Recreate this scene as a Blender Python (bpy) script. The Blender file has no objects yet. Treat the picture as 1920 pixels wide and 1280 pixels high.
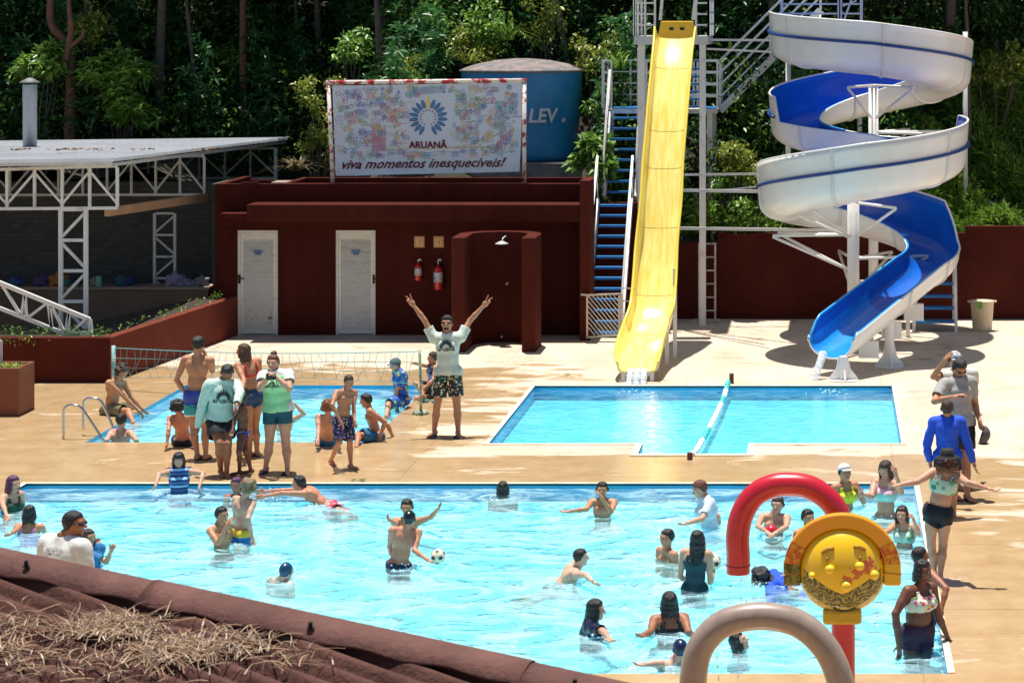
import bpy, bmesh, math, random
import numpy as np
from mathutils import Vector, Matrix
from mathutils.bvhtree import BVHTree
PI = math.pi
random.seed(7)
scene = bpy.context.scene
# ------------------------------------------------------------------ camera (level shifted lens, long focal length)
F = 4400.0; VX = 1556.0; VY = 35.0; H = 6.3
cam_d = bpy.data.cameras.new('camera'); cam = bpy.data.objects.new('camera', cam_d)
scene.collection.objects.link(cam); scene.camera = cam
cam.location = (0, 0, H); cam.rotation_euler = (PI / 2, 0, 0)
cam_d.sensor_width = 36; cam_d.lens = F / 1920 * 36
cam_d.shift_x = -(VX - 960) / 1920; cam_d.shift_y = -(640 - VY) / 1920
cam_d.clip_start = 0.5; cam_d.clip_end = 1000
cam_d.dof.use_dof = True; cam_d.dof.focus_distance = 38; cam_d.dof.aperture_fstop = 8.0
# ------------------------------------------------------------------ light
SUN = Vector((-0.06, 0.15, 1.0)).normalized()      # direction towards the sun
sun_el = math.asin(SUN.z); sun_az = math.atan2(SUN.x, SUN.y)
w = bpy.data.worlds.new('World'); scene.world = w; w.use_nodes = True
wn = w.node_tree.nodes; bg = wn['Background']
sky = wn.new('ShaderNodeTexSky'); sky.sky_type = 'NISHITA'; sky.sun_disc = False
sky.sun_elevation = sun_el; sky.sun_rotation = sun_az; sky.altitude = 600; sky.dust_density = 1.5; sky.air_density = 1.0
w.node_tree.links.new(sky.outputs[0], bg.inputs[0]); bg.inputs[1].default_value = 0.075
sl = bpy.data.lights.new('sun', 'SUN'); sl.energy = 5.0; sl.angle = math.radians(0.5); sl.color = (1.0, 0.95, 0.87)
so = bpy.data.objects.new('sun', sl); scene.collection.objects.link(so)
so.rotation_euler = SUN.to_track_quat('Z', 'Y').to_euler()
scene.view_settings.view_transform = 'Standard'; scene.view_settings.look = 'None'
scene.view_settings.exposure = 0.5; scene.view_settings.gamma = 1.0
scene.render.engine = 'CYCLES'
scene.cycles.transparent_max_bounces = 16; scene.cycles.max_bounces = 8
C = scene.collection
# ------------------------------------------------------------------ photo helpers: place by pixel at a real depth
def sg(gy, z=0.0): return (gy - VY) / (H - z)
def P(px, py, s): return Vector(((px - VX) / s, F / s, H - (py - VY) / s))
def G(px, gy, z=0.0): s = sg(gy, z); return Vector(((px - VX) / s, F / s, z))
def srgb(*c): return tuple(((x / 255) / 12.92 if x <= 10 else ((x / 255 + .055) / 1.055) ** 2.4) for x in c)
# ------------------------------------------------------------------ materials
MATS = {}
def mat(name, col, rough=.6, var=.0, vscale=4., bump=0., bscale=20., metal=0., spec=.5, col2=None, thr=None, coat=0, sub=0, aniso=(1, 1, 1)):
    if name in MATS: return MATS[name]
    m = bpy.data.materials.new(name); m.use_nodes = True; n = m.node_tree.nodes; l = m.node_tree.links
    b = n['Principled BSDF']; b.inputs['Base Color'].default_value = (*col, 1); b.inputs['Roughness'].default_value = rough
    b.inputs['Metallic'].default_value = metal; b.inputs['Specular IOR Level'].default_value = spec
    if coat: b.inputs['Coat Weight'].default_value = coat; b.inputs['Coat Roughness'].default_value = .08
    if sub: b.inputs['Subsurface Weight'].default_value = sub; b.inputs['Subsurface Radius'].default_value = (.02, .008, .004)
    tc = n.new('ShaderNodeTexCoord'); mp = n.new('ShaderNodeMapping'); mp.inputs['Scale'].default_value = aniso
    l.new(tc.outputs['Object'], mp.inputs[0])
    if var or col2:
        no = n.new('ShaderNodeTexNoise'); no.inputs['Scale'].default_value = vscale; no.inputs['Detail'].default_value = 6
        no.inputs['Roughness'].default_value = .65; l.new(mp.outputs[0], no.inputs[0])
        r = n.new('ShaderNodeValToRGB')
        c2 = col2 if col2 else tuple(c * (1 - var) for c in col)
        t = thr or (.35, .65)
        r.color_ramp.elements[0].position = t[0]; r.color_ramp.elements[1].position = t[1]
        r.color_ramp.elements[0].color = (*c2, 1); r.color_ramp.elements[1].color = (*col, 1)
        l.new(no.outputs[0], r.inputs[0]); l.new(r.outputs[0], b.inputs['Base Color'])
    if bump:
        nb = n.new('ShaderNodeTexNoise'); nb.inputs['Scale'].default_value = bscale; nb.inputs['Detail'].default_value = 4
        l.new(mp.outputs[0], nb.inputs[0]); bp = n.new('ShaderNodeBump'); bp.inputs['Strength'].default_value = bump
        bp.inputs['Distance'].default_value = .02; l.new(nb.outputs[0], bp.inputs['Height']); l.new(bp.outputs[0], b.inputs['Normal'])
    MATS[name] = m; return m
white_paint = mat('white_paint', (.72, .72, .70), .45, .25, 3, col2=(.50, .44, .38), thr=(.28, .45))
rusty_white = mat('rusty_white', (.78, .72, .66), .5, col2=(.38, .03, .025), vscale=9, thr=(.42, .5))
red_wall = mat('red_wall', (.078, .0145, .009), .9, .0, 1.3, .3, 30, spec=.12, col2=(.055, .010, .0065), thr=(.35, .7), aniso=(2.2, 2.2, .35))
red_wall_lit = mat('red_wall_lit_side', (.18, .042, .026), .9, .0, 1.1, .3, 30, spec=.12, col2=(.13, .03, .019), thr=(.3, .7))  # red wall tone lightened to carry the light on the side wall
gray_steel = mat('gray_steel', (.62, .63, .64), .4, .2, 5)
dark = mat('dark', (.01, .01, .011), .6)
concrete = mat('concrete', (.3, .28, .25), .85, .4, 5, .4, 30)
yellow_gel = mat('yellow_gelcoat', (.92, .79, .26), .22, 0, 2.6, coat=.5, col2=(.85, .52, .02), thr=(.25, .6), aniso=(6, .6, .6))
blue_gel = mat('blue_gelcoat', (.005, .13, .62), .25, .15, 3, coat=.4)
blue_gel2 = mat('light_blue_rim', (.02, .33, .75), .3, .1, 3, coat=.3)
cyan_gel = mat('worn_light_blue_gelcoat', (.01, .28, .80), .25, .25, 6, coat=.4)
white_gel = mat('white_gelcoat', (.80, .79, .77), .35, .12, 1.2, coat=.3, col2=(.72, .67, .60), thr=(.25, .55))
blue_tread = mat('blue_tread', (.02, .20, .52), .5, .3, 8)
green_leaf = None
def leaf_mat(name, dark_, light_, tr=.3):
    m = bpy.data.materials.new(name); m.use_nodes = True; n = m.node_tree.nodes; l = m.node_tree.links
    pb = n['Principled BSDF']; pb.inputs['Roughness'].default_value = .42; out = n['Material Output']
    at = n.new('ShaderNodeAttribute'); at.attribute_name = 'tint'; r = n.new('ShaderNodeValToRGB'); e = r.color_ramp.elements
    e[0].color = (*dark_, 1); e[1].color = (*light_, 1); l.new(at.outputs['Fac'], r.inputs[0]); l.new(r.outputs[0], pb.inputs['Base Color'])
    t = n.new('ShaderNodeBsdfTranslucent'); l.new(r.outputs[0], t.inputs[0]); mx = n.new('ShaderNodeMixShader'); mx.inputs[0].default_value = tr
    l.new(pb.outputs[0], mx.inputs[1]); l.new(t.outputs[0], mx.inputs[2]); l.new(mx.outputs[0], out.inputs[0]); return m
# ------------------------------------------------------------------ mesh builder
class MB:
    def __init__(s): s.v = []; s.f = []; s.m = []
    def add(s, vs, fs, mi=0):
        o = len(s.v); s.v += [tuple(v) for v in vs]
        for f in fs: s.f.append(tuple(i + o for i in f)); s.m.append(mi)
    def box(s, lo, hi, mi=0):
        x0, y0, z0 = lo; x1, y1, z1 = hi
        s.add([(x0, y0, z0), (x1, y0, z0), (x1, y1, z0), (x0, y1, z0), (x0, y0, z1), (x1, y0, z1), (x1, y1, z1), (x0, y1, z1)],
              [(0, 3, 2, 1), (4, 5, 6, 7), (0, 1, 5, 4), (1, 2, 6, 5), (2, 3, 7, 6), (3, 0, 4, 7)], mi)
    def bar(s, a, b, w=.04, h=None, mi=0):      # rectangular bar between two points
        a = Vector(a); b = Vector(b); h = h or w; d = (b - a).normalized()
        up = Vector((0, 0, 1)) if abs(d.z) < .95 else Vector((0, 1, 0))
        x = d.cross(up).normalized(); y = x.cross(d)
        vs = []
        for p in (a, b):
            for i, j in ((-1, -1), (1, -1), (1, 1), (-1, 1)): vs.append(p + x * i * w / 2 + y * j * h / 2)
        s.add(vs, [(0, 1, 2, 3), (7, 6, 5, 4), (0, 4, 5, 1), (1, 5, 6, 2), (2, 6, 7, 3), (3, 7, 4, 0)], mi)
    def tube(s, pts, r, n=10, mi=0, cap=True):
        pts = [Vector(p) for p in pts]; rs = r if isinstance(r, (list, tuple)) else [r] * len(pts)
        vs = []; up = None
        for i, p in enumerate(pts):
            d = (pts[min(i + 1, len(pts) - 1)] - pts[max(i - 1, 0)]).normalized()
            if up is None: up = Vector((0, 0, 1)) if abs(d.z) < .9 else Vector((0, 1, 0))
            x = d.cross(up).normalized(); up = x.cross(d).normalized()
            for k in range(n):
                a = 2 * PI * k / n; vs.append(p + (x * math.cos(a) + up * math.sin(a)) * rs[i])
        fs = [(i * n + k, i * n + (k + 1) % n, (i + 1) * n + (k + 1) % n, (i + 1) * n + k) for i in range(len(pts) - 1) for k in range(n)]
        if cap: fs.append(tuple(range(n))[::-1]); fs.append(tuple((len(pts) - 1) * n + k for k in range(n)))
        s.add(vs, fs, mi)
    def lathe(s, c, prof, n=32, mi=0):           # profile [(r,z)] round the z axis
        c = Vector(c); vs = []
        for r, z in prof:
            for k in range(n): a = 2 * PI * k / n; vs.append((c.x + r * math.cos(a), c.y + r * math.sin(a), c.z + z))
        s.add(vs, [(i * n + k, i * n + (k + 1) % n, (i + 1) * n + (k + 1) % n, (i + 1) * n + k) for i in range(len(prof) - 1) for k in range(n)], mi)
    def ell(s, c, r, n=12, mi=0):
        c = Vector(c); r = (r, r, r) if not isinstance(r, (tuple, list)) else r; vs = []
        for i in range(n + 1):
            t = PI * i / n
            for k in range(2 * n): a = PI * k / n; vs.append((c.x + r[0] * math.sin(t) * math.cos(a), c.y + r[1] * math.sin(t) * math.sin(a), c.z + r[2] * math.cos(t)))
        N = 2 * n
        s.add(vs, [(i * N + k, (i + 1) * N + k, (i + 1) * N + (k + 1) % N, i * N + (k + 1) % N) for i in range(n) for k in range(N)], mi)
    def prism(s, poly, z0, z1, mi=0):            # plan polygon extruded in z
        n = len(poly); vs = [(p[0], p[1], z0) for p in poly] + [(p[0], p[1], z1) for p in poly]
        s.add(vs, [tuple(range(n))[::-1], tuple(range(n, 2 * n))] + [(i, (i + 1) % n, n + (i + 1) % n, n + i) for i in range(n)], mi)
    def build(s, name, mats, parent=None, smooth=False, bevel=0):
        me = bpy.data.meshes.new(name); me.from_pydata(s.v, [], s.f)
        for m in (mats if isinstance(mats, (list, tuple)) else [mats]): me.materials.append(m)
        me.polygons.foreach_set('material_index', s.m)
        if smooth: me.polygons.foreach_set('use_smooth', [True] * len(me.polygons))
        me.update()
        o = bpy.data.objects.new(name, me); C.objects.link(o)
        if parent is not None: attach(o, parent)
        elif s.v:
            c = Vector((sum(v[0] for v in s.v) / len(s.v), sum(v[1] for v in s.v) / len(s.v), min(v[2] for v in s.v)))
            me.transform(Matrix.Translation(-c)); o.location = c
        if bevel:
            bm = o.modifiers.new('b', 'BEVEL'); bm.width = bevel; bm.segments = 2; bm.limit_method = 'ANGLE'
        return o
def worldloc(o):
    v = Vector(o.location); p = o.parent
    while p: v += Vector(p.location); p = p.parent
    return v
def attach(o, parent):                            # geometry is in world coordinates; things are unrotated
    me = o.data; me.transform(Matrix.Translation(-worldloc(parent))); o.parent = parent
def tag(o, label=None, cat=None, group=None, kind=None):
    if label: o['label'] = label
    if cat: o['category'] = cat
    if group: o['group'] = group
    if kind: o['kind'] = kind
    return o
def thing(name, label, cat, loc=(0, 0, 0), group=None):
    o = bpy.data.objects.new(name, None); C.objects.link(o); o.location = loc; o.empty_display_size = .2
    return tag(o, label, cat, group)
def struct(o): o['kind'] = 'structure'; return o
def quad(o_name, pts, m, parent=None):
    b = MB(); b.add(pts, [tuple(range(len(pts)))]); return b.build(o_name, m, parent)
# ------------------------------------------------------------------ pools and deck
def pool_rect(xl, xr, ynear, yfar, xl_at, xr_at):
    return G(xl, xl_at).x, G(xr, xr_at).x, G(0, ynear).y, G(0, yfar).y
main = pool_rect(50, 1777, 1262, 907, 907, 1262)
slide = pool_rect(1003, 1672, 832, 724, 724, 724)
small = pool_rect(160, 690, 829, 722, 829, 829)
notch = (G(1196, 852).x, G(1400, 852).x, G(0, 852).y, slide[2])
WZ = -0.06; FZ = -0.235
holes = [main, slide, small, notch]
xs = sorted({-60, 60} | {v for h in holes for v in h[:2]}); ys = sorted({-12, 75} | {v for h in holes for v in h[2:]})
deck = MB()
for i in range(len(xs) - 1):
    for j in range(len(ys) - 1):
        cx = (xs[i] + xs[i + 1]) / 2; cy = (ys[j] + ys[j + 1]) / 2
        if any(h[0] < cx < h[1] and h[2] < cy < h[3] for h in holes): continue
        x0, x1, y0, y1 = xs[i], xs[i + 1], ys[j], ys[j + 1]
        deck.add([(x0, y0, 0), (x1, y0, 0), (x1, y1, 0), (x0, y1, 0)], [(0, 1, 2, 3)])
def deck_material():
    m = bpy.data.materials.new('deck_concrete'); m.use_nodes = True; n = m.node_tree.nodes; l = m.node_tree.links; b = n['Principled BSDF']
    tc = n.new('ShaderNodeNewGeometry')
    def noise(sc, det, st=(1, 1, 1), dist=0):
        mp = n.new('ShaderNodeMapping'); mp.inputs['Scale'].default_value = st; l.new(tc.outputs['Position'], mp.inputs[0])
        t = n.new('ShaderNodeTexNoise'); t.inputs['Scale'].default_value = sc; t.inputs['Detail'].default_value = det
        t.inputs['Distortion'].default_value = dist; t.inputs['Roughness'].default_value = .6; l.new(mp.outputs[0], t.inputs[0]); return t
    def ramp(src, p0, p1, c0, c1):
        r = n.new('ShaderNodeValToRGB'); e = r.color_ramp.elements; e[0].position = p0; e[1].position = p1; e[0].color = (*c0, 1); e[1].color = (*c1, 1)
        l.new(src, r.inputs[0]); return r
    def mix(fac, a, bb, mode='MIX'):
        x = n.new('ShaderNodeMixRGB'); x.blend_type = mode
        for s, i in ((fac, 0), (a, 1), (bb, 2)):
            if isinstance(s, (tuple, float, int)): x.inputs[i].default_value = (*s, 1) if isinstance(s, tuple) else s
            else: l.new(s, x.inputs[i])
        return x
    dry = ramp(noise(.9, 8, (1, .6, 1), .6).outputs[0], .35, .7, (.52, .41, .30), (.66, .56, .44))
    fine = ramp(noise(14, 6).outputs[0], .3, .7, (.82, .82, .82), (1.06, 1.06, 1.06))
    dryc = mix(1.0, dry.outputs[0], fine.outputs[0], 'MULTIPLY')
    # dirt stains
    st = ramp(noise(1.6, 9, (.5, .9, 1), 1.2).outputs[0], .60, .70, (1, 1, 1), (.62, .55, .48))
    dryc = mix(1.0, dryc.outputs[0], st.outputs[0], 'MULTIPLY')
    # wet area: near the pools and to the left
    sx = n.new('ShaderNodeSeparateXYZ'); l.new(tc.outputs['Position'], sx.inputs[0])
    def mr(src, a, bb, c, d):
        q = n.new('ShaderNodeMapRange'); q.clamp = True
        for i, v in zip((1, 2, 3, 4), (a, bb, c, d)): q.inputs[i].default_value = v
        l.new(src, q.inputs[0]); return q.outputs[0]
    def mth(op, a, bb):
        q = n.new('ShaderNodeMath'); q.operation = op
        for i, s in enumerate((a, bb)):
            if isinstance(s, (int, float)): q.inputs[i].default_value = s
            else: l.new(s, q.inputs[i])
        return q.outputs[0]
    left = mr(sx.outputs[0], -3.5, -6.5, 0, 1)
    nearY = mr(sx.outputs[1], 38.5, 36.0, 0, 1)
    strip = mth('MULTIPLY', mr(sx.outputs[1], 34.3, 33.6, 0, 1), mr(sx.outputs[0], 3.2, 1.2, .55, 1))
    rightside = mth('MULTIPLY', mr(sx.outputs[0], .9, 1.6, 0, 1), mr(sx.outputs[1], 32.5, 29.0, 0, 1))
    small_side = mth('MULTIPLY', left, mr(sx.outputs[1], 43.6, 41.6, 0, 1))
    reg = mth('MAXIMUM', mth('MAXIMUM', small_side, strip), rightside)
    nz = mth('SUBTRACT', noise(1.1, 7, (.55, 1.4, 1), .8).outputs[0], .5)
    wetv = mth('ADD', reg, mth('MULTIPLY', nz, 2.6))
    wet = mr(wetv, .44, .68, 0, 1)
    wetcol = ramp(noise(2.3, 6).outputs[0], .3, .7, (.42, .27, .13), (.54, .38, .21))
    colr = mix(wet, dryc.outputs[0], wetcol.outputs[0])
    # expansion joints
    def joint(src, per, off, wd):
        a = mth('ADD', src, off); a = mth('DIVIDE', a, per); a = mth('FRACT', a, 0); a = mth('SUBTRACT', a, .5); a = mth('ABSOLUTE', a, 0)
        return mth('LESS_THAN', a, wd / per)
    j = mth('MAXIMUM', joint(sx.outputs[1], 3.1, 1.3, .012), joint(sx.outputs[0], 3.4, .8, .008))
    jr = mth('MULTIPLY', j, .38)
    colr = mix(jr, colr.outputs[0], (.16, .11, .07))
    l.new(colr.outputs[0], b.inputs['Base Color'])
    rr = mr(wet, 0, 1, .75, .16); l.new(rr, b.inputs['Roughness'])
    nb = noise(30, 5); bp = n.new('ShaderNodeBump'); bp.inputs['Strength'].default_value = .25; bp.inputs['Distance'].default_value = .01
    l.new(nb.outputs[0], bp.inputs['Height']); l.new(bp.outputs[0], b.inputs['Normal'])
    return m
deck_m = deck_material()
d = struct(deck.build('pool_deck', deck_m)); d['label'] = 'tan concrete pool deck with wet patches around three blue pools'
coping = mat('coping', (.74, .64, .5), .6, .2, 3)
basin_m = mat('basin_tile', (.36, .78, .86), .4, .22, 1.6)
wall_m = mat('basin_wall', (.01, .36, .62), .4, .2, 2.0)
def basin(name, rects):
    b = MB()
    for (x0, x1, y0, y1) in rects: b.add([(x0, y0, FZ), (x1, y0, FZ), (x1, y1, FZ), (x0, y1, FZ)], [(0, 1, 2, 3)], 0)
    return b
def walls(b, loop):
    for i in range(len(loop)):
        a, c = loop[i], loop[(i + 1) % len(loop)]
        b.add([(a[0], a[1], 0), (c[0], c[1], 0), (c[0], c[1], FZ), (a[0], a[1], FZ)], [(0, 1, 2, 3)], 1)
def rect_loop(r): return [(r[0], r[2]), (r[1], r[2]), (r[1], r[3]), (r[0], r[3])]
slide_loop = [(slide[0], slide[2]), (notch[0], slide[2]), (notch[0], notch[2]), (notch[1], notch[2]), (notch[1], slide[2]), (slide[1], slide[2]), (slide[1], slide[3]), (slide[0], slide[3])]
for nm, rects, loop in (('main_pool_basin', [main], rect_loop(main)), ('splash_pool_basin', [slide, notch], slide_loop), ('small_pool_basin', [small], rect_loop(small))):
    b = basin(nm, rects); walls(b, loop); struct(b.build('pool_basin', [basin_m, wall_m]))
cp = MB()
def edge_strip(r, wd, z=.012, sides='nsew'):
    x0, x1, y0, y1 = r
    if 'n' in sides: cp.box((x0 - wd, y1, -.02), (x1 + wd, y1 + wd, z))
    if 's' in sides: cp.box((x0 - wd, y0 - wd, -.02), (x1 + wd, y0, z))
    if 'e' in sides: cp.box((x1, y0 + .001, -.02), (x1 + wd, y1 - .001, z))
    if 'w' in sides: cp.box((x0 - wd, y0 + .001, -.02), (x0, y1 - .001, z))
edge_strip(main, .07, sides='new'); edge_strip(slide, .07, sides='new')
cp.box((slide[0] - .07, slide[2] - .08, -.02), (notch[0] - .1, slide[2], .012)); cp.box((notch[1] + .1, slide[2] - .08, -.02), (slide[1] + .07, slide[2], .012))
cp.box((notch[0] - .1, notch[2] - .12, -.02), (notch[1] + .1, notch[2], .016)); cp.box((notch[0] - .1, notch[2] + .001, -.02), (notch[0], slide[2], .016)); cp.box((notch[1], notch[2] + .001, -.02), (notch[1] + .1, slide[2], .016))
cpo = struct(cp.build('pool_coping', coping))
# water: tinted clear sheet with ripples that mirror the sky
def water_material(name, tint, sc, strength, milky_caustic=.4, cloud_caustic=(.42, .84, .93)):
    m = bpy.data.materials.new(name); m.use_nodes = True; n = m.node_tree.nodes; l = m.node_tree.links
    for x in list(n): n.remove(x)
    out = n.new('ShaderNodeOutputMaterial'); tr = n.new('ShaderNodeBsdfTransparent'); tr.inputs[0].default_value = (*tint, 1)
    gl = n.new('ShaderNodeBsdfGlossy'); gl.inputs['Roughness'].default_value = .05; gl.inputs[0].default_value = (1, 1, 1, 1)
    fr = n.new('ShaderNodeFresnel'); fr.inputs[0].default_value = 1.24; mx = n.new('ShaderNodeMixShader')
    tc = n.new('ShaderNodeNewGeometry'); mp = n.new('ShaderNodeMapping'); mp.inputs['Scale'].default_value = (.62, .9, 1); l.new(tc.outputs['Position'], mp.inputs[0])
    a = n.new('ShaderNodeTexNoise'); a.inputs['Scale'].default_value = sc; a.inputs['Detail'].default_value = 3.5; a.inputs['Distortion'].default_value = 1.2; a.inputs['Roughness'].default_value = .55
    l.new(mp.outputs[0], a.inputs[0]); bp = n.new('ShaderNodeBump'); bp.inputs['Strength'].default_value = 1.0; bp.inputs['Distance'].default_value = strength
    l.new(a.outputs[0], bp.inputs['Height'])
    for s in (gl, fr): l.new(bp.outputs[0], s.inputs['Normal'])
    df = n.new('ShaderNodeBsdfDiffuse'); df.inputs[0].default_value = (*cloud_caustic, 1); l.new(bp.outputs[0], df.inputs['Normal'])
    cr = n.new('ShaderNodeMapRange'); cr.inputs[1].default_value = .40; cr.inputs[2].default_value = .66; cr.inputs[3].default_value = milky_caustic * .35; cr.inputs[4].default_value = milky_caustic * 1.9; l.new(a.outputs[0], cr.inputs[0])  # milky diffuse varied by wave noise; also paints pale caustic light patches
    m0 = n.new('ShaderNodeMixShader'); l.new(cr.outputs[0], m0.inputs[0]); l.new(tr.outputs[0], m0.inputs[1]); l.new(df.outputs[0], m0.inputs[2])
    l.new(fr.outputs[0], mx.inputs[0]); l.new(m0.outputs[0], mx.inputs[1]); l.new(gl.outputs[0], mx.inputs[2]); l.new(mx.outputs[0], out.inputs[0])
    return m
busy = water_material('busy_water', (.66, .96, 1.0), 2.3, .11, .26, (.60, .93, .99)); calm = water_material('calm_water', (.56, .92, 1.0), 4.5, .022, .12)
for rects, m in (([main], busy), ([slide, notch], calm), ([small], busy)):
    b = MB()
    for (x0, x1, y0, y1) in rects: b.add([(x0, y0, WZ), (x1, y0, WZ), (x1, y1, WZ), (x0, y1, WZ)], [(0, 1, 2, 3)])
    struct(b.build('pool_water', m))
# ------------------------------------------------------------------ red service building
def R3(lo, hi): b = MB(); b.box(lo, hi); return b
SB = sg(628)                       # scale at the building front
YB = F / SB
def bx(px): return (px - VX) / SB
def bz(py): return H - (py - VY) / SB
YW = F / sg(598)                   # back garden wall
bld = thing('service_building', 'long low dark red building with two white louvred doors and an open roof parapet', 'building', (bx(750), YB + 1, 0))
b = MB(); XL, XR = bx(403), bx(1096); YK = YB + 2.3
d1 = (bx(445), bx(521)); d2 = (bx(629), bx(704)); zt = bz(432)
for x0, x1, z0, z1 in ((XL, d1[0], 0, bz(428)), (d1[1], d2[0], 0, bz(428)), (d2[1], XR, 0, bz(428)), (d1[0], d1[1], zt, bz(428)), (d2[0], d2[1], zt, bz(428))):
    b.box((x0, YB, z0), (x1, YB + .15, z1))
b.box((XL, YB + .151, 0), (XL + .15, YK, bz(345))); b.box((XR - .15, YB + .151, 0), (XR, YK, bz(345))); b.box((XL + .151, YK - .15, 0), (XR - .151, YK, bz(352)))
b.box((XL, YB + .001, bz(427.5)), (XR - .0, YB + .15, bz(345)))
wl = b.build('wall', red_wall, bld)
b = MB(); YC = YB - .75; sC = F / YC
def cz(py): return H - (py - VY) / sC
def cx(px): return (px - VX) / sC
b.box((cx(462), YC, cz(416)), (cx(1087), YB - .002, cz(384)))
b.box((cx(404), YC + .35, cz(413)), (cx(461.8), YB - .002, cz(403)))
cn = b.build('canopy', red_wall, bld, bevel=.01)
b = MB(); b.box((cx(1087.3), YC - .05, 0), (cx(1107), YB - .002, cz(338)))
b.build('end_fin', mat('red_fin', (.098, .019, .012), .9, .1, 2, .3, 30, spec=.12), bld, bevel=.01)
b = MB()
s2 = F / (YB + .25)
b.box(((527 - VX) / s2, YB + .3, bz(384)), (XR - .01, YB + .42, bz(346)))        # front parapet of the raised roof
b.box(((527 - VX) / s2, YB + .421, bz(384)), ((527 - VX) / s2 + .12, YK - .151, bz(346)))
b.box(((527 - VX) / s2 + .13, YK - .30, bz(384)), (XR - .151, YK - .16, bz(346)))
b.build('parapet', red_wall, bld, bevel=.01)
b = MB(); b.box((XL + .151, YB + .151, bz(392)), (XR - .151, YK - .151, bz(386)))
b.build('roof', mat('roof_slab', (.10, .07, .06), .9, .5, 2, .4, 12, col2=(.03, .015, .012)), bld)
b = MB(); b.box((cx(404) + .3, YB + .02, bz(384)), (cx(466), YB + .14, bz(342))); b.build('stub_wall', red_wall, bld)
b = MB(); b.box((bx(474), YK - .8, bz(383)), (bx(522), YK - .2, bz(352))); b.build('roof_block', mat('sandy_block', (.34, .26, .17), .9, .4, 6, .5, 20, col2=(.2, .2, .2)), bld)
# louvred doors
door_w = mat('louvre_paint', (.76, .74, .66), .5, .0, 5, col2=(.62, .57, .46), thr=(.3, .5), aniso=(1, 1, 3))
rust_m = mat('rusty_bottom_paint', (.76, .72, .62), .5, col2=(.28, .12, .05), vscale=8, thr=(.34, .42))
def text_mesh(body, size, shear=0, ext=.004, bold=0):
    cu = bpy.data.curves.new('t', 'FONT'); cu.body = body; cu.size = size; cu.extrude = ext; cu.shear = shear; cu.offset = bold
    cu.align_x = 'CENTER'; cu.align_y = 'CENTER'; cu.resolution_u = 2
    o = bpy.data.objects.new('t', cu); C.objects.link(o); dg = bpy.context.evaluated_depsgraph_get()
    me = bpy.data.meshes.new_from_object(o.evaluated_get(dg)); bpy.data.objects.remove(o); bpy.data.curves.remove(cu)
    return me
def bwave(x, z):
    px = VX + x * sbl; py = VY + (H - z) * sbl; u = (px - 623) / 356; v = (py - 158) / 168; return yb_ + .022 * math.sin(u * 19 + 2 * v) * (.3 + v) + .02 * math.sin(u * 7 - v * 9) * v - .016
def facing_text(body, size, loc, m, parent, name='lettering', **k):
    me = text_mesh(body, size, **k); me.transform(Matrix.Rotation(PI / 2, 4, 'X')); me.transform(Matrix.Translation(loc))
    me.materials.clear(); me.materials.append(m); o = bpy.data.objects.new(name, me); C.objects.link(o); attach(o, parent); return o
sign_blue = mat('sign_blue', (.08, .18, .32), .4); ink_white = mat('ink_white', (.8, .8, .8), .5)
handle_m = mat('dark_metal', (.05, .045, .04), .4, metal=.8)
def door(dx, hx, broken):
    fr = MB(); x0, x1 = dx; t = .055; y = YB + .03
    fr.box((x0, y, 0), (x0 + t, y + .08, zt)); fr.box((x1 - t, y, 0), (x1, y + .08, zt)); fr.box((x0 + t, y, zt - t), (x1 - t, y + .08, zt))
    dr = MB(); a, c = x0 + t + .004, x1 - t - .004; s = .045
    dr.box((a, y + .012, .02), (a + s, y + .05, zt - t - .004)); dr.box((c - s, y + .012, .02), (c, y + .05, zt - t - .004))
    dr.box((a + s, y + .012, zt - t - .12), (c - s, y + .05, zt - t - .004)); dr.box((a + s, y + .012, .02), (c - s, y + .05, .12))
    N = 38; z0 = .125; z1 = zt - t - .125
    for i in range(N):
        z = z0 + (z1 - z0) * (i + .5) / N; h = (z1 - z0) / N
        mi = 1 if (broken and i < 9) else 0
        dz = random.uniform(-.012, .012) if (broken and i < 8) else 0
        dr.add([(a + s, y + .045, z + h * .55), (c - s, y + .045, z + h * .55 + dz * .3), (c - s, y + .018, z - h * .45 + dz), (a + s, y + .018, z - h * .45)], [(0, 1, 2, 3)], mi)
        dr.add([(a + s, y + .016, z - h * .45), (c - s, y + .016, z - h * .45 + dz), (c - s, y + .016, z - h * .25 + dz), (a + s, y + .016, z - h * .25)], [(0, 1, 2, 3)], mi)
    frame = fr.build('door_frame', door_w, bld)
    o = dr.build('louvred_door', [door_w, rust_m], bld)
    h = MB(); h.box((hx - .025, y - .004, 1.02), (hx + .025, y + .011, 1.2)); h.tube([(hx, y - .03, 1.12), (hx + .11, y - .03, 1.12)], .011); h.build('handle', handle_m, o)
    sgn = MB(); mx = (x0 + x1) / 2
    sgn.box((mx - .085, y - .012, zt - .44), (mx + .085, y + .01, zt - .40)); sgn.box((mx - .055, y - .012, zt - .49), (mx + .055, y + .01, zt - .45)); sgn.build('door_sign', sign_blue, o)
door(d1, d1[0] + .03, True); door(d2, d2[1] - .04, False)

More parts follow.
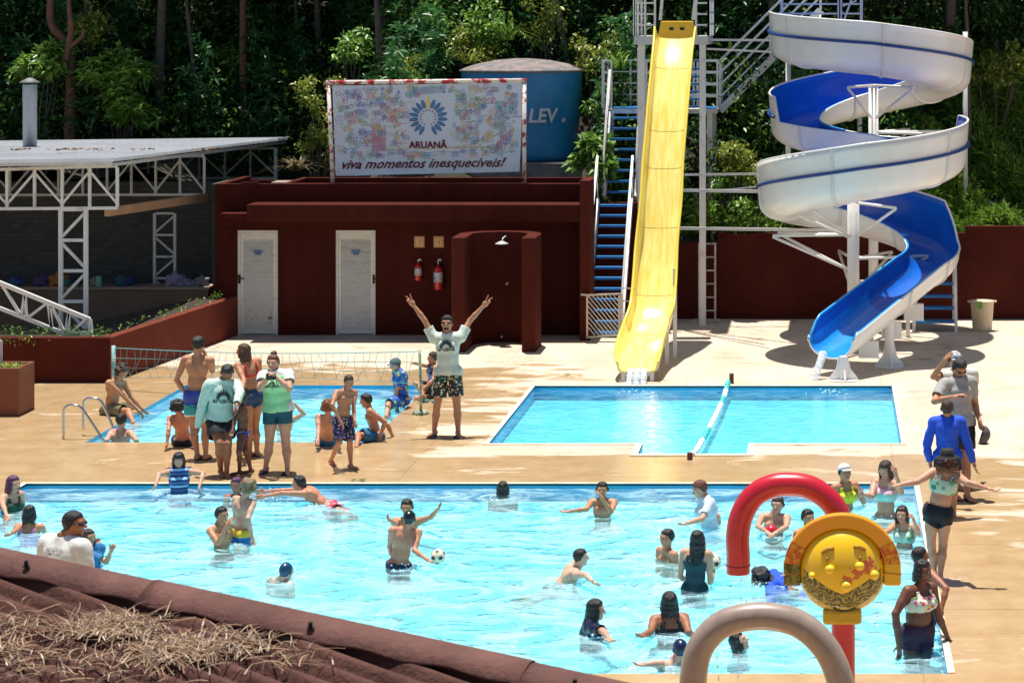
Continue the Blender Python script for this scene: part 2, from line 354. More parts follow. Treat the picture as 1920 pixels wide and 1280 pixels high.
# wall signs
sg_m = mat('safety_sign', (.62, .33, .14), .5); sg2 = mat('safety_sign_mark', (.72, .5, .12), .5); sg3 = mat('safety_sign_red', (.5, .05, .03), .5)
for i, (px0, px1) in enumerate(((777, 796), (813, 832))):
    b = MB(); x0, x1 = bx(px0), bx(px1); b.box((x0, YB - .012, bz(464)), (x1, YB, bz(443)))
    s = b.build('safety_sign', sg_m); tag(s, 'small square orange safety sign above the ' + ('smaller' if i == 0 else 'larger') + ' fire extinguisher', 'sign', 'safety signs on the red wall')
    c = (x0 + x1) / 2; zc = (bz(464) + bz(443)) / 2
    b = MB(); b.box((c - .065, YB - .016, zc - .075), (c + .065, YB - .0125, zc + .075), 0); b.build('border', mat('safety_sign_pale', (.72, .45, .22), .5), s)
    b = MB(); b.tube([(c, YB - .0166, zc - .05), (c, YB - .0166, zc + .025)], .022, 8, 0); b.box((c - .008, YB - .03, zc + .025), (c + .03, YB - .0166, zc + .05), 0); b.build('pictogram', sg2, s)
ext_red = mat('extinguisher_red', (.55, .015, .012), .3, coat=.4); lab = mat('extinguisher_label', (.62, .62, .6), .5, col2=(.12, .2, .45), vscale=20, thr=(.42, .5)); lab2 = mat('label_yellow', (.7, .5, .1), .5)
for i, (pxc, pt, pb, r) in enumerate(((785.5, 484, 525, .068), (823.5, 484, 542, .088))):
    x = bx(pxc); z0, z1 = bz(pb), bz(pt); y = YB - r - .02; hh = (z1 - z0)
    t = thing('fire_extinguisher', ('small' if i == 0 else 'large') + ' red fire extinguisher hanging on the dark red wall, ' + ('the left and shorter one' if i == 0 else 'the right and taller one'), 'fire extinguisher', (x, y, z0), 'fire extinguishers on the red wall')
    b = MB(); hb = hh * .78; b.lathe((x, y, z0), [(0, 0), (r * .9, 0), (r, .015), (r, hb - .06), (r * .75, hb - .02), (r * .3, hb), (.018, hb + .01), (.018, hb + .03), (0, hb + .03)], 24); b.build('cylinder_body', ext_red, t, True)
    b = MB(); b.lathe((x, y, z0), [(r + .002, hb * .32), (r + .002, hb * .72)], 24); b.build('label_band', lab, t, True)
    b = MB(); b.box((x + .01, y - r - .006, z0 + hb * .34), (x + .045, y - r + .01, z0 + hb * .5)); b.build('yellow_label', lab2, t)
    b = MB(); b.tube([(x, y, z0 + hb + .02), (x - .005, y, z1 - .03), (x + .05, y - .01, z1)], .013); b.tube([(x, y, z1 - .04), (x + .07, y, z1 - .035)], .009); b.build('valve_handle', gray_steel, t)
    b = MB(); b.tube([(x, y, z1 - .05), (x - r - .03, y, z1 - .09), (x - r - .012, y, z0 + .1)], .01); b.build('hose', dark, t)
    b = MB(); b.box((x - .02, y + r * .8, z0 + hb * .7), (x + .02, YB, z0 + hb * .8)); b.build('bracket', handle_m, t)
# shower alcove
sf = sg(660); ys_f = F / sf
def shx(px): return (px - VX) / sf
t = thing('shower_alcove', 'curved dark red shower stall wall with two projecting wings beside the extinguishers', 'shower', (shx(925), ys_f + .6, 0))
x0, x1 = shx(846), shx(1004); wi = .26; ht = H - (446 - VY) / sf
b = MB(); yb = YB - .85; n = 18; inner = []
xa, xb = x0 + wi, x1 - wi; xc = (xa + xb) / 2; rr = (xb - xa) / 2
for k in range(n + 1):
    a = PI - PI * k / n; inner.append((xc + rr * math.cos(a), ys_f + .9 + (yb - ys_f - 1.1) * math.sin(a)))
poly_in = [(xa, ys_f)] + inner + [(xb, ys_f)]; outer = [(x0, ys_f)]
N = len(poly_in); out = []
for k in range(N):
    f = k / (N - 1)
    if k == 0: out.append((x0, ys_f))
    elif k == N - 1: out.append((x1, ys_f))
    else:
        p = inner[k - 1]; q = Vector((p[0] - xc, max(0, p[1] - ys_f - .9))); 
        sc_ = (rr + wi) / rr; out.append((xc + (p[0] - xc) * sc_, ys_f + .9 + (p[1] - ys_f - .9) * 1.0 + .2 * math.sin(PI * (k - 1) / n)))
vs = [(p[0], p[1], 0) for p in poly_in] + [(p[0], p[1], ht) for p in poly_in] + [(p[0], p[1], 0) for p in out] + [(p[0], p[1], ht) for p in out]
fs = []
for k in range(N - 1):
    fs += [(k, k + 1, N + k + 1, N + k), (N + k, N + k + 1, 3 * N + k + 1, 3 * N + k), (2 * N + k + 1, 2 * N + k, 3 * N + k, 3 * N + k + 1)]
fs += [(0, N, 3 * N, 2 * N), (N - 1, 3 * N - 1, 4 * N - 1, 2 * N - 1)]
b.add(vs, fs); b.build('curved_wall', mat('red_shower', (.088, .0165, .010), .9, .1, 2, .3, 30, spec=.12, col2=(.062, .011, .007), thr=(.3, .7)), t, bevel=.01)
ybk = max(p[1] for p in inner)
b = MB(); zz = H - (456 - VY) / (F / (ybk - .3)); b.lathe((xc + .02, ybk - .35, zz), [(0, .05), (.03, .045), (.13, 0), (.13, -.01), (0, -.012)], 20); b.build('shower_head', gray_steel, t, True)
b = MB(); b.tube([(xc + .02, ybk - .35, zz + .04), (xc + .04, ybk - .3, zz + .10), (xc + .05, ybk, zz + .11)], .014); b.build('shower_arm', gray_steel, t, True)
b = MB(); b.lathe((xc + .1, 0, 0), [(0, 0)], 4); b = MB(); b.tube([(xc + .08, ybk, 1.15), (xc + .08, ybk - .07, 1.15)], .028); b.tube([(xc - .02, ybk, .12), (xc - .02, ybk - .1, .12)], .02); b.build('tap', gray_steel, t, True)
b = MB(); b.lathe((xc - .02, ys_f + .95, .004), [(0, .003), (.17, .003), (.18, 0)], 20); b.build('drain_cover', handle_m, t)
# ------------------------------------------------------------------ back garden wall
gw = MB()
zR = H - (424 - VY) / sg(598); zM = H - (437 - VY) / sg(598); zL = H - (455 - VY) / sg(598); zS = H - (380 - VY) / sg(598); sw_ = sg(598)
def wxx(px): return (px - VX) / sw_
gw.box((wxx(1108), YW, 0), (wxx(1200), YW + .18, zS)); gw.box((wxx(1200), YW, 0), (wxx(1275), YW + .18, zS - .25)); gw.box((wxx(1275), YW, 0), (wxx(1345), YW + .18, zL))
gw.box((wxx(1345), YW, 0), (wxx(1810), YW + .18, zM)); gw.box((wxx(1810), YW, 0), (wxx(2600), YW + .18, zR))
tag(gw.build('garden_wall', mat('red_garden_wall', (.078, .0145, .009), .9, 0, .8, .3, 25, spec=.12, col2=(.050, .009, .006), thr=(.35, .62)), bevel=.01), 'long dark red garden wall running behind the water slides', 'wall')
gd = MB(); gd.box((wxx(-300), YW + .5, 0), (wxx(1108) - .005, YW + .7, zS - .1)); tag(gd.build('retaining_wall', concrete), 'grey retaining wall behind the red building', 'wall')
# ------------------------------------------------------------------ billboard on the roof
yb_ = YB + .36; sbl = F / yb_
bb = thing('billboard', 'rust speckled white frame with a doodle covered banner standing on the red roof', 'billboard', (P(800, 346, sbl)))
def q(px, py): return P(px, py, sbl)
b = MB(); b.tube([q(624, 352), q(616, 158)], .042, 10); b.build('post', rusty_white, bb, True)
b = MB(); b.tube([q(983, 352), q(983, 156)], .042, 10); b.build('post', rusty_white, bb, True)
b = MB(); b.tube([q(612, 155), q(987, 151)], .045, 10); b.build('top_rail', mat('red_flaked_white', (.80, .70, .64), .5, col2=(.45, .02, .02), vscale=6, thr=(.46, .52)), bb, True)
banner = MB(); nx, ny = 40, 20
TL, TR, BL, BR = (623, 161), (981, 155), (629, 330), (974, 322)
def bq(u, v):
    x = (TL[0] * (1 - u) + TR[0] * u) * (1 - v) + (BL[0] * (1 - u) + BR[0] * u) * v; y = (TL[1] * (1 - u) + TR[1] * u) * (1 - v) + (BL[1] * (1 - u) + BR[1] * u) * v
    return x, y
def bpt(u, v, off=0):
    x, y = bq(u, v); p = P(x, y, sbl); p.y += .022 * math.sin(u * 19 + 2 * v) * (.3 + v) + .02 * math.sin(u * 7 - v * 9) * v - off; return p
banner.add([bpt(i / nx, j / ny) for j in range(ny + 1) for i in range(nx + 1)], [(j * (nx + 1) + i, (j + 1) * (nx + 1) + i, (j + 1) * (nx + 1) + i + 1, j * (nx + 1) + i + 1) for j in range(ny) for i in range(nx)])
bo = banner.build('banner', mat('banner_vinyl', (.56, .61, .72), .45, .06, 3), bb, True)
def stroke(mb, pts, wd, mi=0):                 # flat ribbon over the banner; pts in banner uv (u 0-1, v 0-1)
    A = 2.05
    vs = []
    for i, (u, v) in enumerate(pts):
        u2, v2 = pts[min(i + 1, len(pts) - 1)]; u1, v1 = pts[max(i - 1, 0)]
        dx, dy = (u2 - u1) * A, (v2 - v1); L = math.hypot(dx, dy) or 1; nx_, ny_ = -dy / L * wd, dx / L * wd
        vs += [bpt(u + nx_ / A, v + ny_, .006), bpt(u - nx_ / A, v - ny_, .006)]
    mb.add(vs, [(2 * i, 2 * i + 1, 2 * i + 3, 2 * i + 2) for i in range(len(pts) - 1)], mi)
dood = MB(); dcol = [mat('doodle_%s' % n, c, .5) for n, c in (('pink', (.55, .16, .30)), ('blue', (.13, .24, .50)), ('teal', (.10, .30, .34)), ('orange', (.62, .30, .13)), ('green', (.26, .42, .26)), ('violet', (.30, .24, .48)), ('gold', (.55, .42, .14)))]
rg = random.Random(3)
def free(u, v): return not (.37 < u < .63 and .12 < v < .76) and v < .80
for k in range(620):
    u, v = rg.uniform(.03, .97), rg.uniform(.03, .97)
    if not free(u, v): continue
    mi = rg.randrange(7); kind = rg.randrange(6); r = rg.uniform(.018, .045); a0 = rg.uniform(0, 6.3); wd = .0028
    c = lambda a, q_: (u + math.cos(a) * q_ / 2.05, v + math.sin(a) * q_)
    if kind == 0: stroke(dood, [c(a0 + t * .45, r * t / 20) for t in range(1, 30)], wd, mi)
    elif kind == 1: stroke(dood, [c(t / 12 * 2 * PI, r * .6) for t in range(13)], wd, mi)
    elif kind == 2:
        for p_ in range(6): stroke(dood, [c(a0 + p_ * PI / 3, .006), c(a0 + p_ * PI / 3 - .2, r * .7), c(a0 + p_ * PI / 3, r), c(a0 + p_ * PI / 3 + .2, r * .7), c(a0 + p_ * PI / 3, .006)], wd, mi)
    elif kind == 3: stroke(dood, [(u + t * .005, v + .008 * math.sin(t * .9)) for t in range(14)], wd, mi)
    elif kind == 4:
        stroke(dood, [(u + math.sin(t / 10 * PI) * r * .3, v - r + t / 10 * 2 * r) for t in range(11)], wd, mi); stroke(dood, [(u - math.sin(t / 10 * PI) * r * .3, v - r + t / 10 * 2 * r) for t in range(11)], wd, mi); stroke(dood, [(u, v - r), (u, v + r * 1.3)], wd, mi)
    else:
        for p_ in range(5): stroke(dood, [(u, v + p_ * .012), (u + .02, v + p_ * .012 - .01), (u + .04, v + p_ * .012)], wd * .8, mi)
for k in range(9): stroke(dood, [(.86 + k * .007 + .004 * math.sin(t * .9), .2 + t * .014) for t in range(24)], .0025, 2)
for k in range(7): stroke(dood, [(.93 + k * .007 + .004 * math.sin(t * .9), .12 + t * .014) for t in range(18)], .0025, 1)
for k in range(12): stroke(dood, [(.205 + k * .0062, .74), (.205 + k * .0062 + .001, .46 + .02 * math.sin(k))], .0032, 0)
for k in range(6): stroke(dood, [(.42 + t * .01 , .035 + k * .014 + .008 * math.sin(t * .35)) for t in range(18)], .0022, 1)
for k in range(7): stroke(dood, [(.65 + t * .01, .50 + k * .022 + .003 * math.sin(t * .8)) for t in range(13)], .002, 2)
stroke(dood, [(.27 + t * .02, .715 + .008 * math.sin(t * .7)) for t in range(30)], .004, 6); stroke(dood, [(.62 + t * .012, .71 - t * t * .0003 + .006 * math.sin(t * .8)) for t in range(26)], .005, 6)
stroke(dood, [(.3 + t * .015, .76 + .006 * math.sin(t * .6)) for t in range(30)], .0025, 1)
dood.build('doodle_drawing', dcol, bo)
# feather wheel emblem
em = MB(); ec = (.503, .375); A = 2.05
def ep(a, r): return (ec[0] + math.cos(a) * r / A, ec[1] - math.sin(a) * r)
angs = [PI / 2 + math.radians(k * 19.3) * sgn for k in range(1, 9) for sgn in (1, -1)] 
def feather(a, r0, r1, wd, mi, mj):
    L = r1 - r0; N = 9; left = []; right = []
    for i in range(N + 1):
        t = i / N; ww = wd * (math.sin(PI * min(1, .12 + t * .9)) ** .6)
        r = r0 + L * t; da = ww / r; left.append(ep(a + da, r)); right.append(ep(a - da, r))
    em.add([bpt(*p, .007) for p in left] + [bpt(*p, .007) for p in right], [(i, i + 1, N + 2 + i, N + 1 + i) for i in range(N)], mi)
    em.add([bpt(*ep(a + .012 / (r0 + L * t) * 0 + d_ * .0045 / (r0 + L * t), r0 + L * t), .0085) for t in (.02, .75) for d_ in (-1, 1)], [(0, 1, 3, 2)], mj)
for i, a in enumerate(angs): feather(a, .11, .215, .021, 0, 1)
feather(PI / 2, .10, .245, .02, 2, 3)
for k in range(14):
    a = math.radians(-62 + k * (304 / 13) ); 
    em.add([bpt(*ep(a - .09, .073), .0075), bpt(*ep(a + .09, .073), .0075), bpt(*ep(a + .09, .092), .0075), bpt(*ep(a - .09, .092), .0075)], [(0, 1, 2, 3)], 4)
em.build('feather_emblem', [mat('emblem_blue', (.035, .12, .28), .5), mat('emblem_mid_blue', (.10, .28, .50), .5), mat('emblem_yellow', (.75, .50, .10), .5), mat('emblem_pale_yellow', (.8, .62, .3), .5), mat('emblem_maroon', (.30, .14, .20), .5)], bo)
maroon = mat('maroon_ink', (.26, .012, .04), .5); wine = mat('wine_ink', (.20, .03, .06), .5)
p = bpt(.503, .70, .012); o = facing_text('ARUANÃ', .185, p + Vector((0, 0, .035)), maroon, bo, bold=.006); o.location
for v in o.data.vertices: v.co.y = bwave(v.co.x + worldloc(o).x, v.co.z + worldloc(o).z) - worldloc(o).y
# hand-lettered slogan
p = bpt(.47, .885, .02); o = facing_text('viva momentos inesquecíveis!', .262, p, wine, bo, shear=.45, bold=.005)
me = o.data
xs_ = [v.co.x for v in me.vertices]; cx0 = (min(xs_) + max(xs_)) / 2; ww = max(xs_) - min(xs_); want = (955 - 648) / sbl
for v in me.vertices:
    t_ = (v.co.x - cx0) / ww; v.co.x = cx0 + t_ * want; v.co.z += .04 * t_ * 1.2 + .006 * math.sin(t_ * 70); v.co.y = bwave(v.co.x + worldloc(o).x, v.co.z + worldloc(o).z) - worldloc(o).y
# ------------------------------------------------------------------ blue water tank behind
st_ = 84.0; tc_ = P(979, 300, st_); zb_ = H - (298 - VY) / st_; R_ = 115 / st_
t = thing('water_tank', 'large round blue plastic water tank with a dusty grey lid behind the billboard', 'water tank', (tc_.x, tc_.y, zb_))
b = MB(); hh = (298 - 140) / st_
prof = [(0, 0), (R_ * .86, 0), (R_ * .90, .06)]
for k in range(1, 13):
    z = hh * k / 12; prof.append((R_ * (.90 + .08 * k / 12) - (.018 if k % 4 == 0 and k < 12 else 0), z))
prof += [(R_ * .985, hh + .02), (R_ * .985, hh + .1)]
b.lathe((tc_.x, tc_.y, zb_), prof, 64); tank_b = b.build('tank_body', mat('tank_blue', (.02, .27, .56), .4, .3, 1.5, col2=(.015, .20, .45)), t, True)
b = MB(); b.lathe((tc_.x, tc_.y, zb_ + hh), [(R_ * 1.0, .06), (R_ * 1.02, .1), (R_ * .97, .13), (R_ * .75, .24), (R_ * .45, .32), (R_ * .12, .36), (0, .36)], 64); b.build('lid', mat('dusty_lid', (.13, .13, .14), .9, 0, 5, .5, 20, col2=(.26, .20, .18), thr=(.4, .6)), t, True)
b = MB()
def curved_text(body, size, a0, z, m, name):
    me = text_mesh(body, size, shear=.15, ext=.002, bold=.012); me.materials.clear(); me.materials.append(m)
    for v in me.vertices:
        a = a0 + v.co.x / R_; r = R_ * .965 + .02 + v.co.z; z_ = z + v.co.y
        v.co = Vector((tc_.x + r * math.sin(a), tc_.y - r * math.cos(a), z_))
    o = bpy.data.objects.new(name, me); C.objects.link(o); attach(o, t); return o
zt_ = H - (219 - VY) / (F / (tc_.y - R_)); a_ = math.asin(min(.95, ((1018 - VX) / (F / (tc_.y - R_ * .9)) - tc_.x) / R_))
tw = mat('tank_lettering', (.62, .66, .7), .5)
curved_text('LEV', .42, a_, zt_, tw, 'lettering'); curved_text('ES', .10, a_ + .40, zt_ - .1, tw, 'lettering')
b = MB(); b.box((P(860, 0, st_).x, tc_.y - R_ - .25, zb_ - .35), (P(1101, 0, st_).x, tc_.y + R_ + .1, zb_ - .004)); 
tag(b.build('tank_plinth', mat('plinth_grey', (.2, .2, .2), .9, .5, 4, .4, 20)), 'grey concrete slab carrying the blue water tank', 'plinth')
# ------------------------------------------------------------------ left pavilion
XP = -12.85
def pp(px, py): s = (px - VX) / XP; return s   # scale where x plane XP projects to px
s1 = (220 - VX) / XP; s2p = (383 - VX) / XP; s3 = (517 - VX) / XP
pav = thing('pavilion', 'open bar pavilion with white lattice trusses under a pale corrugated metal roof', 'pavilion', (XP - 2, F / s2p, 0))
y1, y2, y3 = F / s1, F / s2p, F / s3
def zz_(py, s): return H - (py - VY) / s
def truss(x0, x1, y, zt0, zt1, zb0, zb1, n, wd=.055, name='truss', parent=pav, alt=0, m=None):
    b = MB(); V = lambda x, z: Vector((x, y, z))
    b.bar(V(x0, zt0), V(x1, zt1), wd); b.bar(V(x0, zb0), V(x1, zb1), wd)
    for i in range(n + 1):
        t = i / n; x = x0 + (x1 - x0) * t; za = zt0 + (zt1 - zt0) * t; zb = zb0 + (zb1 - zb0) * t
        b.bar(V(x, zb + wd / 2), V(x, za - wd / 2), wd * .9)
        if i < n:
            t2 = (i + 1) / n; x2 = x0 + (x1 - x0) * t2; za2 = zt0 + (zt1 - zt0) * t2; zb2 = zb0 + (zb1 - zb0) * t2
            if (i + alt) % 2: b.bar(V(x + wd * .4, za - wd), V(x2 - wd * .4, zb2 + wd), wd * .7)
            else: b.bar(V(x + wd * .4, zb + wd), V(x2 - wd * .4, za2 - wd), wd * .7)
    return b.build(name, m or white_paint, parent)
def truss_x(px, s): return (px - VX) / s
truss(XP, truss_x(-400, s1), y1, zz_(311, s1), zz_(330, s1), zz_(390, s1), zz_(394, s1), 12, alt=0)
truss(XP, truss_x(-300, s2p), y2, zz_(292, s2p), zz_(312, s2p), zz_(365, s2p), zz_(366, s2p), 15, .05, alt=0)
truss(XP, truss_x(-200, s3), y3, zz_(278, s3), zz_(290, s3), zz_(334, s3), zz_(334, s3), 15, .045, alt=0)
def column(px0, px1, pyt, pyb, s, n, wd):
    b = MB(); x0, x1 = truss_x(px0, s), truss_x(px1, s); y = F / s; zt, zb = zz_(pyt, s), zz_(pyb, s)
    b.bar((x0, y, zb), (x0, y, zt), wd); b.bar((x1, y, zb), (x1, y, zt), wd)
    for i in range(n + 1):
        z = zb + (zt - zb) * i / n; b.bar((x0 + wd / 2, y, z), (x1 - wd / 2, y, z), wd * .8)
        if i < n:
            z2 = zb + (zt - zb) * (i + 1) / n
            a, c = (x0, x1) if i % 2 else (x1, x0); b.bar((a, y + .01, z + .04), (c, y + .01, z2 - .04), wd * .7)
    return b.build('lattice_column', white_paint, pav)
column(114, 161, 393, 622, s1 * 1.0, 4, .07); column(290, 328, 400, 562, s2p, 4, .055)
column(-330, -280, 393, 622, s1, 4, .07)
for px_ in (512,): 
    b = MB(); b.bar((XP, y3, 0), (XP, y3, zz_(278, s3)), .07); b.build('corner_post', white_paint, pav)
b = MB(); zg1, zg2 = zz_(398, s1), zz_(372, s2p); b.bar((XP - .2, y1 + .05, zg1), (XP + .02, y2, zg2 + .02), .1, .16); b.build('timber_gutter', mat('timber', (.42, .24, .13), .6, .25, 4), pav)
# corrugated roof (waves run along x, so the right end shows teeth)
b = MB(); ny_ = 150; za, zc = zz_(298, s1), zz_(264, s3); ya, yc = y1 - .35, F / ((537 - VX) / XP)
cols = [XP + .05, XP - 3, XP - 10]
vs = []
for j in range(ny_ * 4 + 1):
    f = j / (ny_ * 4); y = ya + (yc - ya) * f; z = za + (zc - za) * f + .03 * (1 if (j % 4) in (1, 2) else -1)
    for c_ in cols: vs.append((c_, y, z + (XP - c_) * -.012))
fs = [(j * 3 + i, j * 3 + i + 1, (j + 1) * 3 + i + 1, (j + 1) * 3 + i) for j in range(ny_ * 4) for i in range(2)]
b.add(vs, fs); b.build('corrugated_roof', mat('roof_sheet', (.50, .515, .54), .5, .15, .6, metal=.0, col2=(.40, .41, .42)), pav)
b = MB(); b.bar((XP - .03, ya, za - .09), (XP - .03, yc, zc - .09), .04, .06); b.bar((XP - 10, ya + .02, za - .06 - .12), (XP + .01, ya + .02, za - .06), .04, .06); b.build('fascia', gray_steel, pav)
# leaf litter on roof
b = MB(); rg = random.Random(5)
for cx_, n_ in ((120, 22), (30, 8), (180, 14), (270, 8), (380, 10)):
    for k in range(n_):
        s_ = s1 * .93; x = truss_x(cx_ + rg.gauss(0, 10), s_); y = F / s_ + rg.uniform(-.4, .4); f = (y - ya) / (yc - ya); z = za + (zc - za) * f + .06
        a = rg.uniform(0, 6.3); L = .09; b.add([(x, y, z), (x + L * math.cos(a), y + L * math.sin(a), z + .04), (x + L * 1.3 * math.cos(a + .5), y + L * math.sin(a + .5), z + .02), (x + .4 * L * math.cos(a + 1), y + .4 * L * math.sin(a + 1), z)], [(0, 1, 2, 3)])
tag(b.build('leaf_litter', mat('dead_leaf', (.16, .07, .03), .8)), 'scattered dead brown leaves on the pale corrugated roof', 'leaves', kind='stuff')
# flue pipe
sfl = 88.0; b = MB(); c_ = P(56, 290, sfl); zt2 = zz_(150, sfl); t = thing('flue_pipe', 'grey metal flue pipe with a conical cap rising over the pavilion roof', 'flue', (c_.x, c_.y, 2.9))
b.lathe((c_.x, c_.y, 2.9), [(0, 0), (.145, 0), (.145, zt2 - 3.0 - .35), (.152, zt2 - 3.0 - .34), (.152, zt2 - 3.0)], 24); b.build('pipe', mat('galvanised', (.36, .40, .45), .45, .15, 5, metal=.3), t, True)
b = MB(); b.lathe((c_.x, c_.y, zt2 - .05), [(.215, -.01), (.215, 0), (.05, .09), (0, .095)], 24); b.build('cap', mat('flue_cap', (.2, .2, .2), .6, .3, 5), t, True)
# back wall, counter, things on it
sbk = 90.2; ybk2 = F / sbk - .35
b = MB(); b.box((truss_x(-500, sbk), ybk2 + .6, 0), (truss_x(404, sbk) , ybk2 + .8, zz_(342, sbk))); b.box((truss_x(398, 92), F / 92 - .0, 0), (truss_x(398, 92) + .15, ybk2 + .59, zz_(345, 92)))
def tile_mat():
    m = mat('grey_tile_wall', (.16, .16, .15), .7); n = m.node_tree.nodes; l = m.node_tree.links
    g = n.new('ShaderNodeNewGeometry'); mp = n.new('ShaderNodeMapping'); mp.inputs['Rotation'].default_value = (PI / 2, 0, 0); br = n.new('ShaderNodeTexBrick')
    br.inputs['Color1'].default_value = (.09, .09, .088, 1); br.inputs['Color2'].default_value = (.06, .062, .06, 1); br.inputs['Mortar'].default_value = (.05, .05, .05, 1); br.inputs['Scale'].default_value = 2.6; br.inputs['Mortar Size'].default_value = .02
    l.new(g.outputs['Position'], mp.inputs[0]); l.new(mp.outputs[0], br.inputs[0]); l.new(br.outputs[0], n['Principled BSDF'].inputs['Base Color']); return m
tag(b.build('block_wall', tile_mat()), 'grey block wall at the back of the pavilion', 'wall')
scn = 93.0; yc_ = F / scn; b = MB(); x0, x1 = truss_x(-500, scn), truss_x(392, scn); zct = zz_(538, scn)
cnt = thing('bar_counter', 'long brown bar counter with a pale worktop inside the pavilion', 'counter', ((x0 + x1) / 2, yc_, 0))
b.box((x0, yc_ + .08, 0), (x1 - .05, yc_ + .5, zct - .06)); b.build('counter_front', mat('counter_brown', (.19, .13, .085), .7, .2, 2), cnt)
b = MB(); b.box((x0, yc_, zct - .055), (x1, yc_ + .6, zct)); b.build('worktop', mat('worktop', (.33, .25, .2), .5, .2, 4), cnt)
# bags and clothes heaped on the counter
rg = random.Random(11)
items = [(23, .13, (.03, .10, .28), 'dark blue bag'), (70, .14, (.10, .07, .22), 'violet bag'), (102, .16, (.45, .20, .03), 'orange towel heap'), (112, .12, (.05, .25, .26), 'teal bag'), (181, .10, (.10, .32, .25), 'green cup'), (172, .10, (.30, .34, .25), 'pale cloth'), (222, .13, (.03, .13, .16), 'dark teal bag'), (232, .12, (.02, .05, .18), 'navy towel'), (322, .16, (.34, .30, .48), 'lilac towel heap'), (342, .10, (.30, .28, .4), 'lavender cloth'), (372, .12, (.25, .25, .28), 'grey cloth'), (353, .07, (.40, .22, .38), 'pink cloth')]
for px_, r, c_, lb in items:
    x = truss_x(px_, scn); bm = bmesh.new(); bmesh.ops.create_icosphere(bm, subdivisions=3, radius=1)
    for v in bm.verts:
        n_ = 1 + .35 * math.sin(v.co.x * 5 + px_) * math.cos(v.co.z * 6) + rg.uniform(-.06, .06); v.co = Vector((v.co.x * r * 1.2 * n_, v.co.y * r * n_, max(-.0, v.co.z * r * n_ + r * .55)))
    me = bpy.data.meshes.new('bundle'); bm.to_mesh(me); bm.free(); me.materials.append(mat(lb.replace(' ', '_'), c_, .8, .3, 12)); me.polygons.foreach_set('use_smooth', [True] * len(me.polygons))
    o = bpy.data.objects.new('cup' if 'cup' in lb else 'bag' if 'bag' in lb else 'towel', me); C.objects.link(o); o.location = (x, yc_ + .25, zct)
    if 'cup' in lb: bpy.data.objects.remove(o); b = MB(); b.lathe((x, yc_ + .15, zct), [(0, 0), (.05, 0), (.06, .2), (.05, .2), (.04, .02)], 16); o = b.build('cup', mat('cup_green', (.2, .5, .36), .4))
    tag(o, lb + ' lying on the bar counter', 'cup' if 'cup' in lb else 'bag' if 'bag' in lb else 'towel', 'belongings on the bar counter')
b = MB(); sp = s2p * 1.005; b.box((truss_x(284, sp), F / sp, .0), (truss_x(340, sp), F / sp + .5, zz_(567, sp))); tag(b.build('equipment_case', mat('black_case', (.012, .012, .013), .5), bevel=.02), 'black equipment case at the foot of the rear lattice column', 'case')
# sloping lattice truss leaning by the front column
b = MB(); s_ = s1 * 1.03; yy = F / s_
def lp(px, py): return Vector((truss_x(px, s_), yy, zz_(py, s_)))
b.bar(lp(-160, 465), lp(168, 599), .07); b.bar(lp(-160, 515), lp(125, 627), .06); b.bar(lp(125, 627), lp(171, 623), .06); b.bar(lp(168, 599), lp(171, 623), .07)
tops = [(-60, None), (0, None), (45, None), (93, None), (130, None), (165, None)]
def topy(px): return 530 + (px) * (599 - 530) / 168
def boty(px): return 577 + (px) * (627 - 577) / 125
pts = [(-60, 0), (-30, 1), (2, 0), (40, 1), (47, 0), (50, 1), (90, 0), (97, 1), (95, 0), (122, 1), (130, 0), (128, 1), (162, 0)]
for i in range(len(pts) - 1):
    a, c = pts[i], pts[i + 1]; b.bar(lp(a[0], topy(a[0]) if a[1] == 0 else boty(a[0])), lp(c[0], topy(c[0]) if c[1] == 0 else boty(c[0])), .045)
tag(b.build('ramp_railing', white_paint), 'sloping white lattice railing descending to the foot of the front column', 'railing')
# planter walls
SQ = sg(717); yq = F / SQ; zq = zz_(633, SQ); xq = (206 - VX) / SQ
xe, ye = (446 - VX) / SB, YB; 
pw = MB(); pw.box((xq - 9, yq, 0), (xq, yq + .18, zq)); tag(pw.build('planter_wall', mat('red_front_wall', (.09, .016, .010), .9, 0, 1.2, .3, 30, spec=.12, col2=(.065, .011, .007), thr=(.3, .7)), bevel=.01), 'low dark red planter wall facing the deck below the pavilion', 'wall')
pw = MB(); pw.prism([(xq + .002, yq), (xe, ye - .004), (xe - .18, ye - .004), (xq - .178, yq + .182), (xq + .001, yq + .182)][:4], 0, zq - .004)
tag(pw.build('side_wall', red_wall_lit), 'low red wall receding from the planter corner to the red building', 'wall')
b = MB(); b.add([(xq - 9, yq + .18, zq - .06), (xq - .18, yq + .18, zq - .06), (xe - .2, ye, zq - .06), (xe - .9, ye, zq - .06), (xq - 1.5, yq + 1.0, zq - .06), (xq - 9, yq + 1.0, zq - .06)], [tuple(range(6))])
struct(b.build('planter_soil', mat('soil', (.03, .02, .012), .95)))
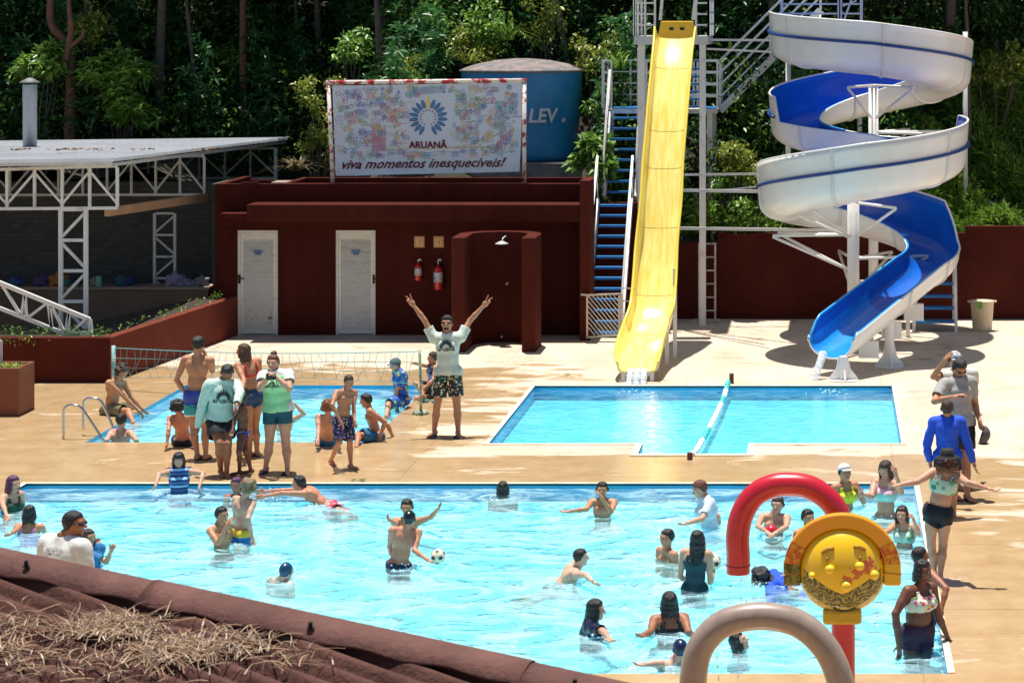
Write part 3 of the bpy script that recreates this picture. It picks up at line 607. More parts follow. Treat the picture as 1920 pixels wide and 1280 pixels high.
# brown planter box
sx_ = sg(780); x1 = (35 - VX) / sx_; y0 = F / sx_; t = thing('planter_box', 'tall square brown planter box at the left edge of the deck', 'planter', (x1 - .35, y0 + .35, 0))
zp = zz_(690, sx_); b = MB(); w_ = .05
b.box((x1 - .75, y0, 0), (x1, y0 + w_, zp)); b.box((x1 - .75, y0 + .70, 0), (x1, y0 + .75, zp)); b.box((x1 - .05, y0 + w_ + .001, 0), (x1, y0 + .699, zp)); b.box((x1 - .75, y0 + w_ + .001, 0), (x1 - .70, y0 + .699, zp)); b.box((x1 - .7, y0 + .051, zp - .1), (x1 - .051, y0 + .699, zp - .05))
b.build('box', mat('planter_brown', (.20, .05, .018), .6, .15, 2), t, bevel=.01)
pb_x, pb_y, pb_z = x1, y0, zp
b = MB(); b.box(((-30 - VX) / (sx_ * .985), F / (sx_ * .985), 0), ((3 - VX) / (sx_ * .985), F / (sx_ * .985) + .05, zz_(648, sx_))); tag(b.build('notice_board', mat('pale_board', (.55, .5, .55), .5)), 'edge of a pale board standing behind the brown planter box', 'board')
# ------------------------------------------------------------------ yellow slide
pts_px = [  # gy-like depth (s), floor centre px x, floor py, half width px
    (94.0, 1268, 72, 34), (94.4, 1266, 92, 33), (95.2, 1262, 130, 32.5), (96.4, 1256, 200, 33), (97.4, 1250.5, 270, 33), (98.3, 1245, 340, 33.5), (99.2, 1240.5, 414, 34), (100.3, 1233, 499, 35),
    (101.6, 1227, 577, 36), (102.6, 1221.5, 610, 36.5), (103.6, 1212, 637, 37), (105.4, 1202, 666, 38), (107.0, 1196.5, 688, 37.5), (108.0, 1195.5, 696, 33)]
def catmull(p, n):
    out = []
    for i in range(len(p) - 1):
        p0, p1, p2, p3 = p[max(i - 1, 0)], p[i], p[i + 1], p[min(i + 2, len(p) - 1)]
        for k in range(n):
            t = k / n; out.append(tuple(.5 * ((2 * b_) + (-a + c) * t + (2 * a - 5 * b_ + 4 * c - d_) * t * t + (-a + 3 * b_ - 3 * c + d_) * t ** 3) for a, b_, c, d_ in zip(p0, p1, p2, p3)))
    out.append(tuple(p[-1])); return out
path = catmull([(P(x, y, s).x, P(x, y, s).y, P(x, y, s).z, hw / s) for s, x, y, hw in pts_px], 6)
ys = thing('straight_water_slide', 'steep straight yellow water slide ending above the splash pool', 'water slide', (path[-1][0], path[-1][1], 0))
def slide_profile(hw, wall, endf=0):
    pr = []
    for k in range(0, 4): pr.append((-hw - .03 * (3 - k) / 3, wall * (1 - k * .22)))
    for k in range(1, 12):
        a = PI * k / 12; pr.append((-hw * math.cos(a) * .99, wall * .34 * (1 - math.sin(a) ** .6)))
    for k in range(3, -1, -1): pr.append((hw + .03 * (3 - k) / 3, wall * (1 - k * .22)))
    return pr
b = MB(); n_p = len(slide_profile(1, 1)); rings = []
N = len(path)
for i, (x, y, z, hw) in enumerate(path):
    q0 = Vector(path[max(i - 1, 0)][:3]); q1 = Vector(path[min(i + 1, N - 1)][:3]); d_ = (q1 - q0).normalized(); r_ = Vector((-d_.y, d_.x, 0)).normalized() * -1
    up = r_.cross(d_).normalized(); up = up if up.z > 0 else -up
    if r_.x < 0: r_ = -r_
    tail = max(0, (i - (N - 12)) / 11); wall = .32 * (1 - .55 * tail ** 1.6); top = i / (N - 1)
    rings.append((Vector((x, y, z)), r_, up, hw, wall))
def ringpts(R, off): 
    c, r_, up, hw, wall = R; return [c + r_ * (u * (1 + off / hw)) + up * (v - off * (1 if v < wall * .5 else 0)) for u, v in slide_profile(hw, wall)]
vs = []; 
for R in rings: vs += ringpts(R, 0)
n1 = len(vs)
for R in rings: vs += ringpts(R, .03)
fs = [(i * n_p + k, i * n_p + k + 1, (i + 1) * n_p + k + 1, (i + 1) * n_p + k) for i in range(N - 1) for k in range(n_p - 1)]
fs2 = [tuple(n1 + v for v in f[::-1]) for f in fs]; edge = []
for i in range(N - 1):
    for k in (0, n_p - 1): edge.append((i * n_p + k, (i + 1) * n_p + k, n1 + (i + 1) * n_p + k, n1 + i * n_p + k))
for i in (0, N - 1):
    for k in range(n_p - 1): edge.append((i * n_p + k, i * n_p + k + 1, n1 + i * n_p + k + 1, n1 + i * n_p + k))
b.add(vs, fs + fs2 + edge); trough = b.build('slide_trough', yellow_gel, ys, True)
b = MB()
for i in (12, 22, 28, 37, 46, 58):                                      # section joints
    R = rings[i]; b.tube([p + Vector((0, 0, 0)) for p in ringpts(R, .001)], .006, 5)
b.build('joint', mat('joint_ochre', (.55, .33, .03), .6), trough)
b = MB()
for sd in (-1, 1):
    b.tube([R[0] + R[1] * sd * (R[3] + .045) + R[2] * (R[4] - .0) for R in rings], .026, 8)
b.build('rim', mat('yellow_rim', (.90, .68, .08), .3, coat=.4), trough, True)
# closed head end with two jets
R = rings[0]; b = MB(); c = R[0]; hd_s = 93.6
hp = [P(x, y, hd_s) for x, y in ((1233, 72), (1239, 40), (1299, 40), (1303, 72))]
b.add([hp[0], hp[1], hp[2], hp[3], hp[3] + Vector((0, .35, 0)), hp[2] + Vector((0, .35, 0)), hp[1] + Vector((0, .35, 0)), hp[0] + Vector((0, .35, 0))], [(0, 3, 2, 1), (1, 2, 5, 6), (0, 1, 6, 7), (3, 4, 5, 2), (4, 7, 6, 5)])
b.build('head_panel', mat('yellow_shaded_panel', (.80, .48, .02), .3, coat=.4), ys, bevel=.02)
b = MB()
for x in (1259, 1279): b.box((P(x - 4, 0, hd_s + .02).x, P(0, 0, hd_s + .02).y - .012, P(0, 57, hd_s).z), (P(x + 4, 0, hd_s).x, P(0, 0, hd_s + .02).y + .05, P(0, 52, hd_s).z))
b.build('water_jet', dark, ys)
b = MB()
for i, sc_ in ((54, 1), (66, 1), (77, .7)):
    R = rings[min(i, N - 1)]
    for sd in (-1, 1):
        p = R[0] + R[1] * sd * R[3] * .8; b.bar((p.x, p.y, 0), (p.x, p.y, p.z), .07)
    b.bar(R[0] - R[1] * R[3] * .9 - R[2] * .05, R[0] + R[1] * R[3] * .9 - R[2] * .05, .06)
R = rings[48]; p = R[0] + R[1] * .36; b.bar((p.x, p.y + .3, 0), (p.x, p.y + .3, p.z + .7), .07)
b.build('slide_support', white_paint, ys)
def water_jet(pts, r, label):
    m = MATS.get('falling_water')
    if not m:
        m = bpy.data.materials.new('falling_water'); m.use_nodes = True; n = m.node_tree.nodes; l = m.node_tree.links; pb = n['Principled BSDF']
        pb.inputs['Base Color'].default_value = (.85, .93, .97, 1); pb.inputs['Roughness'].default_value = .1; pb.inputs['Alpha'].default_value = .55
        no = n.new('ShaderNodeTexNoise'); no.inputs['Scale'].default_value = 16; mp = n.new('ShaderNodeMapping'); mp.inputs['Scale'].default_value = (2.5, 2.5, .5); tc = n.new('ShaderNodeTexCoord')
        l.new(tc.outputs['Object'], mp.inputs[0]); l.new(mp.outputs[0], no.inputs[0]); r_ = n.new('ShaderNodeMapRange'); r_.inputs[1].default_value = .38; r_.inputs[2].default_value = .62; r_.inputs[3].default_value = .15; r_.inputs[4].default_value = .9
        l.new(no.outputs[0], r_.inputs[0]); l.new(r_.outputs[0], pb.inputs['Alpha']); MATS['falling_water'] = m
    b = MB(); rg_ = random.Random(len(label))
    P0 = [Vector(p) for p in pts]
    pts2 = [P0[0].lerp(P0[1], t / 8) if len(P0) == 2 else Vector(catmull([tuple(p) for p in P0], 4)[min(t * (len(P0) - 1) * 4 // 8, (len(P0) - 1) * 4)]) for t in range(9)]
    b.tube(pts2, [r * rg_.uniform(.93, 1.07) for _ in pts2], 14)
    for k in range(26):
        t = .55 + .45 * rg_.random(); p = pts2[min(8, int(t * 9))]; q_ = p + Vector((rg_.gauss(0, r), rg_.gauss(0, r), rg_.gauss(0, r * .6))); b.ell(q_, rg_.uniform(.006, .014), 3)
    o = b.build('falling_water', m, None, True); return tag(o, label, 'water', kind='stuff')
e = rings[-1][0]
for dx in (-.11, .0, .11): water_jet([(e.x + dx, e.y - .02, e.z + .02), (e.x + dx * 1.1, e.y - .22, e.z * .4), (e.x + dx * 1.15, e.y - .33, WZ)], .06, 'water pouring from the yellow slide into the pool')
# ------------------------------------------------------------------ slide tower and stairs
tw_ = thing('slide_tower', 'white steel tower with platforms, railings and blue stair treads beside the yellow slide', 'tower', (P(1260, 600, 92.0).x, P(1260, 600, 92).y, 0))
ST = 91.0; SLD = 86.5
def T(px, py, s=ST): return P(px, py, s)
def post(px, pyt, pyb, s, wd, ground=None, nm='post'):
    a = T(px, pyt, s); zb = ground if ground is not None else T(px, pyb, s).z
    b = MB(); b.bar((a.x, a.y, zb), (a.x, a.y, a.z), wd); return b.build(nm, white_paint, tw_)
post(1203, 68, 0, 91.4, .14, 0); post(1317.5, 68, 0, 91.2, .13, 0); post(1200, 90, 0, 88, .11, 2.2); post(1331, 205, 0, 86.0, .12, 2.2); post(1147, 208, 0, 86.5, .10, 2.2); post(1340, 205, 0, 85.2, .08, 2.2)
b = MB()                                        # top platform
a, c = T(1189, 68, 91.6), T(1328, 84, 91.6); x0, x1 = a.x, c.x; pg = (T(1229, 0, 91.6).x, T(1303, 0, 91.6).x)
b.box((x0, a.y - .05, c.z), (pg[0] - .0, a.y + 1.9, a.z)); b.box((pg[1], a.y - .05, c.z), (x1, a.y + 1.9, a.z)); b.box((pg[0], a.y + .3, c.z), (pg[1], a.y + 1.9, a.z - .02)); b.build('platform', gray_steel, tw_)
def rail(pA, pB, hgt, nbar, wd=.035, n_post=2, name='railing', up=True):
    b = MB(); pA = Vector(pA); pB = Vector(pB)
    for k in range(n_post + 1): p = pA.lerp(pB, k / n_post); b.bar(p, p + Vector((0, 0, hgt)), wd * 1.2)
    for k in range(nbar): z = hgt * (1 - k / nbar); b.bar(pA + Vector((0, 0, z)), pB + Vector((0, 0, z)), wd)
    return b.build(name, white_paint, tw_)
zp_ = a.z
rail((T(1191, 0, 91.6).x, a.y, zp_), (T(1228, 0, 91.6).x, a.y, zp_), 1.35, 6, n_post=2); rail((T(1305, 0, 91.6).x, a.y, zp_), (T(1328, 0, 91.6).x, a.y, zp_), 1.35, 6, n_post=1)
rail((x0, a.y, zp_), (x0, a.y + 1.9, zp_), 1.2, 5); rail((x1, a.y, zp_), (x1, a.y + 1.9, zp_), 1.2, 5)
b = MB(); b.bar(T(1238, 38, 91.2), T(1243, -20, 91.2), .06); b.bar(T(1300, 38, 91.2), T(1307, -20, 91.2), .08); b.build('grab_frame', white_paint, tw_)
# mid landing
l0, l1 = T(1130, 203, SLD), T(1345, 213, SLD); b = MB(); b.box((l0.x, l0.y, l1.z), (l1.x, l0.y + 1.3, l0.z - .02)); b.build('landing', gray_steel, tw_)
b = MB(); b.box((T(1148, 0, SLD).x, l0.y + .02, l0.z - .018), (T(1200, 0, SLD).x, l0.y + 1.2, l0.z + .012)); b.build('landing_deck', blue_tread, tw_); b = MB(); b.box((T(1318, 0, SLD).x, l0.y + .02, l0.z - .018), (l1.x - .02, l0.y + 1.2, l0.z + .012)); b.build('landing_deck', blue_tread, tw_)
h_ = (203 - 115) / SLD
rail((l0.x, l0.y + 1.25, l0.z), (l1.x, l0.y + 1.25, l0.z), h_, 4, n_post=5); rail((l0.x, l0.y, l0.z), (l0.x, l0.y + 1.2, l0.z), h_, 4, n_post=1)
rail((T(1212, 0, SLD).x, l0.y, l0.z), (l1.x, l0.y, l0.z), h_, 4, n_post=3)
rail((l0.x + .02, l0.y + .05, l0.z), (T(1146, 0, SLD).x, l0.y + .05, l0.z), h_, 4, n_post=1)
# lower stair in two flights
def flight(pxb, pyb, sb, pxt, pyt, s_t, hwb, n, rail_h=.95, first=0, ns='stair_stringer', wd=.05, dp=.2, hand=True):
    A_ = P(pxb, pyb, sb); B_ = P(pxt, pyt, s_t); hw = hwb / sb
    for sd in (-1, 1):
        b = MB(); o = Vector((sd * hw, 0, 0)); b.bar(A_ + o, B_ + o, wd, dp); b.build(ns, white_paint, tw_)
        if hand:
            b = MB(); u = Vector((sd * (hw + .02), 0, rail_h)); b.tube([A_ + Vector((sd * (hw + .02), 0, 0)), A_ + u, B_ + u, B_ + Vector((sd * (hw + .02), 0, 0))], .026, 8); b.build('handrail', white_paint, tw_, True)
    for k in range(first, n):
        c = A_.lerp(B_, (k + .6) / n); b = MB(); b.box((c.x - hw + .03, c.y - .11, c.z - .022), (c.x + hw - .03, c.y + .11, c.z + .022)); b.build('stair_tread', blue_tread, tw_)
flight(1132, 636, 95.0, 1153, 378, 89.8, 33, 13)
flight(1163, 372, 88.8, 1173, 214, 86.6, 29, 8)
# gate
gs = 96.0; b = MB(); gA = lambda x, y: P(x, y, gs)
for p_, q_ in (((1101, 553), (1101, 634)), ((1165, 551), (1165, 630)), ((1101, 553), (1165, 551)), ((1101, 632), (1165, 628)), ((1161, 551), (1161, 628)), ((1089, 552), (1101, 553))): b.bar(gA(*p_), gA(*q_), .035)
for k in range(-7, 11):
    x0 = 1103 + k * 8; pA = [x0, 554]; pB = [x0 + 60, 628]
    if pA[0] < 1103: t = (1103 - pA[0]) / 60; pA = [1103, 554 + 74 * t]
    if pB[0] > 1159: t = (1159 - x0) / 60; pB = [1159, 554 + 74 * t]
    if pB[0] - pA[0] > 6: b.bar(gA(*pA) + Vector((0, -.01, 0)), gA(*pB) + Vector((0, -.01, 0)), .018)
tag(b.build('stair_gate', mat('gate_paint', (.74, .66, .55), .5, .3, 5)), 'small cream lattice gate closing the foot of the blue stair', 'gate')
b = MB()
for k, y in enumerate((540, 564, 588, 611)): b.bar(P(1167, y, 95.5), P(1200, y + 2, 97), .02)
b.build('side_bar', white_paint, tw_)
# diagonal flight up to the right, and small flight to the yellow platform
A_ = P(1350, 208, 85.0); B_ = P(1480, 78, 85.0)
B_ = A_ + (B_ - A_) * 1.45
for dy in (0, 1.0):
    b = MB(); o = Vector((0, dy, 0)); b.bar(A_ + o, B_ + o, .06, .16); b.build('stair_stringer', white_paint, tw_)
    b = MB()
    for k in range(4): u = Vector((-.02, dy, .28 + k * .27)); b.bar(A_ + u, B_ + u, .035)
    for t in (0, .5, 1): b.bar(A_.lerp(B_, t) + o, A_.lerp(B_, t) + o + Vector((0, 0, 1.1)), .045)
    b.build('railing', white_paint, tw_)
for k in range(11):
    c = A_.lerp(B_, (k + .5) / 11); b = MB(); b.box((c.x - .16, c.y + .03, c.z + .02), (c.x + .12, c.y + .97, c.z + .06)); b.build('stair_tread', blue_tread, tw_)
A2 = P(1298, 200, 86.8); B2 = P(1298, 100, 88.8)
for k in range(7):
    c = A2.lerp(B2, k / 7); b = MB(); b.box((c.x - .38, c.y - .12, c.z - .02), (c.x + .22, c.y + .12, c.z + .02)); b.build('stair_tread', blue_tread, tw_)
for x in (1262, 1313):
    b = MB(); b.bar(P(x, 208, 86.8), P(x, 88, 89), .04, .15); b.build('stair_stringer', white_paint, tw_)
# long tie bars to the spiral slide
TB = MB()
class _T:
    def bar(s, *a):
        b = MB(); b.bar(*a); b.build('tie_bar', white_paint, tw_)
b = _T()
b.bar(P(1270, 328, 92), P(1425, 326, 97), .045); b.bar(P(1270, 357, 92), P(1420, 359, 96), .06); b.bar(P(1320, 360, 90), P(1420, 350, 92), .035); b.bar(P(1270, 428, 92), P(1590, 432, 98), .06); b.bar(P(1325, 75, 90), P(1450, 76, 90), .045); b.bar(P(1325, 92, 90), P(1452, 98, 90), .04)
# upper platform frame above the spiral
b = MB(); sU = 88.0
u_ = lambda x, y, s=sU: P(x, y, s)
b.box((u_(1462, 0).x, u_(0, 0).y, u_(0, 60).z), (u_(1618, 0).x, u_(0, 0).y + 2.2, u_(0, 52).z)); b.build('platform', gray_steel, tw_)
for x in (1466, 1573, 1576, 1615):
    b = MB(); p = u_(x, 60); b.bar((p.x, p.y, p.z), (p.x, p.y, p.z + 1.3), .06); b.build('post', white_paint, tw_)
b = MB()
for y in (8, 26, -12): b.bar(u_(1462, y), u_(1618, y), .035)
b.bar(u_(1582, 40), u_(1600, -10), .04); b.bar(u_(1580, 12), u_(1606, 2), .03); b.build('railing', white_paint, tw_)
for x, y, s in ((1478, 56, 88.2), (1810, 60, 86.0), (1612, 56, 86.0)):
    p = P(x, y, s); b = MB(); b.tube([(p.x, p.y, 1.5 if s < 87 else 0), (p.x, p.y, p.z)], .055); b.build('post', white_paint, tw_, True)
# ladder
ls = sg(603); b = MB()
for x in (1311, 1341): b.bar(P(x, 455, ls), P(x, 601, ls), .04)
for y in range(455, 600, 25): b.bar(P(1311, y + 2, ls), P(1341, y + 2, ls), .028)
b.bar(P(1302, 600, ls), P(1350, 600, ls), .05); 
for x in (1304, 1349): c = P(x, 603, ls); b.tube([c + Vector((0, -.05, 0)), c + Vector((0, .05, 0))], .035, 10)
tag(b.build('ladder', mat('ladder_paint', (.6, .52, .47), .5, .4, 8)), 'narrow upright metal ladder against the dark red garden wall', 'ladder')
# ------------------------------------------------------------------ spiral slide
CA = Vector((P(1633, 0, 92.8).x, F / 92.8, 0)); RC = 1.53
RB = 1.40; CB = Vector((P(1612, 0, 99.3).x, CA.y - RC - RB, 0))
pathS = []                                       # (x,y,floor z,left wall,right wall)
def addp(x, y, z, hl, hr): pathS.append((x, y, z, hl, hr))
def lerp(a, b_, t): return a + (b_ - a) * t
sx0 = CA.x - RC
for k in range(12): t = k / 12; addp(sx0, CA.y + 3.2 - 3.2 * t, lerp(5.95, 5.42, t), .45, .45 + .55 * t)
keyA = [(0, 5.44), (90, 5.22), (180, 4.80), (270, 4.30), (360, 3.80), (450, 3.52)]
def zk(keys, a):
    for (a0, z0), (a1, z1) in zip(keys, keys[1:]):
        if a <= a1: return lerp(z0, z1, (a - a0) / (a1 - a0))
    return keys[-1][1]
for k in range(1, 91):                          # loop A counter-clockwise from the left, 0..450 deg
    a = k * 5; th = PI + math.radians(a)
    tt = max(0, (a - 390) / 60); cx_ = lerp(CA.x, CA.x, tt)
    hl = .46; hr = 1.0 if a < 382 else .52
    addp(CA.x + RC * math.cos(th), CA.y + RC * math.sin(th), zk(keyA, a), hl, hr)
off = CB.x - CA.x
keyB = [(0, 3.52), (90, 3.34), (180, 2.98), (270, 2.50), (360, 2.08), (450, 1.55), (490, 1.28)]
for k in range(1, 98):                          # loop B clockwise from the back
    a = k * 5; th = PI / 2 - math.radians(a); f = min(1, a / 40)
    hl = (.46 if a < 62 else 1.04) if a < 420 else lerp(1.04, .44, min(1, (a - 420) / 22)); hr = lerp(.52, .42, f)
    if a > 440: hr = lerp(.42, .55, (a - 440) / 50)
    z = zk(keyB, a)
    x = CA.x + off * min(1, a / 180) + RB * math.cos(th); y = CB.y + RB * math.sin(th)
    if a <= 485: addp(x, y, z, hl, hr)
lx, ly = pathS[-1][0], pathS[-1][1]; ex = P(1557, 0, 107.2).x; ey = F / 106.6; ez = .34; lz = pathS[-1][2]
for k in range(1, 25):
    t = k / 24; tt = max(0, (t - .80) / .20); addp(lerp(lx, ex, t), lerp(ly, ey, t), lerp(lz, ez, min(1, t * 1.06)) , lerp(.44, .44, t) * (1 - .9 * max(0, (t - .97) / .03) * .3), lerp(.55, .60, t) * (1 - .55 * max(0, (t - .90) / .10)))
ss = thing('spiral_water_slide', 'white and blue spiral water slide ending in a blue chute over the splash pool', 'water slide', (CB.x, CB.y, 0))
HW = .46
def profS(hl, hr, o=0.0):
    pr = []
    w = HW + o
    for k in range(6): pr.append((-w - .05 * (hl * (1 - k / 6)) , .36 + (hl - .36) * (1 - k / 6)))
    for k in range(0, 17):
        a = PI * k / 16; pr.append((-w * math.cos(a), .36 - (.36 + o) * math.sin(a) ** .8))
    for k in range(1, 7): pr.append((w + .05 * hr * k / 6, .36 + (hr - .36) * k / 6))
    return pr
NS = len(pathS); frames = []
for i, (x, y, z, hl, hr) in enumerate(pathS):
    a = pathS[max(i - 1, 0)]; c = pathS[min(i + 1, NS - 1)]; d_ = Vector((c[0] - a[0], c[1] - a[1], 0)).normalized(); frames.append((Vector((x, y, z)), Vector((d_.y, -d_.x, 0)), hl, hr))
def ringS(fr, o=0.0): c, r, hl, hr = fr; return [c + r * u + Vector((0, 0, v)) for u, v in profS(hl, hr, o)]
vs = []; npf = len(profS(1, 1))
for fr in frames: vs += ringS(fr)
n1 = len(vs)
for fr in frames: vs += ringS(fr, .03)
b = MB(); fi = [(i * npf + k, i * npf + k + 1, (i + 1) * npf + k + 1, (i + 1) * npf + k) for i in range(NS - 1) for k in range(npf - 1)]
fo = [tuple(n1 + v for v in f[::-1]) for f in fi]; ed = []
for i in range(NS - 1):
    for k in (0, npf - 1): ed.append((i * npf + k, (i + 1) * npf + k, n1 + (i + 1) * npf + k, n1 + i * npf + k))
for i in (0, NS - 1):
    for k in range(npf - 1): ed.append((i * npf + k, i * npf + k + 1, n1 + i * npf + k + 1, n1 + i * npf + k))
nch = NS - 13
mi = [2 if i >= nch and False else (2 if (i >= nch - 3 and 6 <= k <= 21) else 0) for i in range(NS - 1) for k in range(npf - 1)]
b.add(vs, []); b.f = fi + fo + ed; b.m = mi + [1] * len(fo) + [1] * len(ed)
tro = b.build('spiral_trough', [blue_gel, white_gel, cyan_gel], ss, True)
# stripe flange on the outer wall
b = MB()
def side_pt(fr, sd, frac_down, o=.05):
    c, r, hl, hr = fr; h = hr if sd > 0 else hl; v = h - frac_down; return c + r * sd * (HW + o + .05 * v) + Vector((0, 0, v))
b.tube([side_pt(fr, 1, fr[3] - .60) for fr in frames[11:88]], .03, 8); b.tube([side_pt(fr, -1, fr[2] - .60) for fr in frames[114:187]], .03, 8)
b.build('stripe', mat('navy_stripe', (.008, .05, .22), .35), tro, True)
b = MB(); b.tube([side_pt(fr, 1, .0, .012) for fr in frames], .022, 8, 0); b.tube([side_pt(fr, -1, .0, .012) for fr in frames], .022, 8, 0); rimo = b.build('rim', white_gel, tro, True)
b = MB(); b.tube([side_pt(fr, -1, -.012, .0) for fr in frames[12:96]], .02, 6); b.tube([side_pt(fr, 1, -.012, .0) for fr in frames[98:]], .022, 6); b.tube([side_pt(fr, -1, -.012, .0) for fr in frames[200:]], .024, 6); b.tube([side_pt(fr, 1, -.012, 0) for fr in frames[200:]], .026, 6); b.build('blue_rim', blue_gel2, tro, True)
for i in [18, 30, 42, 54, 68, 80, 92, 112, 126, 140, 154, 168, 182, 197, 207]:
    b = MB(); i = min(i, NS - 2); r1 = ringS(frames[i], .055); r2 = ringS(frames[i + 1], .055); dd = (frames[i + 1][0] - frames[i][0]).normalized() * .05
    r2 = [p + dd for p in r1]; r0 = ringS(frames[i], .02)
    m_ = len(r1); b.add(r0 + r1 + r2 + [p + dd for p in r0], [(k, k + 1, m_ + k + 1, m_ + k) for k in range(m_ - 1)] + [(m_ + k, m_ + k + 1, 2 * m_ + k + 1, 2 * m_ + k) for k in range(m_ - 1)] + [(2 * m_ + k, 2 * m_ + k + 1, 3 * m_ + k + 1, 3 * m_ + k) for k in range(m_ - 1)])
    b.build('joint_flange', mat('flange_white', (.70, .69, .66), .4), tro, True)
# pillars
def pillar(c, r, top, z0=0, flare=False, nm='pillar'):
    b = MB(); b.tube([(c.x, c.y, z0 + .0), (c.x, c.y, top)], r, 20); b.build(nm, white_gel, ss, True)
pillar(CA + Vector((.05, 0, 0)), .10, 4.9); pillar(CB + Vector((-.12, 0, 0)), .115, 3.55)
def braces(c, z, targets, r=.028):
    b = MB()
    for ang in targets:
        a = math.radians(ang); p = c + Vector((math.cos(a) * (RC + .0), math.sin(a) * (RC + .0), 0)); b.tube([(c.x, c.y, z), (p.x, p.y, z)], r, 8); b.tube([(c.x, c.y, z - .7), (p.x, p.y, z - .02)], r, 8)
    b.build('brace', white_gel, ss, True)
braces(CA + Vector((.05, 0, 0)), 4.95, [250, 300]); braces(CA + Vector((.05, 0, 0)), 4.0, [20, 60, 330]); braces(CB + Vector((-.12, 0, 0)), 2.82, [200, 240, 300]); braces(CB + Vector((-.12, 0, 0)), 2.2, [160, 185]); braces(CB + Vector((-.12, 0, 0)), 1.75, [60, 100, 20]); braces(CB + Vector((-.12, 0, 0)), 1.32, [-10, 10])
def flare_post(px, gy, top_z, r):
    c = G(px, gy); b = MB(); b.tube([(c.x, c.y, 0), (c.x, c.y, top_z)], r, 16)
    for k in range(4):
        a = k * PI / 2 + .15; u = Vector((math.cos(a), math.sin(a), 0)); n_ = Vector((-u.y, u.x, 0)) * .012
        pl = [c + u * r * .8, c + u * .25, c + u * .25 + Vector((0, 0, .05)), c + u * .13 + Vector((0, 0, .2)), c + u * (r + .005) + Vector((0, 0, .42))]
        b.add([p + n_ for p in pl] + [p - n_ for p in pl], [(0, 1, 2, 3, 4), (9, 8, 7, 6, 5)] + [(i, (i + 1) % 5, 5 + (i + 1) % 5, 5 + i) for i in range(5)])
    b.lathe(c, [(0, 0), (.27, 0), (.27, .02), (0, .02)], 20); b.build('flared_foot_post', white_gel, ss)
flare_post(1581, 713, .42, .075); flare_post(1668, 687, .82, .085); flare_post(1626, 657, .7, .08)
b = MB(); q0 = G(1705, 632); b.bar((q0.x - .03, q0.y, 0), (q0.x - .03, q0.y, .65), .08); q1 = G(1722, 622); b.bar((q1.x - .25, q1.y, .33), (q1.x, q1.y, .33), .05); b.build('brace', white_gel, ss)
# stepped support plates under the chute
for f_ in (NS - 21, NS - 15, NS - 9):
    b = MB(); fr = frames[f_]; z_ = fr[0].z; b.box((fr[0].x - .06, fr[0].y - .08, max(.02, z_ - .40)), (fr[0].x + .30, fr[0].y + .08, z_ - .10)); b.build('chute_bracket', white_gel, ss)
# chute outflow
fe = frames[-1][0]; water_jet([(fe.x - .12, fe.y - .1, fe.z + .1), (fe.x - .22, fe.y - .3, fe.z * .55), (fe.x - .3, fe.y - .42, WZ)], .07, 'water pouring from the blue chute into the pool')
# small blue step unit under the spiral
st = thing('blue_steps', 'short white framed stair with blue treads standing under the spiral slide', 'steps', (G(1755, 618)))
sS = sg(622); b = MB()
for x in (1713, 1793):
    b.bar(P(x, 622, sS), P(x + (6 if x < 1750 else -2), 535, sS), .06); b.bar(P(x, 612, sS) + Vector((0, .9, 0)), P(x, 470, sS) + Vector((0, .9, 0)), .06); b.bar(P(x, 610, sS), P(x + 3, 500, sS) + Vector((0, .9, 0)), .05, .12)
b.build('frame', white_paint, st)
for i, (y, dy) in enumerate(((604, .15), (580, .32), (560, .5), (538, .7), (518, .88))):
    b = MB(); p, q_ = P(1716, y, sS), P(1790, y, sS); b.box((p.x, p.y + dy - .12, p.z - .03), (q_.x, p.y + dy + .14, p.z + .02)); b.build('stair_tread', blue_tread, st)
# trash bin
sB_ = sg(622); c = P(1843, 622, sB_); b = MB(); t = thing('trash_bin', 'cream plastic trash bin with a green liner before the red garden wall', 'bin', (c.x, c.y + .2, 0))
hb = (622 - 566) / sB_
b.lathe((c.x, c.y + .22, 0), [(0, 0), (.185, 0), (.195, .02), (.235, hb - .03), (.255, hb - .02), (.255, hb), (.225, hb), (.185, .1), (0, .08)], 32); b.build('bin_body', mat('cream_plastic', (.62, .52, .36), .5, .15, 4), t, True)
b = MB(); b.box((c.x - .29, c.y + .15, hb - .03), (c.x - .25, c.y + .29, hb)); b.box((c.x + .25, c.y + .15, hb - .03), (c.x + .29, c.y + .29, hb)); b.build('bin_handle', MATS['cream_plastic'], t)
b = MB(); b.add([(c.x - .12, c.y - .035, hb + .005), (c.x - .01, c.y - .045, hb + .005), (c.x - .02, c.y - .035, hb - .14), (c.x - .1, c.y - .03, hb - .13)], [(0, 1, 2, 3)]); b.add([(c.x - .12, c.y - .03, hb + .006), (c.x - .01, c.y - .04, hb + .006), (c.x - .02, c.y + .04, hb + .006), (c.x - .11, c.y + .05, hb + .006)], [(0, 1, 2, 3)]); b.build('liner', mat('green_liner', (.10, .34, .03), .4), t)
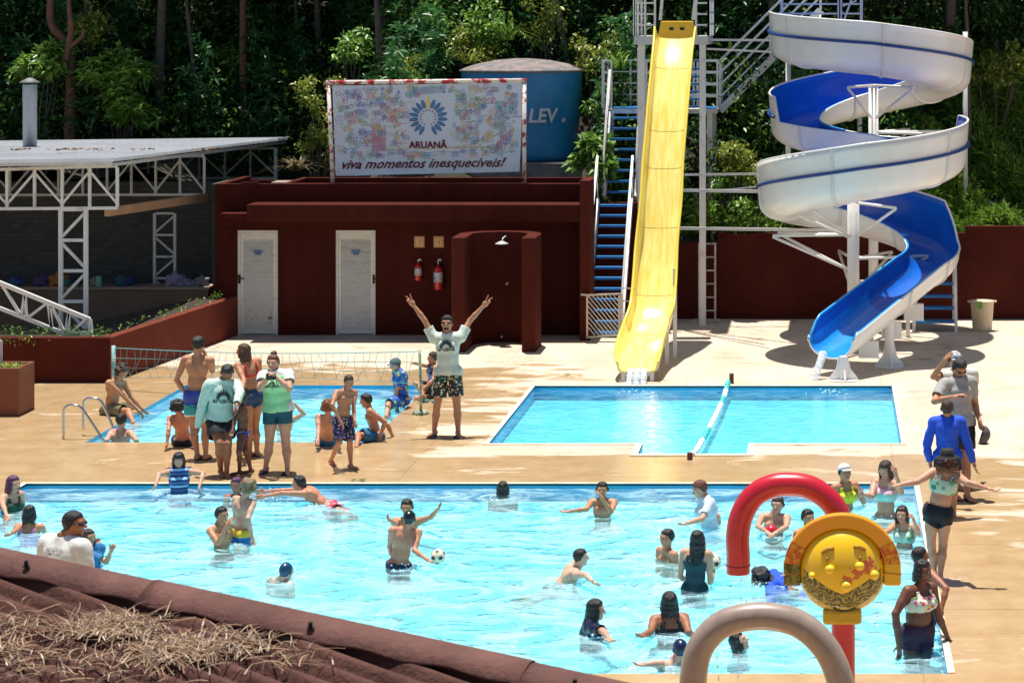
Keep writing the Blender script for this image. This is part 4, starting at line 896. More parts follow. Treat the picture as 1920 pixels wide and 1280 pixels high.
# ------------------------------------------------------------------ volleyball net over the small pool
nA = G(213, 728); nB = G(789, 776); net = thing('volleyball_net', 'low volleyball net stretched across the small pool between two posts', 'net', (nA.x, nA.y, 0))
hA = (728 - 648) / sg(728); hB = (776 - 655) / sg(776)
teal = mat('teal_post', (.10, .48, .52), .5, col2=(.6, .62, .6), vscale=14, thr=(.42, .52))
b = MB(); b.tube([nA, nA + Vector((0, 0, hA))], .035, 10); b.build('post', teal, net, True)
b = MB(); b.tube([nB, nB + Vector((.0, 0, hB * .5)), nB + Vector((-.02, 0, hB))], .024, 10); b.lathe(nB, [(0, 0), (.14, 0), (.12, .05), (0, .06)], 16); b.build('post', mat('pale_green_post', (.42, .47, .36), .5, col2=(.18, .24, .16), vscale=20, thr=(.45, .55)), net, True)
b = MB(); T0 = nA + Vector((0, 0, hA * .95)); T1 = nB + Vector((0, 0, hB * .97)); M_ = 44
def np_(u, v): p = T0.lerp(T1, u); return p + Vector((.02 * math.sin(v * 5 + u * 9), 0, -.06 * math.sin(u * PI) - v * .52 * (1 - .25 * math.sin(u * PI)))) 
for j in range(4): b.tube([np_(i / M_, j / 3) for i in range(M_ + 1)], .008 if j == 0 else .0045, 5)
for i in range(1, M_): b.tube([np_(i / M_ + .006 * math.sin(i * 2.1 + j * 1.3) * j, j / 3) for j in range(4)], .0035, 4)
b.build('netting', mat('net_cord', (.12, .34, .34), .6), net)
# chrome pool ladder
hs_ = thing('pool_handrail', 'pair of chrome grab rails at the corner of the small pool', 'handrail', G(160, 820)); chrome = mat('chrome', (.55, .53, .5), .2, metal=1)
for dx, dy in ((0, 0), (26, -.62)):
    s = sg(822) ; pts = [P(119 + dx * .95, 820 - dx * .35, s), P(119 + dx * .95, 775 - dx * .3, s), P(124 + dx * .95, 763 - dx * .3, s), P(136 + dx * .95, 759 - dx * .25, s), P(150 + dx * .95, 763 - dx * .25, s), P(165 + dx * .8, 782 - dx * .3, s), P(195 + dx * .4, 828 - dx * .25, s)]
    pts = [Vector((p.x, p.y + dx * .012, p.z)) for p in pts]
    b = MB(); b.tube([Vector(v) for v in catmull([tuple(p) for p in pts], 5)], .022, 10); b.build('grab_rail', chrome, hs_, True)
# lane rope
rp = thing('lane_rope', 'floating white and aqua lane rope tied across the splash pool', 'rope', G(1330, 790)); a_, c_ = G(1366, 716, .03), G(1294, 856, .03)
rA = Vector((a_.x, a_.y, .06)); rB = Vector((c_.x, c_.y, .04))
b = MB(); b2 = MB(); nseg = 22; rg = random.Random(2)
def rpnt(t): p = rA.lerp(rB, t); p.z = lerp(.06, WZ + .03, min(1, t * 6)) if t < .9 else lerp(WZ + .03, .05, (t - .9) * 10); p.x += .04 * math.sin(t * PI) ; return p
for k in range(nseg):
    t0, t1 = .02 + .96 * k / nseg, .02 + .96 * (k + .86) / nseg
    b = MB(); b.tube([rpnt(t0), rpnt(t1)], .045, 10); b.build('float', mat('float_white', (.75, .78, .75), .5) if rg.random() < .68 else mat('float_aqua', (.05, .50, .48), .5), rp, True)
b = MB(); b.tube([rpnt(k / 20) for k in range(21)], .012, 6); b.build('cord', mat('float_cord', (.2, .6, .6), .5), rp)
for q_, h__ in ((rA + Vector((.05, .05, 0)), .17), (rB + Vector((0, -.05, 0)), .10)):
    b = MB(); b.bar((q_.x, q_.y, 0), (q_.x, q_.y, h__), .075); b.build('anchor_peg', mat('rust_peg', (.12, .04, .03), .7), rp)
b = MB(); c_ = G(858, 905); b.ell((c_.x, c_.y, .03), (.12, .08, .03), 6)
# ------------------------------------------------------------------ water arches
def arch(pts_px, s, r, nm, label, m, n=16, ground=None):
    pts = [P(x, y, s) for x, y in pts_px]
    if ground is not None: pts.append(Vector((pts[-1].x, pts[-1].y, ground)))
    b = MB(); sm = [Vector(v) for v in catmull([tuple(p) for p in pts], 8)]; b.tube(sm, r, 24); o = b.build('arch_pipe', m, nm, True); return sm
sR = 208.0
ra = thing('water_arch', 'red water spraying arch pipe curving over the main pool behind the yellow face', 'water feature', (P(1581, 1280, sR).x, F / sR, 0))
red_gl = mat('red_gelcoat', (.58, .012, .03), .3, 0, 3, coat=.5, col2=(.50, .008, .02), thr=(.3, .7), bump=.05, bscale=6)
c0 = P(1480, 1000, sR); pr = [(1384, 1074), (1384, 1040), (1383, 1005), (1391, 965), (1413, 930), (1447, 911), (1485, 908), (1520, 914), (1552, 935), (1570, 960), (1577, 990), (1581, 1060), (1581, 1150), (1581, 1260)]
arch(pr, sR, .107, ra, '', red_gl, ground=0.0)
b = MB(); p_ = P(1384, 1060, sR); b.lathe(p_, [(.109, 0), (.111, .0), (.111, .012), (.109, .012)], 24); b.build('pipe_joint', mat('red_joint', (.38, .008, .02), .4), ra, True)
sG = 262.0
ga = thing('water_arch', 'weathered grey brown water arch in the foreground left of the red post', 'water feature', (P(1435, 1280, sG).x, F / sG, 0))
pr = [(1300, 1420), (1299, 1330), (1301, 1260), (1315, 1210), (1350, 1172), (1395, 1157), (1445, 1155), (1500, 1170), (1545, 1210), (1572, 1265), (1582, 1330), (1584, 1420)]
pts = [P(x, y, sG) for x, y in pr]; pts = [Vector((pts[0].x, pts[0].y, 0))] + pts + [Vector((pts[-1].x, pts[-1].y, 0))]
b = MB(); b.tube([Vector(v) for v in catmull([tuple(p) for p in pts], 8)], .098, 24); b.build('arch_pipe', mat('weathered_gelcoat', (.38, .30, .245), .30, 0, 5, col2=(.26, .19, .15), thr=(.3, .7), coat=.2), ga, True)
# drips
for x, s, y0 in ((1392, sR, 1078), (1345, sG * .99, 1200)):
    b = MB(); p = P(x, y0, s)
    rg = random.Random(x)
    for k in range(40): 
        z = lerp(p.z, WZ, rg.random()); b.ell((p.x + rg.gauss(0, .012) - (p.z - z) * .03, p.y + rg.gauss(0, .012), z), (.005, .005, rg.uniform(.008, .03)), 3)
    tag(b.build('water_drip', MATS['falling_water'], None, True), 'thin drip of water falling from the ' + ('red arch' if s == sR else 'grey arch'), 'water', kind='stuff')
# sun face
sf_ = 213.0; fc = P(1579, 1064, sf_); RF = 84 / sf_
sf_t = thing('sun_face', 'big round yellow smiling face ornament with an orange brim mounted on a red post', 'ornament', (fc.x, fc.y, fc.z - RF))
def face_mat():
    m = mat('face_yellow', (.86, .54, .008), .25, coat=.5); n = m.node_tree.nodes; l = m.node_tree.links; pb = n['Principled BSDF']
    tc = n.new('ShaderNodeTexCoord'); sx = n.new('ShaderNodeSeparateXYZ'); l.new(tc.outputs['Object'], sx.inputs[0])
    def M(op, a, bb=0, c=0):
        q = n.new('ShaderNodeMath'); q.operation = op
        for i, s in enumerate((a, bb, c)):
            if isinstance(s, (int, float)): q.inputs[i].default_value = s
            else: l.new(s, q.inputs[i])
        return q.outputs[0]
    X = M('DIVIDE', sx.outputs[0], RF); Z = M('DIVIDE', M('SUBTRACT', sx.outputs[2], RF), RF)
    # moustache shaped dark worn band: between two parabolas on the lower half
    aX = M('ABSOLUTE', X)
    top = M('SUBTRACT', M('MULTIPLY', M('POWER', aX, 1.3), .62), .42)      # upper limit rises to the sides
    low = M('SUBTRACT', M('MULTIPLY', M('MULTIPLY', X, X), .55), .78)
    above = M('LESS_THAN', Z, top); belowl = M('GREATER_THAN', Z, low); inx = M('LESS_THAN', aX, .86)
    mask = M('MULTIPLY', M('MULTIPLY', above, belowl), inx)
    w_ = n.new('ShaderNodeTexWave'); w_.wave_type = 'RINGS'; w_.inputs['Scale'].default_value = 7; w_.inputs['Distortion'].default_value = 16; w_.inputs['Detail'].default_value = 2; w_.inputs['Detail Scale'].default_value = 1.6; l.new(tc.outputs['Object'], w_.inputs[0])
    r1 = n.new('ShaderNodeValToRGB'); e = r1.color_ramp.elements; e[0].position = .52; e[0].color = (.045, .04, .008, 1); e[1].position = .66; e[1].color = (.30, .27, .04, 1); l.new(w_.outputs[1], r1.inputs[0])
    lowc = M('LESS_THAN', Z, M('SUBTRACT', M('MULTIPLY', aX, .45), .52))
    no = n.new('ShaderNodeTexNoise'); no.inputs['Scale'].default_value = 14; no.inputs['Detail'].default_value = 6; l.new(tc.outputs['Object'], no.inputs[0])
    r2 = n.new('ShaderNodeValToRGB'); e = r2.color_ramp.elements; e[0].position = .38; e[0].color = (.34, .29, .05, 1); e[1].position = .6; e[1].color = (.60, .52, .17, 1); l.new(no.outputs[0], r2.inputs[0])
    # flaking red underlayer patch
    dx = M('SUBTRACT', X, .45); dz = M('SUBTRACT', Z, .12); dz2 = M('SUBTRACT', dz, M('MULTIPLY', dx, .5)); dist = M('SQRT', M('ADD', M('MULTIPLY', dx, dx), M('MULTIPLY', M('MULTIPLY', dz2, dz2), 6)))
    pt = M('GREATER_THAN', M('SUBTRACT', no.outputs[0], M('MULTIPLY', dist, .55)), .31)
    def mix(f, a, bb):
        q = n.new('ShaderNodeMixRGB')
        for i, s in enumerate((f, a, bb)):
            if isinstance(s, tuple): q.inputs[i].default_value = (*s, 1)
            else: l.new(s, q.inputs[i])
        return q.outputs[0]
    c = mix(pt, (.86, .54, .008), (.62, .12, .01)); c = mix(lowc, c, r2.outputs[0]); c = mix(mask, c, r1.outputs[0]); l.new(c, pb.inputs['Base Color']); return m
fm = face_mat()
b = MB(); vs = []; n_ = 40; m_ = 20
for i in range(m_ + 1):
    t = PI / 2 * i / m_
    for k in range(n_): a = 2 * PI * k / n_; vs.append((fc.x + RF * math.sin(t) * math.cos(a), fc.y - .72 * RF * math.cos(t), fc.z + RF * math.sin(t) * math.sin(a)))
for k in range(n_): a = 2 * PI * k / n_; vs.append((fc.x + RF * math.cos(a), fc.y + .05, fc.z + RF * math.sin(a)))
fs = [(i * n_ + k, (i + 1) * n_ + k, (i + 1) * n_ + (k + 1) % n_, i * n_ + (k + 1) % n_) for i in range(m_ + 1) for k in range(n_)]
b.add(vs, fs + [tuple((m_ + 1) * n_ + k for k in range(n_))]); dome = b.build('face_dome', fm, sf_t, True)
def on_dome(px, py, off=0):
    x = (px - 1579) / 84; z = -(py - 1064) / 84; r = min(.98, math.hypot(x, z)); y = -.72 * RF * math.sqrt(1 - r * r); return Vector((fc.x + x * RF, fc.y + y - off, fc.z + z * RF))
yel = mat('face_bump_yellow', (.86, .58, .02), .25, coat=.5)
for x, y, r, nm in ((1556, 1053, 12, 'cheek'), (1611, 1048, 12, 'cheek'), (1638, 1067, 13, 'cheek'), (1523, 1067, 9, 'cheek'), (1586, 1084, 14, 'nose')):
    b = MB(); b.ell(on_dome(x, y), (r * .78 / sf_, .05, r * .72 / sf_), 12); b.build(nm, yel, dome, True)
ochre = mat('face_recess', (.36, .20, .015), .6)
for pts_ in (((1541, 1026), (1552, 1018), (1564, 1016)), ((1600, 1014), (1611, 1015), (1622, 1021))):
    b = MB(); b.tube([on_dome(*p, .008) for p in pts_], [.014, .018, .014], 10); b.build('eyebrow', ochre, dome, True)
for x, y in ((1551, 1036), (1612, 1035)):
    b = MB(); b.ell(on_dome(x, y, .0), (.015, .02, .026), 10); b.build('eye', ochre, dome, True)
b = MB(); b.tube([on_dome(x, y, .006) for x, y in ((1563, 1130), (1575, 1136), (1588, 1137), (1604, 1130))], [.008, .012, .012, .008], 8); b.build('mouth', mat('mouth_dark', (.06, .05, .02), .6), dome, True)
# brim: flat thick arc around the top
b = MB(); ro = 106 / sf_ * 1.0; vs = []; K = 48; a0, a1 = math.radians(-6), math.radians(186); Ro, Ri = 106 / sf_, 78 / sf_; cz_ = fc.z + (1053 - 1062) / sf_ * -1 * 0 + 0.02; yb0, yb1 = fc.y - .03, fc.y - .13
for k in range(K + 1):
    a = a0 + (a1 - a0) * k / K
    for r, y in ((Ri, yb0), (Ro, yb0 + .0), (Ro, yb1), (Ri, yb1)): vs.append((fc.x + r * math.cos(a) * (1.02), y, cz_ + r * math.sin(a) * .96))
fs = [(k * 4 + i, k * 4 + (i + 1) % 4, (k + 1) * 4 + (i + 1) % 4, (k + 1) * 4 + i) for k in range(K) for i in range(4)] + [(0, 1, 2, 3), (K * 4 + 3, K * 4 + 2, K * 4 + 1, K * 4)]
b.add(vs, fs); 
b.build('brim', mat('brim_orange', (.80, .30, .008), .35, 0, 5, coat=.3, col2=(.78, .34, .01), thr=(.45, .6)), sf_t, bevel=.015)
for sd, mm in ((-1, mat('worn_green_side', (.24, .22, .03), .5, col2=(.08, .07, .015), vscale=16, thr=(.46, .52))), (1, mat('brim_yellow_end', (.78, .45, .01), .35, coat=.3))):
    b = MB(); x_in, x_out = fc.x + sd * Ri * 1.0, fc.x + sd * (Ro * 1.025 + .004)
    b.box((min(x_in, x_out), yb1 - .004, fc.z - .13), (max(x_in, x_out), yb0 + .01, fc.z + .08)); b.build('side_plate', mm, sf_t, bevel=.02)
for sd in (-1, 1):
    b = MB(); K = 8; vs = []
    for k in range(K + 1):
        a = PI / 2 - sd * (math.radians(60) + math.radians(24) * k / K)
        for r, y in ((Ri, yb1 + .02), (Ro + .003, yb1 + .02), (Ro + .003, yb1 - .004), (Ri, yb1 - .004)): vs.append((fc.x + r * math.cos(a) * 1.02, y, cz_ + r * math.sin(a) * .96))
    b.add(vs, [(k * 4 + i, k * 4 + (i + 1) % 4, (k + 1) * 4 + (i + 1) % 4, (k + 1) * 4 + i) for k in range(K) for i in range(4)]); b.build('worn_red_patch', mat('worn_red_patch', (.55, .10, .01), .5, col2=(.70, .32, .02), vscale=22, thr=(.45, .52)), sf_t)
b = MB(); zb_ = fc.z - RF; b.prism([(fc.x - .17, fc.y - .16), (fc.x + .17, fc.y - .16), (fc.x + .17, fc.y - .0), (fc.x - .17, fc.y - .0)], zb_ - .07, zb_ + .06); b.build('neck_collar', mat('collar_yellow', (.66, .42, .02), .4, .2, 10), sf_t, bevel=.03)
# ------------------------------------------------------------------ foreground roof
pA = P(0, 1056, 330); pB = P(1160, 1308, 360); pC = P(0, 1312, 372)
n_ = (pB - pA).cross(pC - pA).normalized(); n_ = n_ if n_.z > 0 else -n_
def on_plane(px, py):
    d_ = Vector(((px - VX) / F, 1, -(py - VY) / F)); o = Vector((0, 0, H)); t = (pA - o).dot(n_) / d_.dot(n_); return o + d_ * t
u_ = (on_plane(700, 1302) - on_plane(300, 1158)).normalized(); v_ = n_.cross(u_).normalized()
O = on_plane(300, 1182)
rf = thing('tiled_roof', 'brown corrugated roof with dry grass in the bottom left foreground', 'roof', (O.x, O.y, 0))
hip = (pB - pA).normalized(); b = MB(); pitch = .14; amp = .036; L = 9.0; NV = 8
# strip cells clipped by hip line: for each v, u range starts at the hip
hv = hip.dot(v_); hu = hip.dot(u_); a_u = (pA - O).dot(u_); a_v = (pA - O).dot(v_)
sgn = 1 if (pC - pA).dot(v_) > 0 else -1
vals = [a_v + (pitch / NV) * k * sgn for k in range(-int(1.1 / pitch * NV), int(2.6 / pitch * NV))]
vs = []; NU = 30
for v in vals:
    t = (v - a_v) / hv if abs(hv) > 1e-6 else 0; u0 = a_u + t * hu
    if (v - a_v) * sgn > 0 and False: u0 = a_u
    u0 = max(u0, a_u - 3.0) if t > -5 else u0
    seam = 0
    for k in range(NU + 1):
        u = u0 + .02 + (L) * (k / NU) ** 1.5; h = amp * math.sin(v / pitch * 2 * PI) * 1.0 - .012 * ((u % 1.9) / 1.9)
        vs.append(O + u_ * u + v_ * v + n_ * h)
b.add(vs, [(i * (NU + 1) + k, i * (NU + 1) + k + 1, (i + 1) * (NU + 1) + k + 1, (i + 1) * (NU + 1) + k) for i in range(len(vals) - 1) for k in range(NU)])
roof_m = mat('roof_brown', (.125, .056, .043), .85, 0, 3.5, .5, 40, spec=.2, col2=(.06, .026, .020), thr=(.3, .7)); b.build('corrugated_sheet', roof_m, rf, True)
# hip cap: two overlapping ridge pieces
side = n_.cross(hip).normalized(); side = side if side.z < 0 else -side
if (pC - pA).dot(side) < 0: side = -side
b = MB(); segs = [(-.6, 1.05), (1.0, 3.3), (3.25, 6.5)]
for i, (t0, t1) in enumerate(segs):
    K = 24; vs = []
    for k in range(K + 1):
        t = t0 + (t1 - t0) * k / K; c = pA + hip * t + n_ * (.085 + .010 * (i % 2)); w_ = .14 + .03 * (1 - k / K)
        wav = .012 * math.sin(t * 2 * PI / .5)
        pr_ = [c - side * .22 - n_ * .16, c - side * .05 - n_ * .012, c, c + side * .05 - n_ * .008, c + side * (w_) - n_ * (.052 + wav), c + side * (w_) - n_ * (.066 + wav), c - n_ * .02, c - side * .22 - n_ * .18]
        vs += pr_
    m8 = 8; b.add(vs, [(k * m8 + j, k * m8 + (j + 1) % m8, (k + 1) * m8 + (j + 1) % m8, (k + 1) * m8 + j) for k in range(K) for j in range(m8)] + [tuple(range(8)), tuple(K * m8 + j for j in range(7, -1, -1))])
b.build('ridge_cap', mat('cap_brown', (.165, .075, .06), .8, 0, 3, .4, 30, spec=.25, col2=(.085, .036, .029), thr=(.3, .75)), rf, True)
b = MB()
for t in (.25, 2.05, 3.6): 
    c = pA + hip * t + n_ * .075 + side * .1; b.tube([c, c + n_ * .035], .012, 8); b.tube([c, c + n_ * .006], .022, 10)
b.build('roof_screw', handle_m, rf)
b = MB(); b.add([pA + hip * t - side * .02 - n_ * dz for t in (-1, 6.5) for dz in (.03, 1.4)], [(0, 1, 3, 2)]); b.build('gable_board', mat('dark_brown_board', (.03, .015, .012), .9), rf)
# dry grass heaps
rg = random.Random(21); b = MB()
def blade(px, py, L, ang, lift):
    p = on_plane(px, py) + n_ * (amp + .004); d_ = (u_ * math.cos(ang) + v_ * math.sin(ang)); pts = []
    w = rg.uniform(.0012, .0035); cv = rg.uniform(-.06, .06); si0 = d_.cross(n_)
    for k in range(5):
        t = k / 4; pts.append(p + d_ * L * t + si0 * (cv * t * t) + n_ * (lift * math.sin(t * PI * .8)))
    si = d_.cross(n_).normalized() * w
    b.add([q for p_ in pts for q in (p_ - si, p_ + si)], [(2 * k, 2 * k + 1, 2 * k + 3, 2 * k + 2) for k in range(4)])
heaps = [(225, 1186, 75, 16, 430), (330, 1230, 70, 18, 480), (150, 1190, 60, 14, 120), (455, 1215, 80, 20, 150), (30, 1180, 35, 30, 70), (20, 1240, 50, 26, 70), (540, 1240, 60, 18, 40), (250, 1250, 220, 30, 90), (120, 1260, 160, 30, 60)]
for x, y, sx, sy, n in heaps:
    for k in range(n):
        gx, gy = rg.gauss(x, sx * .5), rg.gauss(y, sy * .55)
        if gy < 1034 + gx * .216 + 58: continue
        blade(gx, gy, rg.uniform(.05, .18), rg.uniform(0, 6.3), rg.uniform(.004, .03))
dg = b.build('dry_grass', leaf_mat('straw', (.10, .048, .025), (.44, .29, .16), .1)); at_ = dg.data.attributes.new('tint', 'FLOAT', 'POINT'); at_.data.foreach_set('value', np.repeat(np.random.RandomState(3).rand(len(dg.data.vertices) // 10) ** 1.3, 10).astype(np.float32))
tag(dg, 'heaps of dry straw coloured grass lying on the brown corrugated roof', 'dry grass', kind='stuff')
# ------------------------------------------------------------------ hill and vegetation
def shf(x): return 6.6 * max(0, min(1, (-9.5 - x) / 2.0))
def hill_z(x, y):
    sh = shf(x); y = y - sh if y > 50.2 + sh else min(y, 50.2)
    k = .60
    base = 1.75 if x > -4 else 2.4
    return base + max(0, y - 50.2) * k + .35 * math.sin(x * .7 + y * .4) + .25 * math.sin(x * 1.9 - y)
b = MB(); nx_, ny_ = 90, 40; X0, X1, Y0, Y1 = -60, 60, YW + .19, 118
vs = [(X0 + (X1 - X0) * i / nx_, Y0 + (Y1 - Y0) * (j / ny_) ** 1.6, 0) for j in range(ny_ + 1) for i in range(nx_ + 1)]
vs = [(x, y, hill_z(x, y) if y > YW + .6 else 1.6) for x, y, z in vs]
b.add(vs, [(j * (nx_ + 1) + i, j * (nx_ + 1) + i + 1, (j + 1) * (nx_ + 1) + i + 1, (j + 1) * (nx_ + 1) + i) for j in range(ny_) for i in range(nx_)])
struct(b.build('hillside', mat('hill_soil', (.035, .028, .014), .95, 0, 1.5, .5, 8, col2=(.015, .02, .008), thr=(.35, .65)), None, True))
LM = {'dark': leaf_mat('leaf_dark', (.014, .050, .009), (.06, .15, .02)), 'mid': leaf_mat('leaf_mid', (.05, .15, .015), (.26, .44, .07)), 'yellow': leaf_mat('leaf_yellow', (.10, .16, .02), (.38, .42, .06)),
      'teal': leaf_mat('leaf_teal', (.015, .07, .018), (.06, .19, .05)), 'grass': leaf_mat('grass_blade', (.06, .16, .015), (.28, .44, .06)), 'dry': leaf_mat('dry_blade', (.10, .09, .04), (.28, .22, .11))}
def unit(a): return a / np.maximum(np.linalg.norm(a, axis=1, keepdims=True), 1e-6)
def leaf_object(name, C_, D, L, Wd, tint, m, parent=None, droop=.25, seed=0):
    """C_ bases, D directions, L lengths, Wd widths -> folded diamond leaves"""
    n = len(C_); rs = np.random.RandomState(seed); D = unit(D)
    up = np.tile([0, 0, 1.0], (n, 1)) + rs.normal(0, .45, (n, 3)); S = unit(np.cross(D, up)); Nn = np.cross(S, D)
    L = L[:, None]; Wd = Wd[:, None]; mid = C_ + D * L * .45 + Nn * L * .06
    v = np.empty((n, 4, 3)); v[:, 0] = C_; v[:, 1] = mid + S * Wd * .5 - Nn * Wd * .1; v[:, 2] = C_ + D * L - np.array([0, 0, 1.0]) * L * droop; v[:, 3] = mid - S * Wd * .5 - Nn * Wd * .1
    me = bpy.data.meshes.new(name); me.vertices.add(n * 4); me.vertices.foreach_set('co', v.reshape(-1).astype(np.float32))
    me.loops.add(n * 6); me.polygons.add(n * 2)
    base = np.arange(n)[:, None] * 4; idx = np.concatenate([base + 0, base + 1, base + 2, base + 0, base + 2, base + 3], axis=1).reshape(-1)
    me.loops.foreach_set('vertex_index', idx.astype(np.int32)); me.polygons.foreach_set('loop_start', np.arange(0, n * 6, 3, dtype=np.int32)); me.polygons.foreach_set('loop_total', np.full(n * 2, 3, dtype=np.int32))
    at = me.attributes.new('tint', 'FLOAT', 'POINT'); at.data.foreach_set('value', np.repeat(tint, 4).astype(np.float32))
    me.materials.append(m); me.update(calc_edges=True); o = bpy.data.objects.new(name, me); C.objects.link(o)
    if parent is not None: attach(o, parent)
    return o
def dirs(rs, n, up=.2, sp=1.0): a = rs.normal(0, sp, (n, 3)); a[:, 2] += up; return unit(a)
def crown_pts(rs, clumps, per):
    out = []
    for (x, y, z, r) in clumps:
        d_ = unit(rs.normal(0, 1, (per, 3))); rad = r * (rs.rand(per, 1) ** .45); p = d_ * rad; p[:, 2] *= .75; out.append(p + [x, y, z])
    return np.concatenate(out)
def palmate(rs, pts, k, L):
    n = len(pts); ax = dirs(rs, n, .9, .55); s = unit(np.cross(ax, rs.normal(0, 1, (n, 3)))); t = np.cross(ax, s)
    Cs, Ds = [], []
    for j in range(k):
        a = (j / k) * 2 * PI; Ds.append(s * math.cos(a) + t * math.sin(a) + ax * .25); Cs.append(pts)
    return np.concatenate(Cs), np.concatenate(Ds)
def trunk(b, pts, r0, r1, n=10):
    cm = catmull([tuple(p) for p in pts], 5); N = len(cm); rg_ = random.Random(int(abs(pts[0][0]) * 100))
    b.tube([Vector(p) for p in cm], [r0 + (r1 - r0) * i / (N - 1) + rg_.uniform(-.006, .006) for i in range(N)], n)
bark = mat('bark_red_brown', (.20, .085, .045), .85, 0, 7, .6, 25, col2=(.09, .045, .03), thr=(.3, .7)); bark_g = mat('bark_grey', (.15, .12, .095), .9, 0, 9, .6, 25, col2=(.06, .05, .04), thr=(.3, .7))
rsg = np.random.RandomState(4)
# (px0,py0)->(px1,py1) visible trunk line, scale, radius, label
trees = [
    (((130, 300), (128, 200), (122, 95), (85, 45), (80, -30)), 77, .17, bark, 'tree with forked red brown trunk behind the flue pipe', 'yellow', (-.5, 1.5, 10.5)),
    (((298, 260), (297, 120), (298, 0), (300, -40)), 75, .16, bark_g, 'tree with thick grey trunk right of the forked tree', 'dark', (0, 0, 10.2)),
    (((372, 210), (358, 110), (343, 0), (338, -40)), 75, .07, bark_g, 'tree with thin leaning pale trunk between two thicker trunks above the pavilion', 'dark', (-.3, .5, 9.8)),
    (((456, 200), (453, 60), (450, 0), (449, -40)), 75, .12, bark, 'tree with straight brown trunk left of the billboard', 'mid', (.2, 0, 10.4)),
    (((716, 140), (708, 30), (703, -30)), 78, .14, bark_g, 'tree with pale trunk above the middle of the billboard', 'dark', (0, .6, 10.6)),
    (((1070, 150), (1052, 60), (1040, 0), (1035, -40)), 80, .10, mat('bark_pale', (.30, .25, .2), .9, 0, 9, .5, 25, col2=(.16, .12, .09), thr=(.3, .7)), 'tree with slim pale trunk leaning left behind the blue water tank', 'mid', (-.4, .4, 10.0)),
    (((1818, 300), (1816, 120), (1812, 0), (1811, -40)), 83, .06, bark_g, 'tree with slender grey trunk right of the spiral slide', 'dark', (.1, .3, 9.6)),
    (((925, 90), (928, 20), (930, -40)), 72, .09, bark_g, 'tree with dark trunk half hidden in leaves above the water tank lid', 'dark', (.1, .3, 10.4)),
    (((560, 220), (556, 90), (548, -40)), 72, .09, bark_g, 'tree with dark trunk in the shade just left of the billboard frame', 'dark', (-.1, .3, 10.1)),
    (((1690, 80), (1700, 0), (1706, -40)), 72, .11, bark_g, 'tree with dark trunk in deep shade above the top turn of the spiral slide', 'dark', (.4, .8, 10.4)),
]
protos = {}
def crown_mesh(kind, seed):
    rs = np.random.RandomState(seed); cl = [(rs.uniform(-2.3, 2.3), rs.uniform(-2.0, 2.0), rs.uniform(-1.1, 1.3), rs.uniform(.7, 1.3)) for _ in range(15)]
    p = crown_pts(rs, cl, 235); n = len(p); o = leaf_object('crown', p, dirs(rs, n, -.1), rs.uniform(.16, .34, n), rs.uniform(.09, .16, n), rs.rand(n), LM[kind], seed=seed); return o
first = {}
for ti, (line, s, r, bk_, lb, kind, (cx_, cy_, cz_)) in enumerate(trees):
    pts = [P(x, y, s) for x, y in line]; pts = [Vector((p.x + .0, p.y + .15 * i, p.z)) for i, p in enumerate(pts)]
    g = Vector(pts[0]); g.z = min(g.z, hill_z(g.x, g.y)) - .2; top = pts[-1]; tp = Vector((top.x + cx_, top.y + cy_, cz_))
    root = thing('tree', lb, 'tree', (g.x, g.y, g.z), 'forest trees behind the pool')
    b = MB(); trunk(b, [g] + pts + [tp], r, r * .4)
    if ti == 0:
        f = P(122, 95, s); trunk(b, [f - Vector((0, 0, .25)), P(133, 60, s), P(130, 20, s), P(128, -30, s)], .09, .05); trunk(b, [f, P(152, 70, s), P(157, 55, s)], .06, .04)
    lim = []
    for k in range(5):
        a = k * 1.3 + ti; e_ = tp + Vector((math.cos(a) * 1.5, math.sin(a) * 1.3, .5)); m__ = top.lerp(tp, .4 + .1 * k); trunk(b, [m__, m__.lerp(e_, .5) + Vector((0, 0, .15)), e_], r * .35, r * .12, 6)
    b.build('trunk', bk_, root, True)
    if kind not in first: cr = crown_mesh(kind, ti); first[kind] = cr
    else: cr = first[kind].copy(); C.objects.link(cr)
    cr.parent = root; cr.location = tp - Vector(root.location)
# canopy trees further in: shade the undergrowth
k = 0
for x, y in [(-25, 58), (-22.3, 56.5), (-17.8, 61), (-19, 58), (-15.5, 56), (-13.2, 58.4), (-11.5, 57), (-10.8, 55.2), (-7.6, 59.2), (-4.2, 58.2), (-3.0, 57.5), (-1.2, 54.8), (1.2, 57.6), (2.8, 54.8), (4.4, 58.5), (6.5, 61.5), (-23, 60), (-8, 62), (0, 63), (7.5, 60), (11, 60), (-28, 56), (-14, 63), (4, 66)]:
    k += 1; y += shf(x) if y < 57.5 else 2.5 * (x < -9.5); g = Vector((x, y, hill_z(x, y) - .2)); tp = Vector((x + .3 * math.sin(k), y, max(10.2, g.z + 5.2) + .6 * math.sin(k * 2.1)))
    root = thing('tree', 'forest tree in the dark wood with its crown above the picture', 'tree', g, 'canopy trees deeper in the wood')
    b = MB(); trunk(b, [g, g.lerp(tp, .5) + Vector((.12 * math.sin(k * 3), 0, 0)), tp], .10 + .04 * (k % 3), .05); b.build('trunk', bark_g, root, True)
    cr = first[('dark', 'mid', 'dark')[k % 3]].copy(); C.objects.link(cr); cr.parent = root; cr.location = tp - g; cr.rotation_euler.z = k * 1.1; cr.scale = (1.15, 1.15, 1.1)
